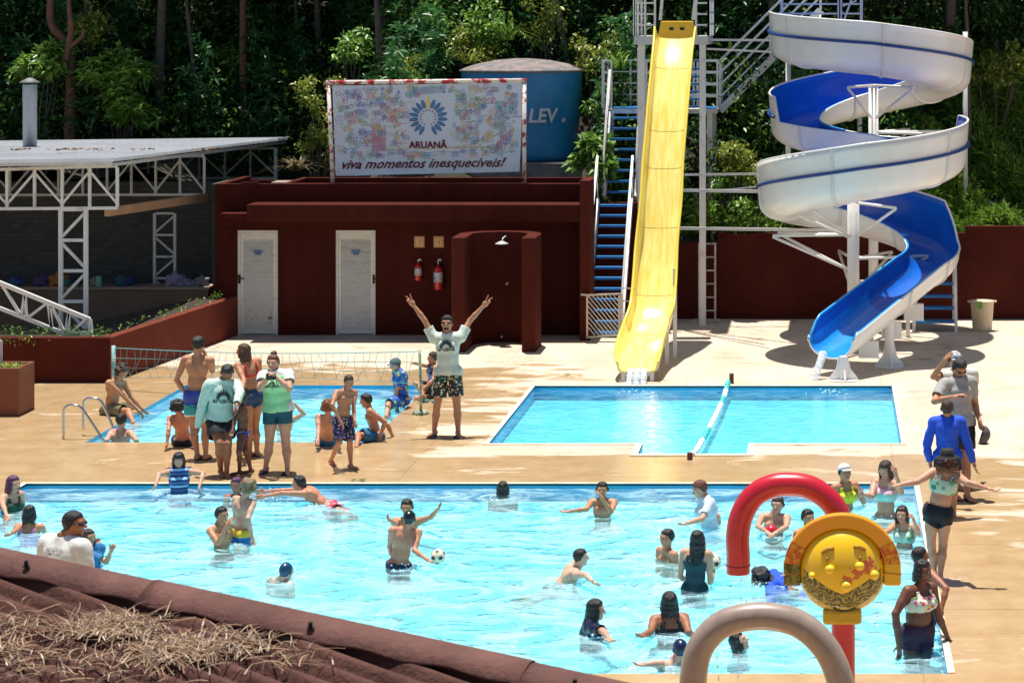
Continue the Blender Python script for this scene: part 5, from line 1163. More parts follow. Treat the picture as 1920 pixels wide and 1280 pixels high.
# undergrowth: one leafy mass over the hill
def mass(name, label, n, xr, yr, hmax, kind, L, seed, dens=None, up=.25, wr=.5, cat='undergrowth', pal=0, pz=None):
    rs = np.random.RandomState(seed); X = rs.uniform(*xr, n * 3); Y = rs.uniform(*yr, n * 3)
    f = .5 + .5 * np.sin(X * 1.7 + seed) * np.sin(Y * 1.1 + X * .6) + .35 * np.sin(X * 4.3 + Y * 2.2 + seed * 2); keep = (rs.rand(n * 3) < np.clip(f, .04, 1))  & ((kind == 'grass') | ~((X > 2.0) & (Y < 55.2))) & ~((np.abs(X - tc_.x) < 1.75) & (Y < tc_.y + 1.6))
    Y = Y + 6.6 * np.clip((-9.5 - X) / 2, 0, 1); X, Y = X[keep][:n], Y[keep][:n]; f = f[keep][:n]; n = len(X)
    h = hmax * np.clip(f, .15, 1.1) * rs.rand(n) ** .7; Z = np.array([hill_z(a, c) for a, c in zip(X, Y)]) + h
    p = np.stack([X, Y, Z], 1)
    if pal: Cs, Ds = palmate(rs, p, pal, L); 
    else: Cs, Ds = p, dirs(rs, n, up)
    m_ = len(Cs); o = leaf_object(name, Cs, Ds, L * rs.uniform(.6, 1.3, m_), L * wr * rs.uniform(.7, 1.2, m_), np.clip(rs.rand(m_) * .7 + .3 * np.tile(h / hmax, m_ // n), 0, 1), LM[kind], seed=seed)
    return tag(o, label, cat, kind='stuff')
mass('undergrowth', 'dark tangled undergrowth covering the wooded hill', 60000, (-27, 7), (50.3, 63), 2.3, 'dark', .17, 1)
mass('undergrowth', 'mid green leafy undergrowth on the wooded hill', 24000, (-27, 7), (50.3, 60), 2.6, 'mid', .15, 2)
mass('undergrowth', 'broad lobed leaves in the shaded undergrowth', 3800, (-26, -8), (50.2, 57), 2.9, 'teal', .26, 3, pal=6, wr=.32)
mass('undergrowth', 'bluish shaded leaves behind the billboard and the tank', 3000, (-10, 6), (50.5, 58), 2.8, 'teal', .22, 6, pal=5, wr=.35)
mass('hill_grass', 'bright green grass and weeds on the slope right of the spiral slide', 34000, (1.6, 7), (49.6, 56.0), .6, 'grass', .34, 4, up=1.6, wr=.10, cat='grass')
mass('hill_grass', 'sunlit weeds between the yellow slide and the spiral slide', 9000, (-5.2, 1.6), (49.5, 52.2), .75, 'grass', .24, 5, up=.9, wr=.25, cat='grass')
# individual shrubs
def shrub(px, py, s, r, kind, label, n=420, L=.17, pal=0, wr=.5, seed=0, name='shrub', flat=.8, stem=True, up=.3):
    rs = np.random.RandomState(seed + 50); c = P(px, py, s); gz = hill_z(c.x, c.y); root = thing(name, label, 'plant' if name != 'shrub' else 'shrub', (c.x, c.y, min(gz, c.z - r * .4)))
    cl = [(c.x + rs.uniform(-.6, .6) * r, c.y + rs.uniform(-.5, .5) * r, c.z + rs.uniform(-.6, .6) * r * flat, r * rs.uniform(.3, .5)) for _ in range(8)]
    p = crown_pts(rs, cl, n // 8)
    if pal: Cs, Ds = palmate(rs, p, pal, L)
    else: Cs, Ds = p, dirs(rs, len(p), up)
    m_ = len(Cs); leaf_object('foliage', Cs, Ds, L * rs.uniform(.7, 1.25, m_), L * wr * rs.uniform(.8, 1.2, m_), rs.rand(m_), LM[kind], root, seed=seed)
    if stem:
        b = MB()
        for k in range(5): q_ = Vector(cl[k][:3]); trunk(b, [Vector(root.location), Vector(root.location).lerp(q_, .5) + Vector((.05 * k - .1, 0, 0)), q_], .025, .008, 6)
        b.build('stem', bark_g, root, True)
    return root
shrub(165, 55, 75.8, .85, 'yellow', 'sunlit yellow green bush above the fork of the red brown trunk', 800, .14, seed=1)
shrub(75, 110, 76.8, .8, 'mid', 'pale leaved shrub left of the forked trunk', 260, .24, pal=6, wr=.34, seed=2)
shrub(222, 130, 76.8, .95, 'mid', 'bright palmate leaved shrub right of the forked trunk', 330, .26, pal=7, wr=.3, seed=3)
shrub(245, 195, 77.3, .8, 'mid', 'leafy shrub just above the middle of the pavilion roof', 240, .25, pal=6, wr=.34, seed=4)
shrub(330, 150, 73.8, 1.0, 'teal', 'dark green big leaved shrub in shade over the pavilion', 260, .27, pal=6, wr=.34, seed=5)
shrub(430, 120, 73.8, 1.0, 'mid', 'green creeper covered shrub left of the billboard', 260, .24, pal=6, wr=.34, seed=6)
shrub(420, 210, 74.8, .8, 'teal', 'dark shrub with round leaves near the far corner of the pavilion roof', 200, .25, pal=5, wr=.5, seed=7)
shrub(600, 190, 86, .65, 'yellow', 'climbing plant with small bright leaves beside the left billboard post', 700, .10, seed=8, flat=1.8)
shrub(600, 275, 86, .55, 'yellow', 'low bright leaved weed patch at the foot of the left billboard post', 500, .10, seed=18, flat=1.0)
shrub(765, 125, 84, .5, 'yellow', 'small sunlit shrub peeping over the top of the billboard', 350, .10, seed=9)
shrub(930, 55, 82, 1.1, 'mid', 'sunlit leafy shrub above the right end of the billboard', 800, .16, seed=10)
shrub(1010, 35, 82, .8, 'yellow', 'yellow green shrub above the water tank lid', 500, .13, seed=11)
shrub(1115, 100, 84, .7, 'yellow', 'sunlit shrub between the water tank and the stair railing', 450, .13, seed=12)
shrub(1128, 190, 85, .5, 'mid', 'shrub right of the blue tank behind the stair', 400, .14, seed=13)
shrub(1125, 290, 88, .65, 'mid', 'bright broad leaved shrub at the side of the tank plinth', 170, .26, pal=5, wr=.5, seed=14)
shrub(1400, 300, 88, .8, 'yellow', 'sunlit yellow green shrub left of the spiral slide', 900, .12, seed=15)
shrub(1405, 395, 89, .55, 'mid', 'leafy shrub spilling over the wall left of the lowest spiral turn', 600, .13, seed=16)
shrub(1375, 340, 88, .55, 'mid', 'green shrub behind the white tie bars', 500, .12, seed=17)
shrub(880, 90, 83, .7, 'yellow', 'sunlit yellow green bush above the billboard, left of the tank lid', 500, .15, seed=31)
shrub(820, 40, 81, .8, 'mid', 'pale green bush high above the middle of the billboard', 500, .17, seed=32)
shrub(1420, 200, 84, .8, 'mid', 'leafy bush under the diagonal stair', 500, .16, seed=33)
shrub(1870, 120, 82, .8, 'yellow', 'sunlit bush at the right edge above the grassy slope', 600, .14, seed=34)
shrub(660, 90, 82, .7, 'mid', 'green bush above the left corner of the billboard', 400, .17, seed=35)
shrub(1640, 35, 78, .6, 'yellow', 'fern like sprig catching the sun above the spiral slide', 160, .16, wr=.2, seed=19)
shrub(1880, 45, 80, 1.0, 'dark', 'dark leafed bush at the top right corner of the picture', 900, .16, seed=20)
shrub(1760, 45, 80, .9, 'dark', 'dark broad leaved bush above the top right of the spiral slide', 700, .18, seed=21)
def tuft(px, py, s, n, L, kind, label, seed=0, name='grass_clump', z=None, w=.03, spread=.12):
    rs = np.random.RandomState(seed); c = P(px, py, s) if z is None else Vector((*P(px, py, s).xy, z)); b = MB(); root = None
    for k in range(n):
        a = rs.uniform(0, 2 * PI); el = rs.uniform(.6, 1.4); l_ = L * rs.uniform(.6, 1.1); pts = []
        o = c + Vector((rs.uniform(-spread, spread), rs.uniform(-spread, spread), 0)); d_ = Vector((math.cos(a), math.sin(a), 0))
        for j in range(6): t = j / 5; pts.append(o + d_ * l_ * t * math.cos(el) * (1 + t * .6) + Vector((0, 0, l_ * (math.sin(el) * t - .55 * t * t * 1.2))))
        sd = Vector((-d_.y, d_.x, 0)) * w
        b.add([q_ for j, p in enumerate(pts) for q_ in (p - sd * (1 - j / 5.3), p + sd * (1 - j / 5.3))], [(2 * j, 2 * j + 1, 2 * j + 3, 2 * j + 2) for j in range(5)])
    o = b.build(name, LM[kind]); at = o.data.attributes.new('tint', 'FLOAT', 'POINT'); at.data.foreach_set('value', np.repeat(rs.rand(n), 12).astype(np.float32)); return tag(o, label, 'plant')
tuft(330, 262, 75.8, 60, 1.0, 'grass', 'tall arching grass clump behind the far edge of the pavilion roof', 1)
tuft(25, 285, 75.8, 50, 1.0, 'grass', 'grass clump at the left edge behind the flue pipe', 2)
tuft(270, 335, 75.8, 26, .6, 'yellow', 'pale spiky plant seen through the pavilion truss', 3)
tuft(120, 285, 75.8, 34, .8, 'dry', 'dry stalky grass at the foot of the forked tree', 4)
tuft(555, 320, 84, 60, .9, 'dry', 'dry yellowish grass left of the billboard on the slope', 5)
tuft(480, 330, 75.8, 60, .9, 'dry', 'dry grass clump behind the roof block of the red building', 6)
tuft(880, 120, 84, 30, .9, 'yellow', 'long bladed sunlit grass above the top rail of the billboard', 7)
tuft(950, 75, 83, 40, 1.2, 'grass', 'tall grass arching over the water tank', 8)
tuft(1160, 130, 85, 26, 1.2, 'grass', 'tall reed like grass behind the stair railing', 9)
tuft(1370, 290, 88, 70, .7, 'yellow', 'sunlit tall grass behind the tie bars', 10)
# growth in the planters
def strip_plants(name, label, p0, p1, n, L, kind, seed, h=.18, w=.12):
    rs = np.random.RandomState(seed); t = rs.rand(n); f = .5 + .5 * np.sin(t * 40 + seed); keep = rs.rand(n) < f + .15; t = t[keep]; n = len(t); p0 = np.array(p0); p1 = np.array(p1)
    p = p0 + (p1 - p0) * t[:, None] + rs.normal(0, 1, (n, 3)) * [w * .6, w, .01] + np.stack([np.zeros(n), np.zeros(n), h * rs.rand(n)], 1)
    return tag(leaf_object(name, p, dirs(rs, n, .3), L * rs.uniform(.6, 1.3, n), L * .5 * rs.uniform(.6, 1.2, n), rs.rand(n), LM[kind], seed=seed), label, 'plants', kind='stuff')
strip_plants('planter_growth', 'low green ground cover along the top of the front planter wall', (xq - 3.2, yq + .3, zq - .05), (xq - .2, yq + .35, zq - .05), 900, .07, 'mid', 1)
strip_plants('planter_growth', 'creeper leaves hanging over the front planter wall', (xq - 3.2, yq - .02, zq - .1), (xq - 1.2, yq - .02, zq - .1), 260, .06, 'yellow', 3, h=.1, w=.03)
strip_plants('planter_growth', 'small plants along the receding side wall', (xq - .1, yq + .3, zq - .05), (xe - .25, ye - .3, zq - .05), 260, .07, 'mid', 2, w=.07)
tt_ = tuft(22, 692, sx_, 110, .26, 'yellow', 'pale yellow flowering plant growing in the brown planter box', 12, name='flowering_plant', z=pb_z - .05, w=.012, spread=.16); tt_.location.y += .35; tt_.location.x -= .15
# scattered extra detail on deck
b = MB(); c_ = G(668, 902); rg = random.Random(1)
for k in range(7): x, y = c_.x + rg.uniform(-.1, .1), c_.y + rg.uniform(-.04, .04); b.add([(x, y, .016), (x + .06, y + .02, .02), (x + .07, y + .05, .03), (x + .01, y + .04, .02)], [(0, 1, 2, 3)])
tag(b.build('fallen_leaves', LM['yellow']), 'few yellow fallen leaves at the edge of the main pool', 'leaves', kind='stuff')
c_ = G(808, 753); b = MB(); 
for dx in (-.08, .06): b.ell((c_.x + dx, c_.y, .02), (.05, .13, .018), 8)
tag(b.build('flip_flops', mat('teal_rubber', (.03, .18, .18), .6)), 'pair of dark flip flops on the deck beside the net post', 'flip flops')
# ------------------------------------------------------------------ people: smooth blended bodies (distance field -> one surface)
def surface(prims, h, k=.03, margin=.03):
    """prims: ('c',a,b,ra,rb) tapered capsule | ('e',c,R,rad) ellipsoid in frame R. Returns verts, quads"""
    lo = np.full(3, 1e9); hi = np.full(3, -1e9); bb = []
    for p in prims:
        if p[0] == 'c': a, b_ = np.array(p[1]), np.array(p[2]); r = max(p[3], p[4]); l_, u_ = np.minimum(a, b_) - r, np.maximum(a, b_) + r
        else: c = np.array(p[1]); e = np.abs(np.array(p[2]).T @ np.diag(p[3])).sum(1); l_, u_ = c - e, c + e
        bb.append((l_, u_)); lo = np.minimum(lo, l_); hi = np.maximum(hi, u_)
    lo -= margin + 2 * h; hi += margin + 2 * h; n = np.ceil((hi - lo) / h).astype(int) + 1
    V = np.full(n, .2, dtype=np.float32)
    for p, (l_, u_) in zip(prims, bb):
        kk = p[5] if len(p) > 5 and p[0] == 'c' else (p[4] if len(p) > 4 and p[0] == 'e' else k)
        i0 = np.maximum(0, np.floor((l_ - kk - 2 * h - lo) / h).astype(int)); i1 = np.minimum(n, np.ceil((u_ + kk + 2 * h - lo) / h).astype(int) + 1)
        ax = [lo[d] + h * np.arange(i0[d], i1[d]) for d in range(3)]; X, Y, Z = np.meshgrid(*ax, indexing='ij', sparse=True)
        if p[0] == 'c':
            a, b_ = np.array(p[1], float), np.array(p[2], float); d_ = b_ - a; L2 = max(1e-9, d_ @ d_)
            t = np.clip(((X - a[0]) * d_[0] + (Y - a[1]) * d_[1] + (Z - a[2]) * d_[2]) / L2, 0, 1)
            q = np.sqrt((X - a[0] - t * d_[0]) ** 2 + (Y - a[1] - t * d_[1]) ** 2 + (Z - a[2] - t * d_[2]) ** 2) - (p[3] + (p[4] - p[3]) * t)
        else:
            c = np.array(p[1], float); R = np.array(p[2], float); rr = np.array(p[3], float); s = 0; s2 = 0
            for j in range(3):
                w_ = (X - c[0]) * R[j][0] + (Y - c[1]) * R[j][1] + (Z - c[2]) * R[j][2]; s = s + (w_ / rr[j]) ** 2; s2 = s2 + (w_ / rr[j] ** 2) ** 2
            k1 = np.sqrt(s); q = k1 * (k1 - 1) / np.maximum(np.sqrt(s2), 1e-6)
        sl_ = tuple(slice(a, b_) for a, b_ in zip(i0, i1)); A = V[sl_]; hh = np.clip(.5 + .5 * (A - q) / kk, 0, 1); V[sl_] = A * (1 - hh) + q * hh - kk * hh * (1 - hh)
    return nets(V, lo, h)
def nets(V, lo, h):
    S = V < 0; n = V.shape; cn = tuple(x - 1 for x in n); acc = np.zeros(cn + (3,), np.float32); cnt = np.zeros(cn, np.float32)
    cs = [(i, j, k) for i in (0, 1) for j in (0, 1) for k in (0, 1)]
    def sub(A, o): return A[o[0]:o[0] + cn[0], o[1]:o[1] + cn[1], o[2]:o[2] + cn[2]]
    for a in cs:
        for d in range(3):
            if a[d]: continue
            b_ = list(a); b_[d] = 1; b_ = tuple(b_); m = sub(S, a) != sub(S, b_); va, vb = sub(V, a)[m], sub(V, b_)[m]; t = va / (va - vb)
            v = np.tile(np.array(a, np.float32), (len(t), 1)); v[:, d] = t; acc[m] += v; cnt[m] += 1
    act = cnt > 0; idx = np.full(cn, -1, np.int64); ids = np.argwhere(act); idx[act] = np.arange(len(ids))
    verts = (ids + acc[act] / cnt[act][:, None]) * h + lo; F_ = []
    for d in range(3):
        e1, e2 = (d + 1) % 3, (d + 2) % 3
        s0 = [slice(1, x - 1) for x in n]; s1 = [slice(1, x - 1) for x in n]; s0[d] = slice(0, n[d] - 1); s1[d] = slice(1, n[d])
        m = S[tuple(s0)] != S[tuple(s1)]; ins = S[tuple(s0)][m]; g = np.argwhere(m); off = np.array([1, 1, 1]); off[d] = 0; g = g + off
        def cell(a, b_): q = g.copy(); q[:, e1] -= a; q[:, e2] -= b_; return idx[q[:, 0], q[:, 1], q[:, 2]]
        f = np.stack([cell(1, 1), cell(0, 1), cell(0, 0), cell(1, 0)], 1); f[~ins] = f[~ins][:, ::-1]; F_.append(f)
    return verts, np.concatenate(F_)
def np_mesh(name, v, f, mats, fm=None, smooth=True):
    me = bpy.data.meshes.new(name); me.vertices.add(len(v)); me.vertices.foreach_set('co', np.asarray(v, np.float32).reshape(-1)); k = f.shape[1]
    me.loops.add(f.size); me.loops.foreach_set('vertex_index', f.reshape(-1).astype(np.int32)); me.polygons.add(len(f))
    me.polygons.foreach_set('loop_start', np.arange(0, f.size, k, dtype=np.int32)); me.polygons.foreach_set('loop_total', np.full(len(f), k, np.int32))
    for m in mats: me.materials.append(m)
    if fm is not None: me.polygons.foreach_set('material_index', fm.astype(np.int32))
    me.polygons.foreach_set('use_smooth', np.full(len(f), smooth)); me.update(calc_edges=True)
    o = bpy.data.objects.new(name, me); C.objects.link(o); return o
def laplace(v, f, it=2, lam=.5):
    for _ in range(it):
        s = np.zeros_like(v); c = np.zeros(len(v))
        for a, b_ in ((0, 1), (1, 2), (2, 3), (3, 0)):
            np.add.at(s, f[:, a], v[f[:, b_]]); np.add.at(c, f[:, a], 1); np.add.at(s, f[:, b_], v[f[:, a]]); np.add.at(c, f[:, b_], 1)
        v = v + lam * (s / np.maximum(c, 1)[:, None] - v)
    return v
def vnormals(v, f):
    n = np.cross(v[f[:, 2]] - v[f[:, 0]], v[f[:, 3]] - v[f[:, 1]]); o = np.zeros_like(v)
    for j in range(4): np.add.at(o, f[:, j], n)
    return unit(o)
def noise3(p, fr, seed=0):
    q = p * fr + seed * 1.7; return (np.sin(q[:, 0] + 1.3 * np.sin(q[:, 1] * .9)) + np.sin(q[:, 1] * 1.1 + 1.7 * np.sin(q[:, 2])) + np.sin(q[:, 2] * 1.2 + 1.1 * np.sin(q[:, 0] * 1.3))) / 3
SK = {}
def skin(name, c):
    if name not in SK: SK[name] = mat('skin_' + name, c, .50, 0, 9, col2=(c[0] * .84, c[1] * .76, c[2] * .72), thr=(.35, .65), spec=.4, sub=.0)
    return SK[name]
SKINS = {'fair': (.60, .33, .22), 'tan': (.50, .24, .13), 'brown': (.34, .14, .075), 'dark': (.17, .07, .042), 'pale': (.64, .40, .29), 'red': (.58, .25, .15)}
lip_m = mat('lips', (.36, .10, .08), .5); eye_m = mat('eye', (.03, .02, .015), .25); brow_m = mat('eyebrow_hair', (.03, .018, .012), .8); white_eye = mat('eye_white', (.6, .58, .55), .3)
HAIRC = {'black': (.012, .009, .008), 'brown': (.05, .024, .012), 'auburn': (.16, .05, .018), 'blond': (.26, .17, .085), 'chestnut': (.10, .045, .02), 'purple': (.10, .02, .09), 'ginger': (.24, .085, .025)}
def hair_mat(c, wet=False):
    return mat('hair_%s%s' % (c, '_wet' if wet else ''), HAIRC[c], .28 if wet else .45, .35, 30, .6, 60, aniso=(2, 2, .6))
def cloth(name, c, c2=None, sc=14, thr=(.45, .5), rough=.8): return mat('cloth_' + name, c, rough, 0 if c2 else .08, sc, .25, 30, col2=c2, thr=thr)
def striped(name, cs, axis=2, per=.1):
    m = mat('cloth_' + name, cs[0], .7); n = m.node_tree.nodes; l = m.node_tree.links
    if 'done' in m: return m
    m['done'] = 1; tc = n.new('ShaderNodeTexCoord'); sx = n.new('ShaderNodeSeparateXYZ'); l.new(tc.outputs['Object'], sx.inputs[0])
    d_ = n.new('ShaderNodeMath'); d_.operation = 'DIVIDE'; d_.inputs[1].default_value = per; l.new(sx.outputs[axis], d_.inputs[0]); f_ = n.new('ShaderNodeMath'); f_.operation = 'FRACT'; l.new(d_.outputs[0], f_.inputs[0])
    r = n.new('ShaderNodeValToRGB'); r.color_ramp.interpolation = 'CONSTANT'
    for i in range(len(cs) - 2): r.color_ramp.elements.new(.5)
    for i, c in enumerate(cs): r.color_ramp.elements[i].position = i / len(cs); r.color_ramp.elements[i].color = (*c, 1)
    l.new(f_.outputs[0], r.inputs[0]); l.new(r.outputs[0], n['Principled BSDF'].inputs['Base Color']); return m
def floral(name, base, cols, sc=16):
    m = mat('cloth_' + name, base, .7); n = m.node_tree.nodes; l = m.node_tree.links
    if 'done' in m: return m
    m['done'] = 1; tc = n.new('ShaderNodeTexCoord'); vo = n.new('ShaderNodeTexVoronoi'); vo.inputs['Scale'].default_value = sc; l.new(tc.outputs['Object'], vo.inputs[0])
    r = n.new('ShaderNodeValToRGB'); r.color_ramp.interpolation = 'CONSTANT'
    for i in range(len(cols) - 2): r.color_ramp.elements.new(.5)
    for i, c in enumerate(cols): r.color_ramp.elements[i].position = i / len(cols); r.color_ramp.elements[i].color = (*c, 1)
    sx = n.new('ShaderNodeSeparateXYZ'); l.new(vo.outputs['Color'], sx.inputs[0]); l.new(sx.outputs[0], r.inputs[0])
    lt = n.new('ShaderNodeMath'); lt.operation = 'LESS_THAN'; lt.inputs[1].default_value = .42; l.new(vo.outputs['Distance'], lt.inputs[0])
    mx = n.new('ShaderNodeMixRGB'); mx.inputs[1].default_value = (*base, 1); l.new(lt.outputs[0], mx.inputs[0]); l.new(r.outputs[0], mx.inputs[2]); l.new(mx.outputs[0], n['Principled BSDF'].inputs['Base Color']); return m
V3 = lambda a: np.array([a[0], a[1], a[2]], float)
def nrm(a): return a / max(1e-9, np.linalg.norm(a))
def solve(a, L, spec):
    x, y = spec[0], spec[1]; sg_ = spec[2] if len(spec) > 2 else -1
    Y = a[1]
    for _ in range(3):
        dx = (x - VX) * Y / F - a[0]; dz = H - (y - VY) * Y / F - a[2]; r = L * L - dx * dx - dz * dz; Y = a[1] + (sg_ * math.sqrt(r) if r > 0 else 0)
    return np.array([(x - VX) * Y / F, Y, H - (y - VY) * Y / F])
def flat(a, L, px):
    p = np.array([(px[0] - VX) * a[1] / F, a[1], H - (px[1] - VY) * a[1] / F]); d_ = p - a; n = max(1e-6, np.linalg.norm(d_)); return a + d_ / n * min(max(n, .86 * L), 1.12 * L)
def fwd_of(yaw): a = math.radians(yaw); return np.array([math.sin(a), -math.cos(a), 0.0])
def hand_prims(W, d_, pn, L, pose, side):
    """wrist W, direction d_, palm normal pn, hand length L"""
    th = nrm(np.cross(d_, pn)) * side; P_ = []; pl = L * .5
    c = W + d_ * pl * .55; R = np.array([th, pn, d_]); P_.append(('e', c, R, (L * .24, L * .10, pl * .62)))
    for i, (o, fl) in enumerate(((.75, .46), (.25, .52), (-.25, .48), (-.72, .38))):
        base = W + d_ * pl * .95 + th * o * L * .21; q = o * .12
        if pose == 'V' : curl = [0, 0, 1, 1][i]; q = (.30, -.22, 0, 0)[i]
        elif pose == 'fist': curl = 1
        elif pose == 'flat': curl = 0; q = o * .28
        else: curl = .35
        dd = nrm(d_ + th * q + pn * curl * .5); r = L * .052; m1 = base + dd * L * fl * .5
        d2 = nrm(dd * (1 - curl) + pn * curl * 1.2 - d_ * (.4 if curl == 1 else 0)); e = m1 + d2 * L * fl * (.5 if curl < 1 else .42)
        P_ += [('c', base, m1, r * 1.1, r, .006), ('c', m1, e, r, r * .8, .006)]
    tb = W + d_ * pl * .3 + th * L * .16; te = tb + nrm(d_ * .8 + th * (.9 if pose != 'V' else -.2) + pn * (.3 if pose != 'V' else .8)) * L * .30; P_.append(('c', tb, te, L * .065, L * .048, .008)); tf = te + nrm(d_ * 1.0 + th * (.25 if pose != 'V' else -.8) + pn * .3) * L * .16; P_.append(('c', te, tf, L * .05, L * .042, .006))
    return P_
RINGS = []
def person(label, base, h, yaw, head, pelvis=None, neck=None, ra=None, la=None, rl=None, ll=None, skin_c='tan', hair=('short', 'black'), wear=(), fat=1.0, fem=False, hs=None, hyaw=None, hpitch=0, hands=('relax', 'relax'), legs=True, s=None, voxel=None, neck_dz=0, cat='person', foot=None, pel_sg=-1, sun=False):
    if s is None: s = sg(base[1]) if base[0] == 'g' else (base[1] - VY) / (H - WZ)
    hs = hs or .100 * h + .063; fw = fwd_of(yaw); Hc = V3(P(head[0], head[1], s)); up0 = np.array([0, 0, 1.0])
    LN = .55 * hs + .030 * h; N = Hc - up0 * LN + fw * -.005 * h if neck is None else flat(Hc, LN, neck)
    TL_ = .300 * h; Pv = N - up0 * TL_ if pelvis is None else (flat(N, TL_, pelvis) if len(pelvis) < 3 else solve(N, TL_, pelvis))
    if pelvis is not None:
        d_ = Pv - N; Pv = N + d_ * min(1.12, max(.75, TL_ / max(.01, np.linalg.norm(d_))))
    up = nrm(N - Pv); lat = nrm(np.cross(up, fw)); fw = nrm(np.cross(lat, up)); R = np.array([lat, fw, up])
    swd = (.100 if fem else .110) * h * (1 + (fat - 1) * .3); hw = .050 * h * (1 + (fat - 1) * .5)
    S_ = {'r': N - lat * swd - up * .018 * h, 'l': N + lat * swd - up * .018 * h}; Hp = {'r': Pv - lat * hw, 'l': Pv + lat * hw}
    ft = fat; P_ = []
    P_ += [('e', Pv + up * .01 * h, R, (.092 * h * ft * (1.05 if fem else 1), .062 * h * ft, .075 * h)), ('e', Pv + up * .105 * h, R, (.078 * h * ft * (.93 if fem else 1), .056 * h * ft, .09 * h)), ('e', Pv + up * .205 * h, R, (.090 * h * ft, .062 * h * ft, .085 * h)),
           ('c', S_['r'] * .8 + N * .2, S_['l'] * .8 + N * .2, .036 * h, .036 * h), ('c', N - up * .03 * h, N + up * .03 * h, .036 * h, .030 * h), ('c', S_['r'] * .42 + N * .58 - up * .008 * h, N + up * .028 * h, .024 * h, .020 * h), ('c', S_['l'] * .42 + N * .58 - up * .008 * h, N + up * .028 * h, .024 * h, .020 * h)]
    for sd in (-1, 1):
        P_.append(('e', Pv + lat * sd * hw * .95 - fw * .03 * h - up * .01 * h, R, (.048 * h * ft, .045 * h * ft, .05 * h)))
        if fem and h > 1.35: P_.append(('e', Pv + up * .205 * h + lat * sd * .042 * h + fw * .050 * h * ft, R, (.036 * h, .034 * h * ft, .034 * h), .02))
        else: P_.append(('e', Pv + up * .225 * h + lat * sd * .040 * h + fw * .030 * h, R, (.042 * h, .034 * h, .034 * h), .02))
        P_.append(('e', N - up * .065 * h + lat * sd * .055 * h - fw * .035 * h, R, (.038 * h, .026 * h, .052 * h), .02))
    bones = {'torso': (Pv - up * .03 * h, N, .085 * h * ft)}; Lu, Lf = .170 * h, .148 * h; J = {}; lw = 1 + (ft - 1) * .6
    for sd, spec in (('r', ra), ('l', la)):
        sg_ = -1 if sd == 'r' else 1; A = S_[sd]
        if spec is None: E = A + nrm(lat * sg_ * .16 - up0) * Lu; W = E + nrm(lat * sg_ * .03 - up0 + fw * .18) * Lf
        else:
            E = solve(A, Lu, spec[0]); W = solve(E, Lf, spec[1]); 
            dE = np.linalg.norm(E - A); 
        J['E' + sd] = E; J['W' + sd] = W
        P_ += [('c', A, A * .45 + E * .55, .034 * h * lw, .026 * h * lw), ('c', A * .5 + E * .5, E, .027 * h * lw, .021 * h * lw, .015), ('c', E, E * .6 + W * .4, .0225 * h * lw, .022 * h * lw, .015), ('c', E * .65 + W * .35, W, .022 * h * lw, .0145 * h * lw, .015)]
        bones['U' + sd] = (A, E, .028 * h * lw); bones['F' + sd] = (E, W, .019 * h * lw)
    Lt, Ls = .245 * h, .242 * h
    if legs:
        for sd, spec in (('r', rl), ('l', ll)):
            sg_ = -1 if sd == 'r' else 1; A = Hp[sd]
            if spec is None:
                if base[0] == 'w': K = A - up0 * Lt; An = K - up0 * Ls * .8
                else: K = A - up0 * Lt + fw * .01; An = K - up0 * Ls
            else:
                kn, an = spec[0], spec[1]
                if len(an) > 2 and an[2] == 'g':
                    zA = .045 * h; sA = (an[1] - VY) / (H - zA); An = np.array([(an[0] - VX) / sA, F / sA, zA])
                else: An = None
                if kn is None:
                    d_ = An - A; L_ = np.linalg.norm(d_); mid = A + d_ * (Lt / (Lt + Ls)); bend = math.sqrt(max(0, (Lt ** 2 - (L_ * .5) ** 2))) if L_ < (Lt + Ls) else 0; K = mid + fw * min(.12, bend) * .8
                else: K = solve(A, Lt, (kn[0], kn[1], -1 if fw[1] < .1 else 1) if (len(an) > 2 and an[2] == 'g') else kn)
                if An is None: An = solve(K, Ls, an)
            J['K' + sd] = K; J['A' + sd] = An; cb = nrm(np.cross(lat, K - An)) ; cb = -fw
            P_ += [('c', A - up * .0, A * .5 + K * .5, .052 * h * lw, .043 * h * lw), ('c', A * .5 + K * .5, K, .043 * h * lw, .030 * h * lw, .02), ('c', K, K * .65 + An * .35 + cb * .008 * h, .030 * h * lw, .032 * h * lw, .02), ('c', K * .65 + An * .35 + cb * .008 * h, An, .032 * h * lw, .0185 * h, .02)]
            bones['T' + sd] = (A, K, .045 * h * lw); bones['C' + sd] = (K, An, .026 * h * lw)
            fd = fwd_of(foot if foot is not None else yaw); 
            if spec is not None and len(spec) > 2: fd = fwd_of(spec[2])
            fz = -.028 * h
            hl_ = An - fd * .022 * h + up0 * fz * .6; P_ += [('c', hl_, An, .020 * h, .020 * h, .015), ('c', hl_, An + fd * .085 * h + up0 * (fz - .002 * h), .0185 * h, .0165 * h, .02), ('c', An + fd * .06 * h + up0 * fz * .9 - lat * .012 * h, An + fd * .118 * h + up0 * (fz - .008 * h), .015 * h, .0095 * h, .015)]
            bones['O' + sd] = (An, An + fd * .11 * h + up0 * fz, .02 * h)
    vx = voxel or .0115 * (h / 1.7) ** .5
    bv, bf = surface(P_, vx, .028 * h / 1.7, .01); bv = laplace(bv, bf, 1)
    # head, finer
    hy = yaw if hyaw is None else hyaw; hf = fwd_of(hy); pit = math.radians(hpitch); hf = nrm(hf * math.cos(pit) - up0 * math.sin(pit)); hl = nrm(np.cross(up0, fwd_of(hy))); hu = nrm(np.cross(hf, hl)) * 1.0
    hu = hu if hu[2] > 0 else -hu; HR = np.array([hl, hf, hu]); q = hs / 2
    def hp(x, y, z): return Hc + (hl * x + hf * y + hu * z) * q
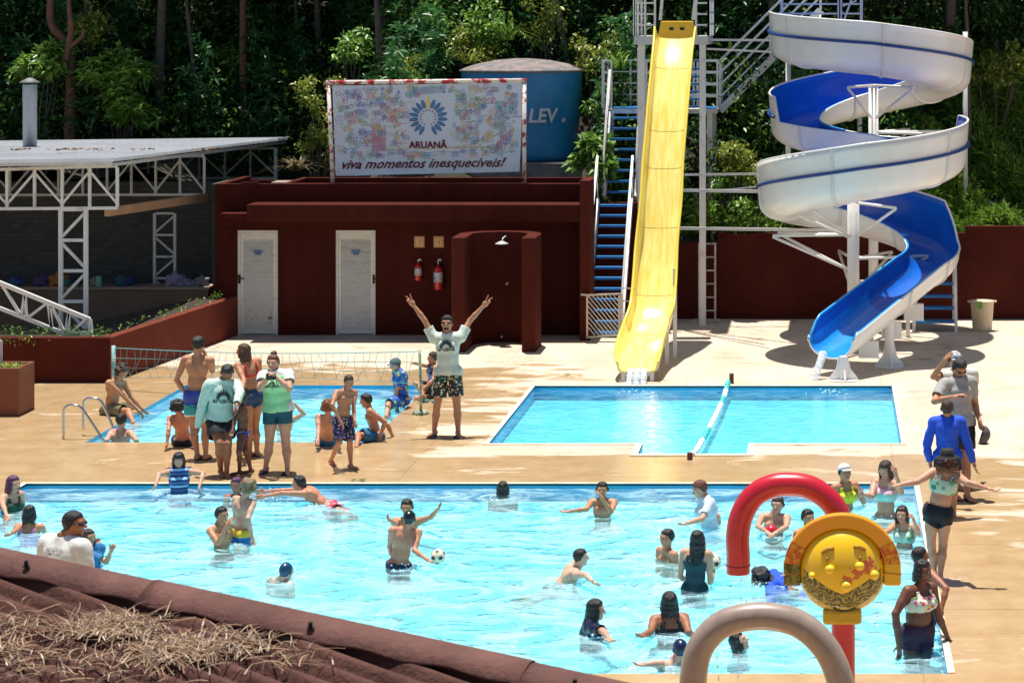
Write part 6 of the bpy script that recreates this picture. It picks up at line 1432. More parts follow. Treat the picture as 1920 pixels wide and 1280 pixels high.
    HP = [('e', hp(0, -.08, .22), HR, (.64 * q, .80 * q, .76 * q)), ('e', hp(0, .18, -.28), HR, (.50 * q, .54 * q, .66 * q), .03), ('c', hp(0, .30, -.70), hp(0, .48, -.76), .20 * q, .16 * q, .025),
          ('c', hp(0, .70, .10), hp(0, .90, -.16), .06 * q, .11 * q, .012), ('c', hp(-.10, .82, -.18), hp(.10, .82, -.18), .06 * q, .06 * q, .008), ('c', hp(-.2, .62, -.45), hp(.2, .62, -.45), .085 * q, .085 * q, .012), ('c', hp(-.35, .62, .22), hp(.35, .62, .22), .11 * q, .11 * q, .02),
          ('e', hp(-.32, .52, -.12), HR, (.20 * q, .18 * q, .2 * q), .015), ('e', hp(.32, .52, -.12), HR, (.20 * q, .18 * q, .2 * q), .015),
          ('e', hp(-.66, -.08, -.04), HR, (.07 * q, .15 * q, .24 * q), .006), ('e', hp(.66, -.08, -.04), HR, (.07 * q, .15 * q, .24 * q), .006),
          ('c', hp(0, -.18, -.35), N + up * .005 * h, .036 * h * min(1, .82 + .1 * ft), .034 * h, .02)]
    hv, hf_ = surface(HP, .0062, .02, .01); hv = laplace(hv, hf_, 1, .4)
    loc = (hv - Hc) @ HR.T / q
    fc_ = loc[hf_].mean(1); fmh = np.zeros(len(hf_), int)
    front = fc_[:, 1] > .45
    fmh[front & (np.abs(fc_[:, 2] + .46) < .06) & (np.abs(fc_[:, 0]) < .24)] = 1
    for sx in (-1, 1):
        fmh[front & (np.abs(fc_[:, 2] - .06) < .04) & (np.abs(fc_[:, 0] - sx * .29) < .09)] = 2
        fmh[front & (np.abs(fc_[:, 2] - .25) < .0) & (np.abs(fc_[:, 0] - sx * .30) < .17)] = 3
    parts_v = [bv, hv]; parts_f = [bf, hf_ + len(bv)]; fm = [np.zeros(len(bf), int), fmh]; cnt = len(bv) + len(hv)
    for i, sd in enumerate(('r', 'l')):
        W, E = J['W' + sd], J['E' + sd]; d_ = nrm(W - E); pose = hands[i]
        if pose is None: continue
        hl_ = .105 * h; side = -1 if sd == 'l' else 1
        if pose == 'V': pn = nrm(np.array([0, -1.0, 0]) - d_ * (-d_[1])); 
        else: pn = nrm(np.cross(d_, fw) * (1 if sd == 'r' else -1) + 1e-3)
        if pose == 'rest': d_ = nrm(d_ * .3 + fw * .9 * 0 + np.array([d_[0], d_[1], 0]) + 1e-3); pn = np.array([0, 0, -1.0])
        if W[2] < WZ - .08 and base[0] == 'w': continue
        v, f = surface([('c', W - d_ * .02 * h, W + d_ * .02 * h, .0155 * h * lw, .015 * h)] + hand_prims(W, d_, pn, hl_, 'V' if pose == 'V' else pose, side), .0042, .010, .005)
        parts_v.append(v); parts_f.append(f + cnt); fm.append(np.zeros(len(f), int)); cnt += len(v)
    AV = np.concatenate(parts_v); AF = np.concatenate(parts_f)
    sk = skin(skin_c, SKINS[skin_c]); fmz = np.concatenate(fm)
    o = np_mesh('person', AV, AF, [sk, lip_m, eye_m, brow_m], fmz); o['label'] = label; o['category'] = cat
    loc0 = np.array([Pv[0], Pv[1], min(0.0, WZ) if base[0] == 'w' else 0.0]); o.data.transform(Matrix.Translation(-Vector(loc0))); o.location = loc0
    # classification of body vertices
    names = list(bones); D = []; Ts = []
    for nm in names:
        a, b_, r = bones[nm]; d_ = b_ - a; t = np.clip(((bv - a) @ d_) / (d_ @ d_), 0, 1); D.append(np.linalg.norm(bv - a - t[:, None] * d_, axis=1) - r); Ts.append(((bv - a) @ d_) / (d_ @ d_))
    D = np.array(D); k_ = D.argmin(0); T_ = np.array(Ts)[k_, np.arange(len(bv))]; code = np.array([n_[0] if n_ != 'torso' else 'B' for n_ in names])[k_]
    tt = (bv - (Pv - up * .03 * h)) @ up / np.linalg.norm(N - Pv + up * .03 * h); bn = vnormals(bv, bf); lx = (bv - Pv) @ lat / h; fy = (bv - Pv) @ fw / h
    info = dict(code=code, t=T_, tt=tt, lx=lx, fy=fy, N=N, Pv=Pv, up=up, fw=fw, lat=lat, h=h, J=J, S=S_, Hc=Hc, HR=HR, q=q, o=o, hp=hp, s=s)
    res = {}
    def garment(nm, m, sel, off):
        sel = sel.copy(); fs_ = sel[bf].all(1)
        if fs_.sum() < 8: return None
        used = np.unique(bf[fs_]); mp_ = np.full(len(bv), -1); mp_[used] = np.arange(len(used)); v = (bvs if nm in ('shirt', 'tank_top') else bv) + bn * (off if np.isscalar(off) else off[:, None]); v = v[used]; f = mp_[bf[fs_]]
        g = np_mesh(nm, v, f, [m]); attach(g, o); sm = g.modifiers.new('s', 'SOLIDIFY'); sm.thickness = .006; sm.offset = 1; res[nm] = g; return g
    notneck = (tt < .92) | (np.linalg.norm((bv - N) - ((bv - N) @ up)[:, None] * up, axis=1) > .031 * h)
    wr = noise3(bv, 34 / h, 3) * .004 + np.abs(noise3(bv * [1, 1, .6], 50 / h, 5)) * .004 - .001
    bvs = laplace(bv, bf, 24, .6)
    for wv in wear:
        k0 = wv[0]; m = wv[1]; arg = wv[2] if len(wv) > 2 else None
        if k0 == 'shorts':
            L_ = arg or .62; th = (code == 'T') & (T_ < L_); bo = (code == 'B') & (tt < .20); off = .010 + .030 * h / 1.7 * np.where(code == 'T', np.clip(T_ / L_, 0, 1), 0) + wr * 1.5; garment('shorts', m, th | bo, off)
        elif k0 == 'trunks': garment('swim_trunks', m, ((code == 'T') & (T_ < (arg or .25))) | ((code == 'B') & (tt < .17)), .005)
        elif k0 == 'briefs': garment('bikini_bottom', m, ((code == 'T') & (T_ < .10)) | ((code == 'B') & (tt < .12)), .005)
        elif k0 == 'skirt': garment('shorts', m, ((code == 'T') & (T_ < (arg or .45))) | ((code == 'B') & (tt < .26)), .008 + .02 * np.where(code == 'T', T_, 0))
        elif k0 == 'tshirt':
            sl_ = arg if arg is not None else .62; bo = (code == 'B') & (tt > .04) & notneck; ar = (code == 'U') & (T_ < sl_) | ((code == 'F') & (T_ < sl_ - 1.02)); th = (code == 'T') & (T_ < .10)
            off = .018 + .010 * h / 1.7 * np.where(code == 'B', np.clip(1 - tt, 0, 1), np.clip(T_ / max(sl_, .1), 0, 1)) + wr * 2.0; off = np.where(code == 'T', .034, off); garment('shirt', m, bo | ar | th, off)
        elif k0 == 'rash':
            sl_ = arg if arg is not None else .62; garment('swim_shirt', m, ((code == 'B') & notneck) | ((code == 'T') & (T_ < .12)) | ((code == 'U') & (T_ < sl_)) | ((code == 'F') & (T_ < sl_ - 1.02)), .006 + wr * .5)
        elif k0 == 'swimsuit': garment('swimsuit', m, ((code == 'B') & (tt < .80)) | ((code == 'B') & (tt < .95) & (np.abs(np.abs(lx) - .055) < .016)) | ((code == 'T') & (T_ < .08)), .005)
        elif k0 == 'bikini': garment('bikini_top', m, ((code == 'B') & (tt > .60) & (tt < .74) & (fy > -.0)) | ((code == 'B') & (tt > .60) & (tt < .655)) | ((code == 'B') & (tt > .6) & (tt < .97) & (np.abs(np.abs(lx) - .052) < .010)), .006)
        elif k0 == 'croptop': garment('bikini_top', m, ((code == 'B') & (tt > .54) & (tt < .86)) | ((code == 'B') & (tt > .6) & (tt < .97) & (np.abs(np.abs(lx) - .052) < .016)), .007)
        elif k0 == 'tank': garment('tank_top', m, ((code == 'B') & (tt > .02) & notneck & (np.abs(lx) < .098 * ft)) | ((code == 'T') & (T_ < .12)) | ((code == 'U') & (T_ < .12)), .014 + .02 * np.clip(1 - tt, 0, 1) + wr)
        elif k0 == 'vest': garment('swim_vest', m, ((code == 'B') & (tt > .12) & notneck & (tt < 1.0)), .012)
    # hair and headwear
    st, hc = hair[0], hair[1]; hn = vnormals(hv, hf_); x, y, z = loc[:, 0], loc[:, 1], loc[:, 2]
    def shell(nm, m, zm, off, curl=0, fr=60):
        zt = np.interp(y, [-1, -.45, -.1, .12, .38, .62, 1], zm); neckcut = z > -.62; sel = (z > zt) & neckcut; fs_ = sel[hf_].all(1); used = np.unique(hf_[fs_]); mp_ = np.full(len(hv), -1); mp_[used] = np.arange(len(used))
        o_ = off * q * np.ones(len(hv)) + (noise3(hv, fr, 2) * curl * q if curl else 0); ed_ = np.clip((z - zt) / .22, 0.15, 1); v = (hv + hn * (o_ * ed_)[:, None])[used]; g = np_mesh(nm, v, mp_[hf_[fs_]], [m]); attach(g, o); sm = g.modifiers.new('s', 'SOLIDIFY'); sm.thickness = .004; return g
    std = [-.50, -.45, -.30, .05, .42, .50, .55]; wet = len(hair) > 2 and 'wet' in hair; hm = hair_mat(hc, wet) if hc in HAIRC else hc
    if st == 'short': shell('hair', hm, std, .13, .05, 45)
    elif st == 'buzz': shell('hair', hm, std, .03)
    elif st == 'curly': shell('hair', hm, [-.62, -.6, -.5, .0, .36, .45, .5], .34, .22, 70)
    elif st in ('long', 'bob', 'pony', 'bun', 'afro'):
        shell('hair', hm, [-.62, -.6, -.5, -.25, .38, .50, .55] if st != 'bun' else std, .12 if st != 'afro' else .3, .04, 30)
        LP = []
        rr_ = np.random.RandomState(int(abs(Hc[0]) * 100) % 1000)
        if st in ('long', 'bob'):
            Ln = hair[3] if len(hair) > 3 and isinstance(hair[3], float) else (1.9 if st == 'long' else .75)
            for a in np.linspace(-2.0, 2.0, 11):
                bx_, by_ = math.sin(a) * .62, -math.cos(a) * .70 - .05; top_ = hp(bx_, by_, .15); mid_ = hp(bx_ * 1.15, by_ * 1.08 - .05, -.55); dn = np.array([0, 0, -1.0]) if abs(a) > 1.2 or True else -hu
                en = mid_ + dn * Ln * q * (1 - .10 * abs(a) * rr_.uniform(.6, 1.2)) - hf * .02 + hl * math.sin(a) * .10 * q * rr_.uniform(-1, 1.5)
                LP += [('c', top_, mid_, .20 * q, .19 * q, .012), ('c', mid_, en, .19 * q, .07 * q, .010)]
        elif st == 'pony': LP += [('c', hp(0, -.95, .25), hp(0, -1.15, -.3), .16 * q, .2 * q), ('c', hp(0, -1.15, -.3), hp(0, -.95, -1.3), .2 * q, .06 * q)]
        elif st == 'bun': LP += [('e', hp(0, -.25, 1.12), HR, (.42 * q, .42 * q, .30 * q)), ('e', hp(.1, -.3, 1.2), HR, (.2 * q, .25 * q, .3 * q))]
        if LP:
            v, f = surface(LP, .0085, .02, .005); v = laplace(v, f, 1, .4); n2 = vnormals(v, f); v = v + n2 * (noise3(v, 90, 5) * .004)[:, None]; g = np_mesh('long_hair' if st != 'bun' else 'hair_bun', v, f, [hm]); attach(g, o)
    elif st == 'swimcap': shell('swim_cap', hm, [-.5, -.45, -.25, .0, .30, .36, .4], .05)
    elif st in ('cap', 'cap_back'):
        shell('hair', hair_mat(hair[2] if len(hair) > 2 else 'black'), [-.50, -.45, -.30, .10, .6, .6, .6], .08, .03)
        shell('cap', hm, [.18, .20, .24, .30, .36, .40, .40], .16)
        bd = -1 if st == 'cap_back' else 1
        K = 12; vs = []; 
        for k in range(K + 1):
            a = -1.15 + 2.3 * k / K; x_ = math.sin(a) * .66
            for dd, zz in ((.0, .36), (.62 * math.cos(a * .9) ** .5, .24)):
                for th_ in (0, .05): vs.append(Vector(hp(x_, bd * (math.cos(a) * .66 + dd), zz + th_)))
        b = MB(); b.add(vs, [(4 * k + i, 4 * k + j, 4 * (k + 1) + j, 4 * (k + 1) + i) for k in range(K) for i, j in ((0, 2), (2, 3), (3, 1), (1, 0))]); b.build('cap_brim', hair[3] if len(hair) > 3 else hm, o, True)
    elif st == 'hat':
        b = MB(); K = 32; vs = []
        for r_, z_ in ((1.30, .28), (1.28, .33), (.82, .42), (.80, .60), (.72, 1.12), (.60, 1.2), (0.02, 1.16)):
            for k in range(K): a = 2 * PI * k / K; vs.append(Vector(hp(r_ * math.cos(a), r_ * math.sin(a) * 1.05 - .05, z_ - .05 * math.cos(a) * (1 if r_ > 1 else 0))))
        b.add(vs, [(i * K + k, i * K + (k + 1) % K, (i + 1) * K + (k + 1) % K, (i + 1) * K + k) for i in range(6) for k in range(K)]); b.build('hat', hm, o, True)
        v, f = surface([('c', hp(math.sin(a) * .6, -math.cos(a) * .7, .1), hp(math.sin(a) * .85, -math.cos(a) * .85 - .1, -.9 + .2 * abs(a)), .22 * q, .34 * q) for a in np.linspace(-1.6, 1.6, 7)], .010, .02, .01); n2 = vnormals(v, f); v = v + n2 * (noise3(v, 60, 5) * .016)[:, None]; g = np_mesh('long_hair', v, f, [hair_mat(hair[2])]); attach(g, o)
    if base[0] == 'w': RINGS.append((N[0] * .4 + Pv[0] * .6, N[1], .13 * h * ft))
    if sun:
        b = MB(); 
        for sx in (-1, 1): b.ell(Vector(hp(sx * .28, .66, .06)), (.22 * q, .22 * q, .16 * q), 8)
        b.tube([Vector(hp(.68, -.05, .1)), Vector(hp(.55, .55, .12)), Vector(hp(.0, .80, .1)), Vector(hp(-.55, .55, .12)), Vector(hp(-.68, -.05, .1))], .03 * q, 6); b.build('sunglasses', mat('sunglass_lens', (.015, .012, .03), .15), o, True)
    return info
def flipflops(inf, m):
    b = MB()
    for sd in ('r', 'l'):
        A = inf['J']['A' + sd]; fd = inf['fw'] * np.array([1, 1, 0]); fd = nrm(fd); c = Vector(A + fd * .045 * inf['h']); c.z = .010
        vs = []; lt = Vector((-fd[1], fd[0], 0)); L = .082 * inf['h']; K = 16
        for k in range(K): a = 2 * PI * k / K; vs.append(c + Vector(fd) * math.cos(a) * L + lt * math.sin(a) * .030 * inf['h'])
        b.add([v - Vector((0, 0, .009)) for v in vs] + [v + Vector((0, 0, .008)) for v in vs], [tuple(range(K)), tuple(range(K, 2 * K))] + [(i, (i + 1) % K, K + (i + 1) % K, K + i) for i in range(K)])
        b.tube([c + lt * .03 * inf['h'] + Vector((0, 0, .01)), c + Vector(fd) * .045 * inf['h'] + Vector((0, 0, .035)), c - lt * .03 * inf['h'] + Vector((0, 0, .01))], .006, 6)
    b.build('flip_flops', m, inf['o'])
def decal(inf, gname, mesh, center_t, size_w, m, front=True, name='print', dx=0.0):
    """wrap a flat mesh (xy plane, unit width) on a garment of the person"""
    g = next((c for c in inf['o'].children if c.name.split('.')[0] == gname), None)
    if g is None: return
    me = g.data; me.update(); base = worldloc(g); bv_ = [v.co + base for v in me.vertices]; tree = BVHTree.FromPolygons(bv_, [tuple(p.vertices) for p in me.polygons])
    up = Vector(inf['up']); fw = Vector(inf['fw']) * (1 if front else -1); lat = Vector(inf['lat']) * (1 if front else -1)
    o = Vector(inf['Pv']).lerp(Vector(inf['N']), center_t); xs_ = [v.co.x for v in mesh.vertices]; W_ = max(xs_) - min(xs_); cx_ = (max(xs_) + min(xs_)) / 2; sc_ = size_w / W_
    for v in mesh.vertices:
        p = o + lat * ((v.co.x - cx_) * sc_ + dx) + up * v.co.y * sc_; hit = tree.ray_cast(p + fw * .8, -fw); v.co = (hit[0] + fw * .014) if hit[0] else p + fw * .12
    mesh.materials.clear(); mesh.materials.append(m); ob = bpy.data.objects.new(name, mesh); C.objects.link(ob); attach(ob, g)
def emblem_mesh(word, full=True):
    b = MB()
    for k in range(-5, 6):
        a = PI / 2 + k * .27; r0, r1, w_ = .22, .60 - .035 * abs(k), .045; L = 6
        left, right = [], []
        for i in range(L + 1): t = i / L; ww = w_ * math.sin(PI * (.08 + .9 * t)); r = r0 + (r1 - r0) * t; d_ = Vector((math.cos(a), math.sin(a), 0)); n_ = Vector((-d_.y, d_.x, 0)); left.append(d_ * r + n_ * ww); right.append(d_ * r - n_ * ww)
        b.add(left + right, [(i, i + 1, L + 2 + i, L + 1 + i) for i in range(L)])
    me = bpy.data.meshes.new('print'); me.from_pydata(b.v, [], b.f)
    t = text_mesh(word, .40, ext=0, bold=.006); bm = bmesh.new(); bm.from_mesh(me); bm2 = bmesh.new(); bm2.from_mesh(t)
    bmesh.ops.translate(bm2, vec=(0, -.06, 0), verts=bm2.verts); tmp = bpy.data.meshes.new('x'); bm2.to_mesh(tmp); bm.from_mesh(tmp); bm.to_mesh(me); bm.free(); bm2.free(); return me
def bands(name, zs, cs):
    m = mat('cloth_' + name, cs[0], .7); n = m.node_tree.nodes; l = m.node_tree.links
    tc = n.new('ShaderNodeTexCoord'); sx = n.new('ShaderNodeSeparateXYZ'); l.new(tc.outputs['Object'], sx.inputs[0]); dv = n.new('ShaderNodeMath'); dv.operation = 'DIVIDE'; dv.inputs[1].default_value = 2.0; l.new(sx.outputs[2], dv.inputs[0])
    r = n.new('ShaderNodeValToRGB'); r.color_ramp.interpolation = 'CONSTANT'
    for i in range(len(cs) - 2): r.color_ramp.elements.new(.5)
    for i, c in enumerate(cs): r.color_ramp.elements[i].position = 0 if i == 0 else zs[i - 1] / 2; r.color_ramp.elements[i].color = (*c, 1)
    l.new(dv.outputs[0], r.inputs[0]); l.new(r.outputs[0], n['Principled BSDF'].inputs['Base Color']); return m
black = cloth('black', (.012, .012, .014)); navy = cloth('navy', (.012, .02, .06)); olive = cloth('olive', (.17, .15, .07), (.11, .10, .05), 8); mint = cloth('mint_tee', (.58, .66, .56)); hoodie = cloth('pale_green_hoodie', (.52, .66, .56))
white_t = cloth('white_tee', (.68, .69, .66)); greyt = cloth('grey_tee', (.36, .35, .34)); blue_t = cloth('blue_rash', (.01, .08, .62)); lime = cloth('lime_tank', (.36, .72, .36)); teal_s = cloth('teal_shorts', (.01, .09, .12)); red_b = cloth('red_bikini', (.6, .02, .02)); denim = cloth('denim_blue', (.02, .06, .17))
blue_s = cloth('blue_shorts', (.02, .13, .28), (.01, .07, .16), 10); pink = cloth('pink_suit', (.62, .18, .50)); dgreen = cloth('dark_green_suit', (.01, .05, .03)); yellow_b = cloth('yellow_bikini', (.66, .68, .04)); dkteal = cloth('dark_teal_suit', (.008, .04, .055)); purple_s = cloth('purple_shorts', (.035, .015, .05)); blue_sh = cloth('blue_shirt', (.02, .16, .36))
pale_w = cloth('pale_blue_white', (.55, .62, .72)); dknavy = cloth('wet_navy', (.006, .01, .03), rough=.3)
fl_black = floral('tropical_black', (.012, .014, .014), [(.6, .6, .55), (.05, .25, .2), (.6, .35, .15), (.35, .5, .35)], 22); fl_navy = floral('print_navy', (.012, .012, .04), [(.5, .5, .55), (.2, .05, .25), (.1, .1, .4)], 34); fl_kid = floral('fish_print', (.02, .05, .3), [(.6, .6, .6), (.4, .05, .4), (.1, .2, .6)], 30)
fl_blue = floral('blue_print', (.01, .09, .42), [(.6, .25, .05), (.35, .6, .1), (.02, .3, .6), (.5, .4, .1)], 14); fl_pink = floral('flower_print', (.65, .62, .5), [(.65, .05, .12), (.7, .6, .05), (.05, .25, .08), (.6, .1, .3), (.75, .72, .7)], 20); leafp = floral('leaf_print', (.42, .58, .48), [(.03, .2, .1), (.1, .35, .2)], 12); red_p = floral('red_print', (.55, .02, .04), [(.7, .65, .65), (.3, .1, .4)], 22)
vio = cloth('violet_vest', (.32, .32, .6), (.02, .02, .06), 6); ink = mat('print_ink', (.015, .03, .04), .7)
# ---- people on the deck
i1 = person('man in a pale mint shirt raising both arms with V signs', ('g', 817), 1.80, 0, (838, 607), pelvis=(841, 709), ra=((796, 600, 1), (776, 573, -1)), la=((881, 601, 1), (906, 574, -1)), rl=((819, 763, -1), (814, 807, 'g'), -20), ll=((857, 763, -1), (859, 808, 'g'), 20), skin_c='tan', hair=('cap_back', black, 'black'), wear=[('tshirt', mint, .60), ('shorts', fl_black, .68)], hands=('V', 'V'), hpitch=-12, sun=True, voxel=.0105)
b = MB(); hp = i1['hp']; q = i1['q']; b.ell(Vector(hp(0, .50, -.62)), (.36 * q, .26 * q, .25 * q), 10); b.build('beard', hair_mat('brown'), i1['o'], True); flipflops(i1, cloth('flip_dark', (.03, .05, .06)))
b = MB(); b.tube([Vector(hp(-.22, .74, -.40)), Vector(hp(0, .80, -.44)), Vector(hp(.22, .74, -.40))], .05 * q, 6); b.build('smile', white_eye, i1['o'], True)
decal(i1, 'shirt', emblem_mesh('aruanã'), .70, .26, ink)
i2 = person('teenage boy from behind in blue, teal and white shorts, hand on his hip', ('g', 860), 1.72, 175, (372, 646), neck=(371, 671), pelvis=(369, 744), la=((331, 712, -1), (350, 741, 1)), ra=((398, 695, 1), (383, 661, -1)), ll=((363, 803, -1), (370, 852, 'g')), rl=((385, 803, -1), (386, 852, 'g')), skin_c='tan', hair=('short', 'black'), wear=[('shorts', bands('tricolor', (.64, .78), [(.72, .72, .70), (.03, .34, .36), (.02, .06, .36)]), .62)], hyaw=165)
flipflops(i2, cloth('flip_brown', (.10, .04, .03)))
i3 = person('instructor in a pale green hooded shirt and black shorts bending towards a small child', ('g', 890), 1.66, 25, (426, 699), neck=(418, 716), pelvis=(412, 785, 1), ra=((379, 760, -1), (371, 803, -1)), la=((450, 735, -1), (444, 757, -1)), rl=((411, 832, -1), (414, 881, 'g')), ll=((427, 832, -1), (425, 883, 'g')), skin_c='brown', hair=('short', 'black'), wear=[('tshirt', hoodie, 2.0), ('shorts', black, .68)], fat=1.15, hpitch=38, sun=False)
decal(i3, 'shirt', emblem_mesh('aruanã'), .58, .27, ink)
b = MB(); b.tube([Vector(i3['hp'](-.2, -.2, -.85)), Vector(i3['hp'](-.1, .5, -1.2)), Vector(i3['hp'](.0, .9, -1.7))], .025, 8); b.build('patterned_scarf', floral('scarf', (.02, .02, .02), [(.6, .45, .05), (.5, .5, .4)], 60), i3['o'], True)
i4 = person('little dark skinned girl in a blue patterned swimsuit bottom with goggles on her head', ('g', 890), 1.22, -75, (453, 742), pelvis=(454, 810), la=((441, 785, -1), (436, 806, -1)), ra=((462, 783, 1), (462, 803, 1)), ll=((448, 847, -1), (449, 883, 'g')), rl=((460, 845, 1), (470, 880, 'g')), skin_c='dark', hair=('curly', 'black'), wear=[('trunks', fl_kid, .14)], hpitch=25)
b = MB(); hp = i4['hp']; q = i4['q']; b.tube([Vector(hp(.9 * math.sin(a), .95 * math.cos(a), .30)) for a in np.linspace(-2, 2, 13)], .035 * q * 2, 6); b.ell(Vector(hp(.3, .9, .3)), .25 * q, 6); b.ell(Vector(hp(-.3, .9, .3)), .25 * q, 6); b.build('goggles', mat('goggle_teal', (.05, .45, .5), .3), i4['o'], True)
i5 = person('woman in a red bikini top and blue shorts looking left, seen from behind', ('g', 855), 1.62, -140, (456, 659), neck=(464, 678), pelvis=(475, 750), la=((457, 712, -1), (455, 728, -1)), ra=((486, 712, 1), (486, 740, 1)), ll=((467, 800, -1), (468, 846, 'g')), rl=((479, 800, 1), (482, 846, 'g')), skin_c='tan', hair=('bob', 'chestnut'), fem=True, wear=[('bikini', red_b), ('skirt', denim, .30)], hyaw=-95)
flipflops(i5, MATS['cloth_flip_brown'])
i6 = person('woman in a lime green tank top and teal shorts taking a photo', ('g', 884), 1.63, -5, (512, 680), neck=(516, 698), pelvis=(521, 772), ra=((487, 728, -1), (503, 708, -1)), la=((543, 728, -1), (517, 707, -1)), rl=((505, 832, -1), (498, 875, 'g'), -15), ll=((536, 832, -1), (539, 877, 'g'), 15), skin_c='fair', hair=('bun', 'auburn'), fem=True, fat=1.28, wear=[('tshirt', white_t, .55), ('skirt', teal_s, .42)], hands=('fist', 'fist'))
flipflops(i6, cloth('flip_black', (.02, .02, .02)))
me = i6; 
# lime tank over the white sleeves
def extra_shell(inf, gname, newname, m, off):
    g = next(c for c in inf['o'].children if c.name.split('.')[0] == gname); o2 = g.copy(); o2.data = g.data.copy(); o2.name = newname; C.objects.link(o2); o2.parent = inf['o']
    me = o2.data; me.materials.clear(); me.materials.append(m); me.update(); base = Vector(inf['o'].location)
    bm = bmesh.new(); bm.from_mesh(me); bm.normal_update(); lat = Vector(inf['lat']); Pv = Vector(inf['Pv']); h_ = inf['h']
    dead = [v for v in bm.verts if abs((v.co + base - Pv).dot(lat)) > .112 * h_ or (v.co + base - Pv).dot(Vector(inf['up'])) > .285 * h_]; 
    for v in bm.verts: v.co += v.normal * off
    bmesh.ops.delete(bm, geom=dead, context='VERTS'); bm.to_mesh(me); bm.free(); return o2
extra_shell(i6, 'shirt', 'tank_top', lime, .010); decal(i6, 'tank_top', emblem_mesh('ARUANÃ'), .70, .22, ink)
cc = P(508, 700, i6['s']); W_ = (i6['J']['Wr'] + i6['J']['Wl']) / 2; t = thing('camera', 'black camera held up to the face of the woman in the lime top', 'camera', (W_[0], W_[1] - .06, W_[2] + .02))
L_ = t.location; b = MB(); b.box((L_.x - .065, L_.y - .03, L_.z - .04), (L_.x + .065, L_.y + .03, L_.z + .045)); b.build('camera_body', dark, t, bevel=.008); b = MB(); b.tube([L_ + Vector((0, -.03, 0)), L_ + Vector((0, -.11, 0))], .033, 16); b.build('lens', mat('lens_black', (.02, .02, .022), .2), t, True)
b = MB(); b.tube([L_ + Vector((.06, 0, .03)), Vector(i6['N']) + Vector((.05, -.12, -.12)), Vector(i6['N']) + Vector((.06, -.06, .03))], .012, 6); b.build('strap', floral('scarf2', (.02, .2, .3), [(.6, .5, .05), (.1, .4, .5)], 60), t, True)
i7 = person('curly haired boy in olive shorts sitting at the left edge of the small pool', ('g', 776), 1.55, 65, (229, 697), neck=(218, 714), pelvis=(207, 768, 1), la=((246, 745, 1), (265, 765, -1)), ra=((234, 744, -1), (259, 769, -1)), rl=((241, 770, -1), (250, 792, -1)), ll=((245, 765, 1), (258, 790, 1)), skin_c='tan', hair=('curly', 'brown'), wear=[('shorts', olive, .75)], hpitch=30)
person('dark haired boy chest deep at the near left corner of the small pool', ('w', 828), 1.5, 165, (228, 788), la=((200, 826, -1), (196, 840, 1)), ra=((256, 826, -1), (260, 840, 1)), skin_c='fair', hair=('short', 'black'), wear=[('trunks', navy)])
person('boy with big curly black hair sitting with his back turned', ('g', 838), 1.36, 185, (333, 763), neck=(338, 780), pelvis=(344, 829, 1), la=((316, 806, -1), (313, 831, -1)), ra=((363, 805, -1), (367, 829, -1)), rl=((353, 823, 1), (353, 845, 1)), ll=((333, 823, 1), (325, 846, 1)), skin_c='red', hair=('curly', 'black'), wear=[('shorts', black, .6)], hyaw=-150)
person('swimmer in the small pool mostly hidden behind the woman in lime', ('w', 806), 1.4, 0, (532, 765), la=((570, 776, -1), (553, 758, -1)), skin_c='fair', hair=('short', 'brown'), wear=[('trunks', navy)])
person('boy with ginger curly hair sitting with his back turned behind the walking boy', ('g', 838), 1.36, 178, (615, 763), pelvis=(611, 828, 1), la=((597, 805, -1), (596, 823, -1)), ra=((633, 803, -1), (636, 820, -1)), rl=((622, 820, 1), (622, 845, 1)), ll=((605, 820, 1), (600, 845, 1)), skin_c='fair', hair=('curly', 'ginger'), wear=[('shorts', blue_s, .6)])
i12 = person('boy walking barefoot to the right in dark patterned shorts', ('g', 878), 1.32, 40, (654, 715), neck=(648, 733), pelvis=(643, 783), ra=((623, 759, -1), (638, 788, -1)), la=((663, 764, -1), (665, 786, -1)), rl=((637, 828, 1), (621, 862, 'g')), ll=((656, 828, -1), (658, 871, 'g'), 60), skin_c='tan', hair=('buzz', 'brown'), wear=[('shorts', fl_navy, .95)], hpitch=18)
person('boy in blue shorts leaning on his hands at the small pool edge', ('g', 824), 1.42, -75, (686, 751), neck=(692, 766), pelvis=(705, 813), la=((722, 790, 1), (712, 821, -1)), ra=((727, 797, 1), (736, 817, 1)), ll=((671, 815, -1), (668, 838, -1)), rl=((673, 812, 1), (664, 838, 1)), skin_c='tan', hair=('short', 'black'), wear=[('shorts', blue_s, .8)], hpitch=10)
i14 = person('boy in a grey cap and blue printed shirt sitting at the small pool', ('g', 763), 1.46, -60, (741, 684), neck=(748, 696), pelvis=(753, 752), la=((743, 732, -1), (744, 758, -1)), ra=((760, 728, 1), (758, 752, 1)), ll=((727, 758, -1), (724, 780, -1)), rl=((731, 755, 1), (728, 778, 1)), skin_c='fair', hair=('cap', cloth('cap_grey', (.10, .15, .15)), 'brown', cloth('cap_brim_blue', (.12, .2, .32))), wear=[('tshirt', fl_blue, .7), ('shorts', fl_blue, .9)], hpitch=12)
person('boy in a violet swim vest sitting and pointing left beside the arms raised man', ('g', 744), 1.36, -65, (811, 671), neck=(813, 685), pelvis=(812, 731), ra=((798, 686, -1), (781, 682, -1)), la=((812, 712, -1), (796, 727, -1)), rl=((779, 719, 1), (791, 739, 1)), ll=((785, 724, -1), (793, 741, -1)), skin_c='tan', hair=('short', 'brown'), wear=[('vest', vio), ('shorts', black, .6)])
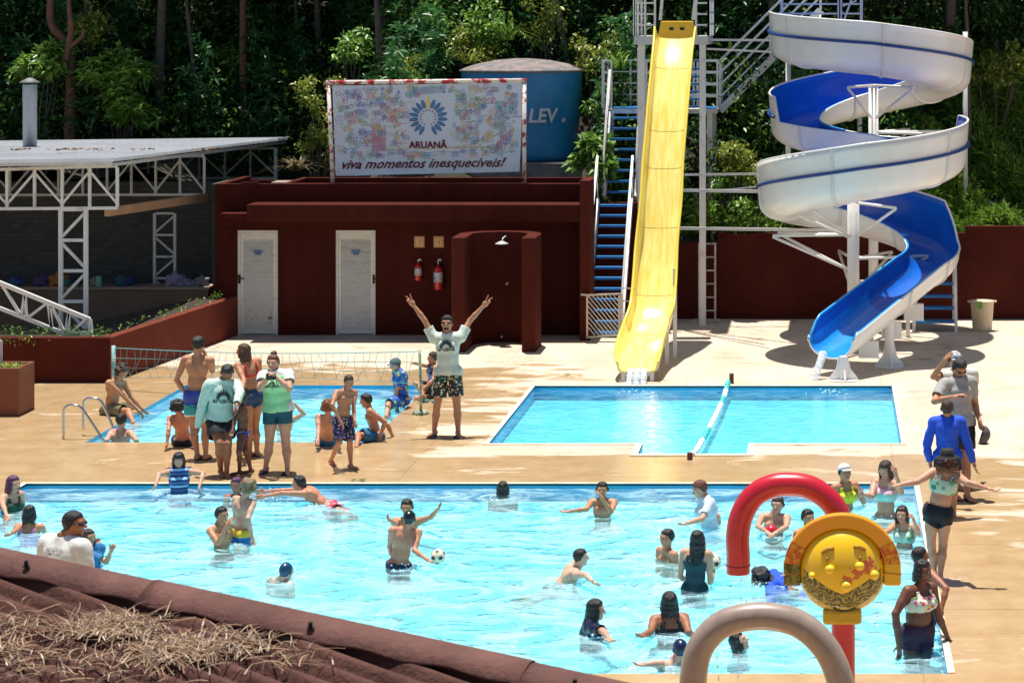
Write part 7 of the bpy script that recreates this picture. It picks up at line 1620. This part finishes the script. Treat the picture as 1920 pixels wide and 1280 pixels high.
i17 = person('man touching the brim of his patterned cap behind the man in grey', ('g', 912), 1.82, 20, (1791, 677), neck=(1799, 698), pelvis=(1801, 782), ra=((1750, 706, -1), (1769, 679, -1)), la=((1826, 728, 1), (1832, 760, 1)), rl=((1797, 850, -1), (1794, 903, 'g')), ll=((1812, 850, -1), (1814, 903, 'g')), skin_c='tan', hair=('cap', floral('cap_print', (.5, .52, .55), [(.1, .3, .45), (.6, .3, .1), (.1, .15, .2)], 40), 'brown'), wear=[('tshirt', cloth('pale_shirt', (.62, .60, .55)), .6), ('shorts', navy, .7)])
i16 = person('man in a grey t-shirt and sunglasses looking at his phone', ('g', 935), 1.84, 25, (1799, 691), neck=(1795, 710), pelvis=(1800, 805), ra=((1752, 752, -1), (1787, 744, -1)), la=((1826, 755, 1), (1836, 786, -1)), rl=((1790, 866, -1), (1788, 922, 'g')), ll=((1812, 866, -1), (1814, 926, 'g')), skin_c='tan', hair=('short', 'black'), fat=1.08, wear=[('tshirt', greyt, .68), ('shorts', black, .65)], hpitch=32, sun=True)
flipflops(i16, MATS['cloth_flip_black'])
def at_hand(inf, sd, d=.09): W, E = inf['J']['W' + sd], inf['J']['E' + sd]; return Vector(W + nrm(W - E) * d)
c = at_hand(i16, 'r', .1); b = MB(); b.box((c.x - .03, c.y - .07, c.z - .005), (c.x + .05, c.y + .07, c.z + .006)); tag(b.build('phone', dark, bevel=.004), 'dark phone held by the man in grey', 'phone')
c = at_hand(i16, 'l', .1); t = thing('cap', 'grey cap hanging from the left hand of the man in grey', 'cap', (c.x, c.y, c.z - .2)); b = MB()
bm = bmesh.new(); bmesh.ops.create_uvsphere(bm, u_segments=20, v_segments=12, radius=.11)
bmesh.ops.delete(bm, geom=[v for v in bm.verts if v.co.z < -.02], context='VERTS'); bm.transform(Matrix.Translation((c.x + .01, c.y, c.z - .12)) @ Matrix.Rotation(1.9, 4, 'Y') @ Matrix.Scale(1.15, 4, (1, 0, 0))); me = bpy.data.meshes.new('crown'); bm.to_mesh(me); bm.free(); me.materials.append(cloth('cap_charcoal', (.10, .09, .10))); o = bpy.data.objects.new('cap_crown', me); C.objects.link(o); attach(o, t); me.polygons.foreach_set('use_smooth', [True] * len(me.polygons))
b = MB(); b.ell((c.x + .03, c.y, c.z - .235), (.075, .085, .012), 8); b.build('brim', MATS['cloth_cap_charcoal'], t, True)
person('boy in a long sleeved royal blue swim shirt seen from behind', ('g', 968), 1.50, 178, (1776, 766), neck=(1776, 786), pelvis=(1777, 862), la=((1738, 832, 1), (1744, 868, -1)), ra=((1815, 834, 1), (1826, 869, 1)), skin_c='tan', hair=('short', 'brown'), fat=1.05, wear=[('tshirt', blue_t, 1.95), ('shorts', navy, .5)])
i19 = person('woman in a black hat and leaf print top stretching her arms out', ('g', 1086), 1.50, 182, (1776, 862), neck=(1774, 886), pelvis=(1759, 958), la=((1719, 903, -1), (1687, 909, -1)), ra=((1815, 905, -1), (1851, 915, -1)), ll=((1746, 1022, 1), (1752, 1074, 'g')), rl=((1768, 1022, 1), (1763, 1077, 'g')), skin_c='fair', hair=('hat', black, 'auburn'), fem=True, fat=1.12, wear=[('croptop', leafp), ('skirt', cloth('black_navy', (.008, .01, .02)), .30)])
# ---- right pool edge
person('woman in a flower print halter top and dark purple shorts', ('w', 1221), 1.52, 40, (1730, 1069), neck=(1725, 1100), pelvis=(1720, 1188), ra=((1679, 1150, -1), (1685, 1208, -1)), la=((1758, 1150, 1), (1774, 1188, 1)), skin_c='dark', hair=('long', 'black', 'wet', .5), fem=True, fat=1.30, wear=[('croptop', fl_pink), ('skirt', purple_s, .42)], hands=('relax', 'relax'))
person('person with cropped hair climbing out behind the woman in the flower print top', ('w', 1190), 1.5, 110, (1725, 1043), neck=(1736, 1066), ra=((1774, 1103, -1), (1765, 1142, -1)), skin_c='brown', hair=('buzz', 'black'), wear=[('trunks', navy)])
# ---- main pool
person('woman with purple hair in a dark green swimsuit at the far left', ('w', 956), 1.52, 60, (25, 907), neck=(21, 927), ra=((5, 945, -1), (12, 965, -1)), skin_c='fair', hair=('long', 'purple', 'wet', .9), fem=True, wear=[('swimsuit', dgreen)])
person('child with a dark bob in a pink swimsuit seen from behind', ('w', 996), 1.36, 180, (55, 962), la=((33, 992, -1), (20, 1000, -1)), ra=((82, 992, 1), (86, 1004, 1)), skin_c='tan', hair=('bob', 'black', 'wet', .7), wear=[('swimsuit', pink)])
i24 = person('man with cropped hair in a white t-shirt standing behind the brown roof', ('g', 1335), 1.84, 155, (139, 982), neck=(122, 1014), hs=.25, skin_c='brown', hair=('buzz', 'black'), hyaw=85, wear=[('tshirt', white_t, .7), ('shorts', navy, .7)], sun=True, fat=1.1)
g_ = text_mesh('RECREAÇÃO\nARUANÃ', .3, ext=0); decal(i24, 'shirt', g_, .86, .20, ink, front=False)
person('girl in a blue shirt raising her fist beside the man in white', ('w', 1064), 1.32, 55, (166, 1007), neck=(170, 1027), ra=((200, 1053, -1), (208, 1033, -1)), la=((186, 1040, 1), (185, 1022, 1)), skin_c='tan', hair=('long', 'brown', 'wet', 1.6), fem=True, wear=[('tshirt', blue_sh, .8)], hands=('fist', 'fist'))
person('girl with long dark hair in a blue striped swimsuit, arms held out', ('w', 923), 1.42, 15, (335, 862), neck=(336, 881), ra=((298, 889, -1), (293, 906, -1)), la=((381, 887, -1), (375, 908, -1)), skin_c='fair', hair=('long', 'black', 'wet', 1.7), fem=True, wear=[('rash', striped('stripes_blue', [(.015, .03, .12), (.03, .12, .35), (.015, .04, .16), (.25, .45, .75)], 2, .11), .05)], hpitch=20)
person('girl with slicked purple brown hair low in the water beside the blond boy', ('w', 930), 1.4, -10, (443, 909), skin_c='brown', hair=('short', 'purple', 'wet'), fem=True, wear=[('swimsuit', dkteal)])
person('blond boy standing in yellow and blue trunks in the main pool', ('w', 1013), 1.34, 150, (466, 915), neck=(458, 936), pelvis=(453, 996), ra=((465, 972, -1), (472, 1004, -1)), la=((441, 968, 1), (438, 985, 1)), skin_c='pale', hair=('curly', 'blond'), hyaw=170, wear=[('shorts', bands('yellow_blue', (.06,), [(.02, .15, .45), (.72, .5, .04)]), .4)])
person('black haired boy holding his hands to his mouth near the blond boy', ('w', 1024), 1.34, 55, (416, 965), neck=(411, 986), pelvis=(418, 1046), ra=((409, 1017, -1), (424, 988, -1)), la=((432, 1012, 1), (428, 987, -1)), skin_c='tan', hair=('short', 'black', 'wet'), wear=[('trunks', navy)])
person('boy in red patterned shorts diving forward with his arms stretched to the left', ('w', 943), 1.36, -90, (560, 906), neck=(571, 917), pelvis=(612, 948), la=((529, 924, -1), (496, 930, -1)), ra=((529, 919, 1), (498, 921, 1)), ll=((640, 958, -1), (665, 968, -1)), rl=((640, 955, 1), (667, 964, 1)), skin_c='red', hair=('short', 'black', 'wet'), wear=[('shorts', red_p, .7)], hands=('flat', 'flat'))
person('lone swimmer in a dark blue swim cap nearest the brown roof', ('w', 1087), 1.4, 150, (537, 1071), neck=(527, 1088), skin_c='pale', hair=('swimcap', mat('cap_rubber_blue', (.008, .05, .11), .3)), wear=[('trunks', cloth('aqua_trunks', (.05, .5, .5)))])
i32 = person('boy in a black swim cap with his back turned reaching for a football', ('w', 1061), 1.40, 200, (768, 973), neck=(761, 992), pelvis=(745, 1072), la=((731, 1024, 1), (738, 1050, 1)), ra=((777, 1031, -1), (799, 1047, -1)), skin_c='red', hair=('swimcap', mat('cap_rubber_black', (.008, .012, .02), .25)), wear=[('trunks', navy)], hyaw=170)
person('dark haired child raising one bent arm just behind the boy in the black cap', ('w', 994), 1.36, 0, (763, 951), la=((808, 969, -1), (820, 955, -1)), ra=((742, 983, -1), (731, 975, -1)), skin_c='tan', hair=('short', 'black', 'wet'), wear=[('trunks', navy)])
person('dark haired head of a swimmer near the middle of the far pool edge', ('w', 931), 1.36, 180, (943, 916), skin_c='brown', hair=('bob', 'black', 'wet', .35), wear=[('swimsuit', black)])
person('boy pinching his nose with one arm stretched left near the far pool edge', ('w', 967), 1.38, 0, (1129, 918), neck=(1130, 938), ra=((1100, 954, -1), (1069, 958, -1)), la=((1146, 959, -1), (1130, 935, -1)), skin_c='tan', hair=('short', 'black', 'wet'), wear=[('trunks', navy)])
person('woman with short auburn hair in a wet pale blue shirt wading left', ('w', 986), 1.60, -65, (1312, 917), neck=(1321, 934), pelvis=(1333, 998), la=((1317, 972, -1), (1290, 980, -1)), ra=((1346, 968, 1), (1347, 990, 1)), skin_c='fair', hair=('short', 'auburn'), fem=True, fat=1.05, wear=[('rash', pale_w, .75)], hpitch=18)
person('boy low in the water left of the girl holding a ball', ('w', 1049), 1.38, -50, (1250, 1008), skin_c='tan', hair=('short', 'black', 'wet'), wear=[('trunks', navy)])
i38 = person('girl with very long wet hair in a dark swimsuit holding a football', ('w', 1103), 1.42, 172, (1308, 1011), neck=(1306, 1032), pelvis=(1303, 1098), la=((1275, 1080, 1), (1287, 1087, 1)), ra=((1332, 1090, 1), (1338, 1069, 1)), skin_c='fair', hair=('long', 'black', 'wet', 2.2), fem=True, wear=[('swimsuit', dkteal)])
person('boy with cropped hair swimming to the right in the middle of the main pool', ('w', 1088), 1.4, 100, (1089, 1044), neck=(1082, 1063), pelvis=(1040, 1108), rl=((1005, 1118, 1), (975, 1124, 1)), ll=((1005, 1120, -1), (975, 1126, -1)), ra=((1097, 1077, -1), (1112, 1090, -1)), skin_c='pale', hair=('buzz', 'black'), wear=[('trunks', navy)])
person('woman with slick wet hair and a dark navy top swimming to the right', ('w', 1183), 1.55, 90, (1117, 1143), neck=(1108, 1166), ra=((1130, 1182, -1), (1142, 1196, -1)), skin_c='fair', hair=('long', 'black', 'wet', .9), fem=True, wear=[('tshirt', dknavy, .9)])
person('woman seen from behind with thin black straps on a tanned back', ('w', 1180), 1.60, 195, (1255, 1129), neck=(1255, 1154), la=((1220, 1184, -1), (1205, 1190, -1)), ra=((1291, 1184, -1), (1300, 1192, 1)), skin_c='brown', hair=('bob', 'black', 'wet', .8), fem=True, wear=[('swimsuit', black)])
person('swimmer in a navy cap stretching an arm left beside the grey arch', ('w', 1243), 1.45, 200, (1275, 1217), neck=(1268, 1236), la=((1240, 1243, -1), (1208, 1245, -1)), skin_c='pale', hair=('swimcap', mat('cap_rubber_navy', (.008, .015, .07), .3)), wear=[('swimsuit', blue_sh)])
person('dark haired swimmer seen through the grey arch', ('w', 1220), 1.45, 80, (1386, 1203), skin_c='fair', hair=('long', 'black', 'wet', .5), fem=True, hpitch=-30, wear=[('rash', cloth('teal_rash', (.02, .25, .28)), .6)])
i44 = person('boy holding a small red ball in the water under the red arch', ('w', 1001), 1.48, -10, (1458, 946), neck=(1452, 966), ra=((1421, 986, -1), (1437, 996, -1)), la=((1474, 988, -1), (1456, 997, -1)), skin_c='fair', hair=('short', 'brown', 'wet'), wear=[('trunks', navy)], hyaw=-15)
person('dark haired child half hidden behind the yellow sun face', ('w', 1006), 1.4, 30, (1515, 970), skin_c='tan', hair=('short', 'black', 'wet'), wear=[('trunks', navy)])
person('laughing woman in a white cap and yellow bikini top', ('w', 953), 1.58, 30, (1584, 886), neck=(1584, 908), ra=((1570, 938, 1), (1572, 960, 1)), la=((1619, 940, 1), (1612, 922, -1)), skin_c='tan', hair=('cap', cloth('cap_white', (.72, .68, .66)), 'black'), fem=True, wear=[('croptop', yellow_b)], hpitch=-10)
person('woman twisting her long brown hair in a pink and aqua swim top', ('w', 967), 1.62, -30, (1660, 880), neck=(1661, 902), ra=((1634, 930, -1), (1618, 927, -1)), la=((1690, 922, -1), (1681, 893, -1)), skin_c='fair', hair=('long', 'brown', 'dry', .9), fem=True, wear=[('croptop', bands('pink_aqua', (.30,), [(.30, .62, .56), (.66, .42, .48)]))], hpitch=22)
person('smiling girl with long brown hair and a green leaf print top', ('w', 1024), 1.40, -12, (1691, 964), neck=(1696, 984), ra=((1665, 995, -1), (1655, 1000, -1)), la=((1722, 1000, -1), (1714, 977, -1)), skin_c='fair', hair=('long', 'brown', 'wet', 1.3), fem=True, wear=[('croptop', leafp)], hands=('relax', 'fist'))
person('diving swimmer with wet curly hair below the open end of the red arch', ('w', 1092), 1.45, 85, (1423, 1083), neck=(1440, 1090), pelvis=(1490, 1100), la=((1462, 1092, -1), (1482, 1103, -1)), skin_c='tan', hair=('curly', 'black', 'wet'), hpitch=70, wear=[('rash', blue_t, 1.9)])
# ---- balls
def ball(c, r, nm, label, m1, patches=True):
    t = thing(nm, label, 'ball', c); b = MB(); b.ell(c, r, 14); b.build('ball_skin', m1, t, True)
    if patches:
        b = MB(); c = Vector(c); ph = (1 + 5 ** .5) / 2
        for v in [(0, a, d_ * ph) for a in (-1, 1) for d_ in (-1, 1)] + [(a, d_ * ph, 0) for a in (-1, 1) for d_ in (-1, 1)] + [(d_ * ph, 0, a) for a in (-1, 1) for d_ in (-1, 1)]:
            n = Vector(v).normalized(); x = n.orthogonal().normalized(); y = n.cross(x); vs = [c + (n * r * 1.0 + (x * math.cos(a) + y * math.sin(a)) * r * .36).normalized() * r * 1.012 if False else c + ((n + (x * math.cos(2 * PI * a / 5) + y * math.sin(2 * PI * a / 5)) * .38).normalized()) * r * 1.012 for a in range(5)]; ctr = c + n * r * 1.03
            b.add(vs + [ctr], [(i, (i + 1) % 5, 5) for i in range(5)])
        b.build('panel', dark, t)
wb = mat('ball_cream', (.72, .66, .50), .4)
ball(P(821, 1043, i32['s'] * 1.0), .085, 'football', 'small cream and black football beside the boy in the black cap', wb)
c = at_hand(i38, 'r', .06) + Vector((-.02, -.02, .06)); ball(c, .095, 'football', 'small cream and black football held by the girl with very long wet hair', wb)
ball(P(1446, 995, i44['s'] * 1.01), .075, 'ball', 'small red ball in the hands of the boy under the red arch', mat('red_ball', (.6, .01, .04), .3), False)
# white splashes around moving swimmers
b = MB(); rg = random.Random(9)
for x, y, n, sp in ((760, 1062, 90, .22), (600, 955, 70, .25), (1420, 1090, 110, .2), (536, 1090, 20, .2), (1110, 1190, 30, .2), (505, 935, 30, .2), (820, 1052, 30, .1), (740, 985, 30, .15), (1560, 738, 30, .15), (1196, 738, 30, .15), (1240, 1247, 40, .25), (630, 800, 20, .3), (1655, 970, 20, .2), (440, 1015, 16, .15)):
    c = G(x, y, WZ)
    for k in range(n):
        b.ell((c.x + rg.gauss(0, sp), c.y + rg.gauss(0, sp * .8), WZ + abs(rg.gauss(0, .035))), rg.uniform(.006, .018), 3)
for (x, y, r) in RINGS:
    for q_, wd in ((1.0, .010), (1.5, .007), (2.1, .005)):
        if not (main[0] < x < main[1] and main[2] + .3 < y < main[3] - .2): continue
        K = 40; a0 = rg.uniform(0, 6); pts = [(x + r * q_ * (1 + .10 * math.sin(3 * a + a0)) * math.cos(a), y + r * q_ * (1 + .12 * math.sin(2 * a + a0)) * math.sin(a) - .05, WZ + .002) for a in [2 * PI * k / K for k in range(K + 1)]]
        g0 = rg.randrange(K); seg = [pts[(g0 + i) % K] for i in range(int(K * rg.uniform(.35, .8)))]; b.tube(seg, [wd * rg.uniform(.3, 1.3) for _ in seg], 5)
tag(b.build('water_splash', MATS['falling_water'], None, True), 'white drops splashing around the swimmers', 'water', kind='stuff')
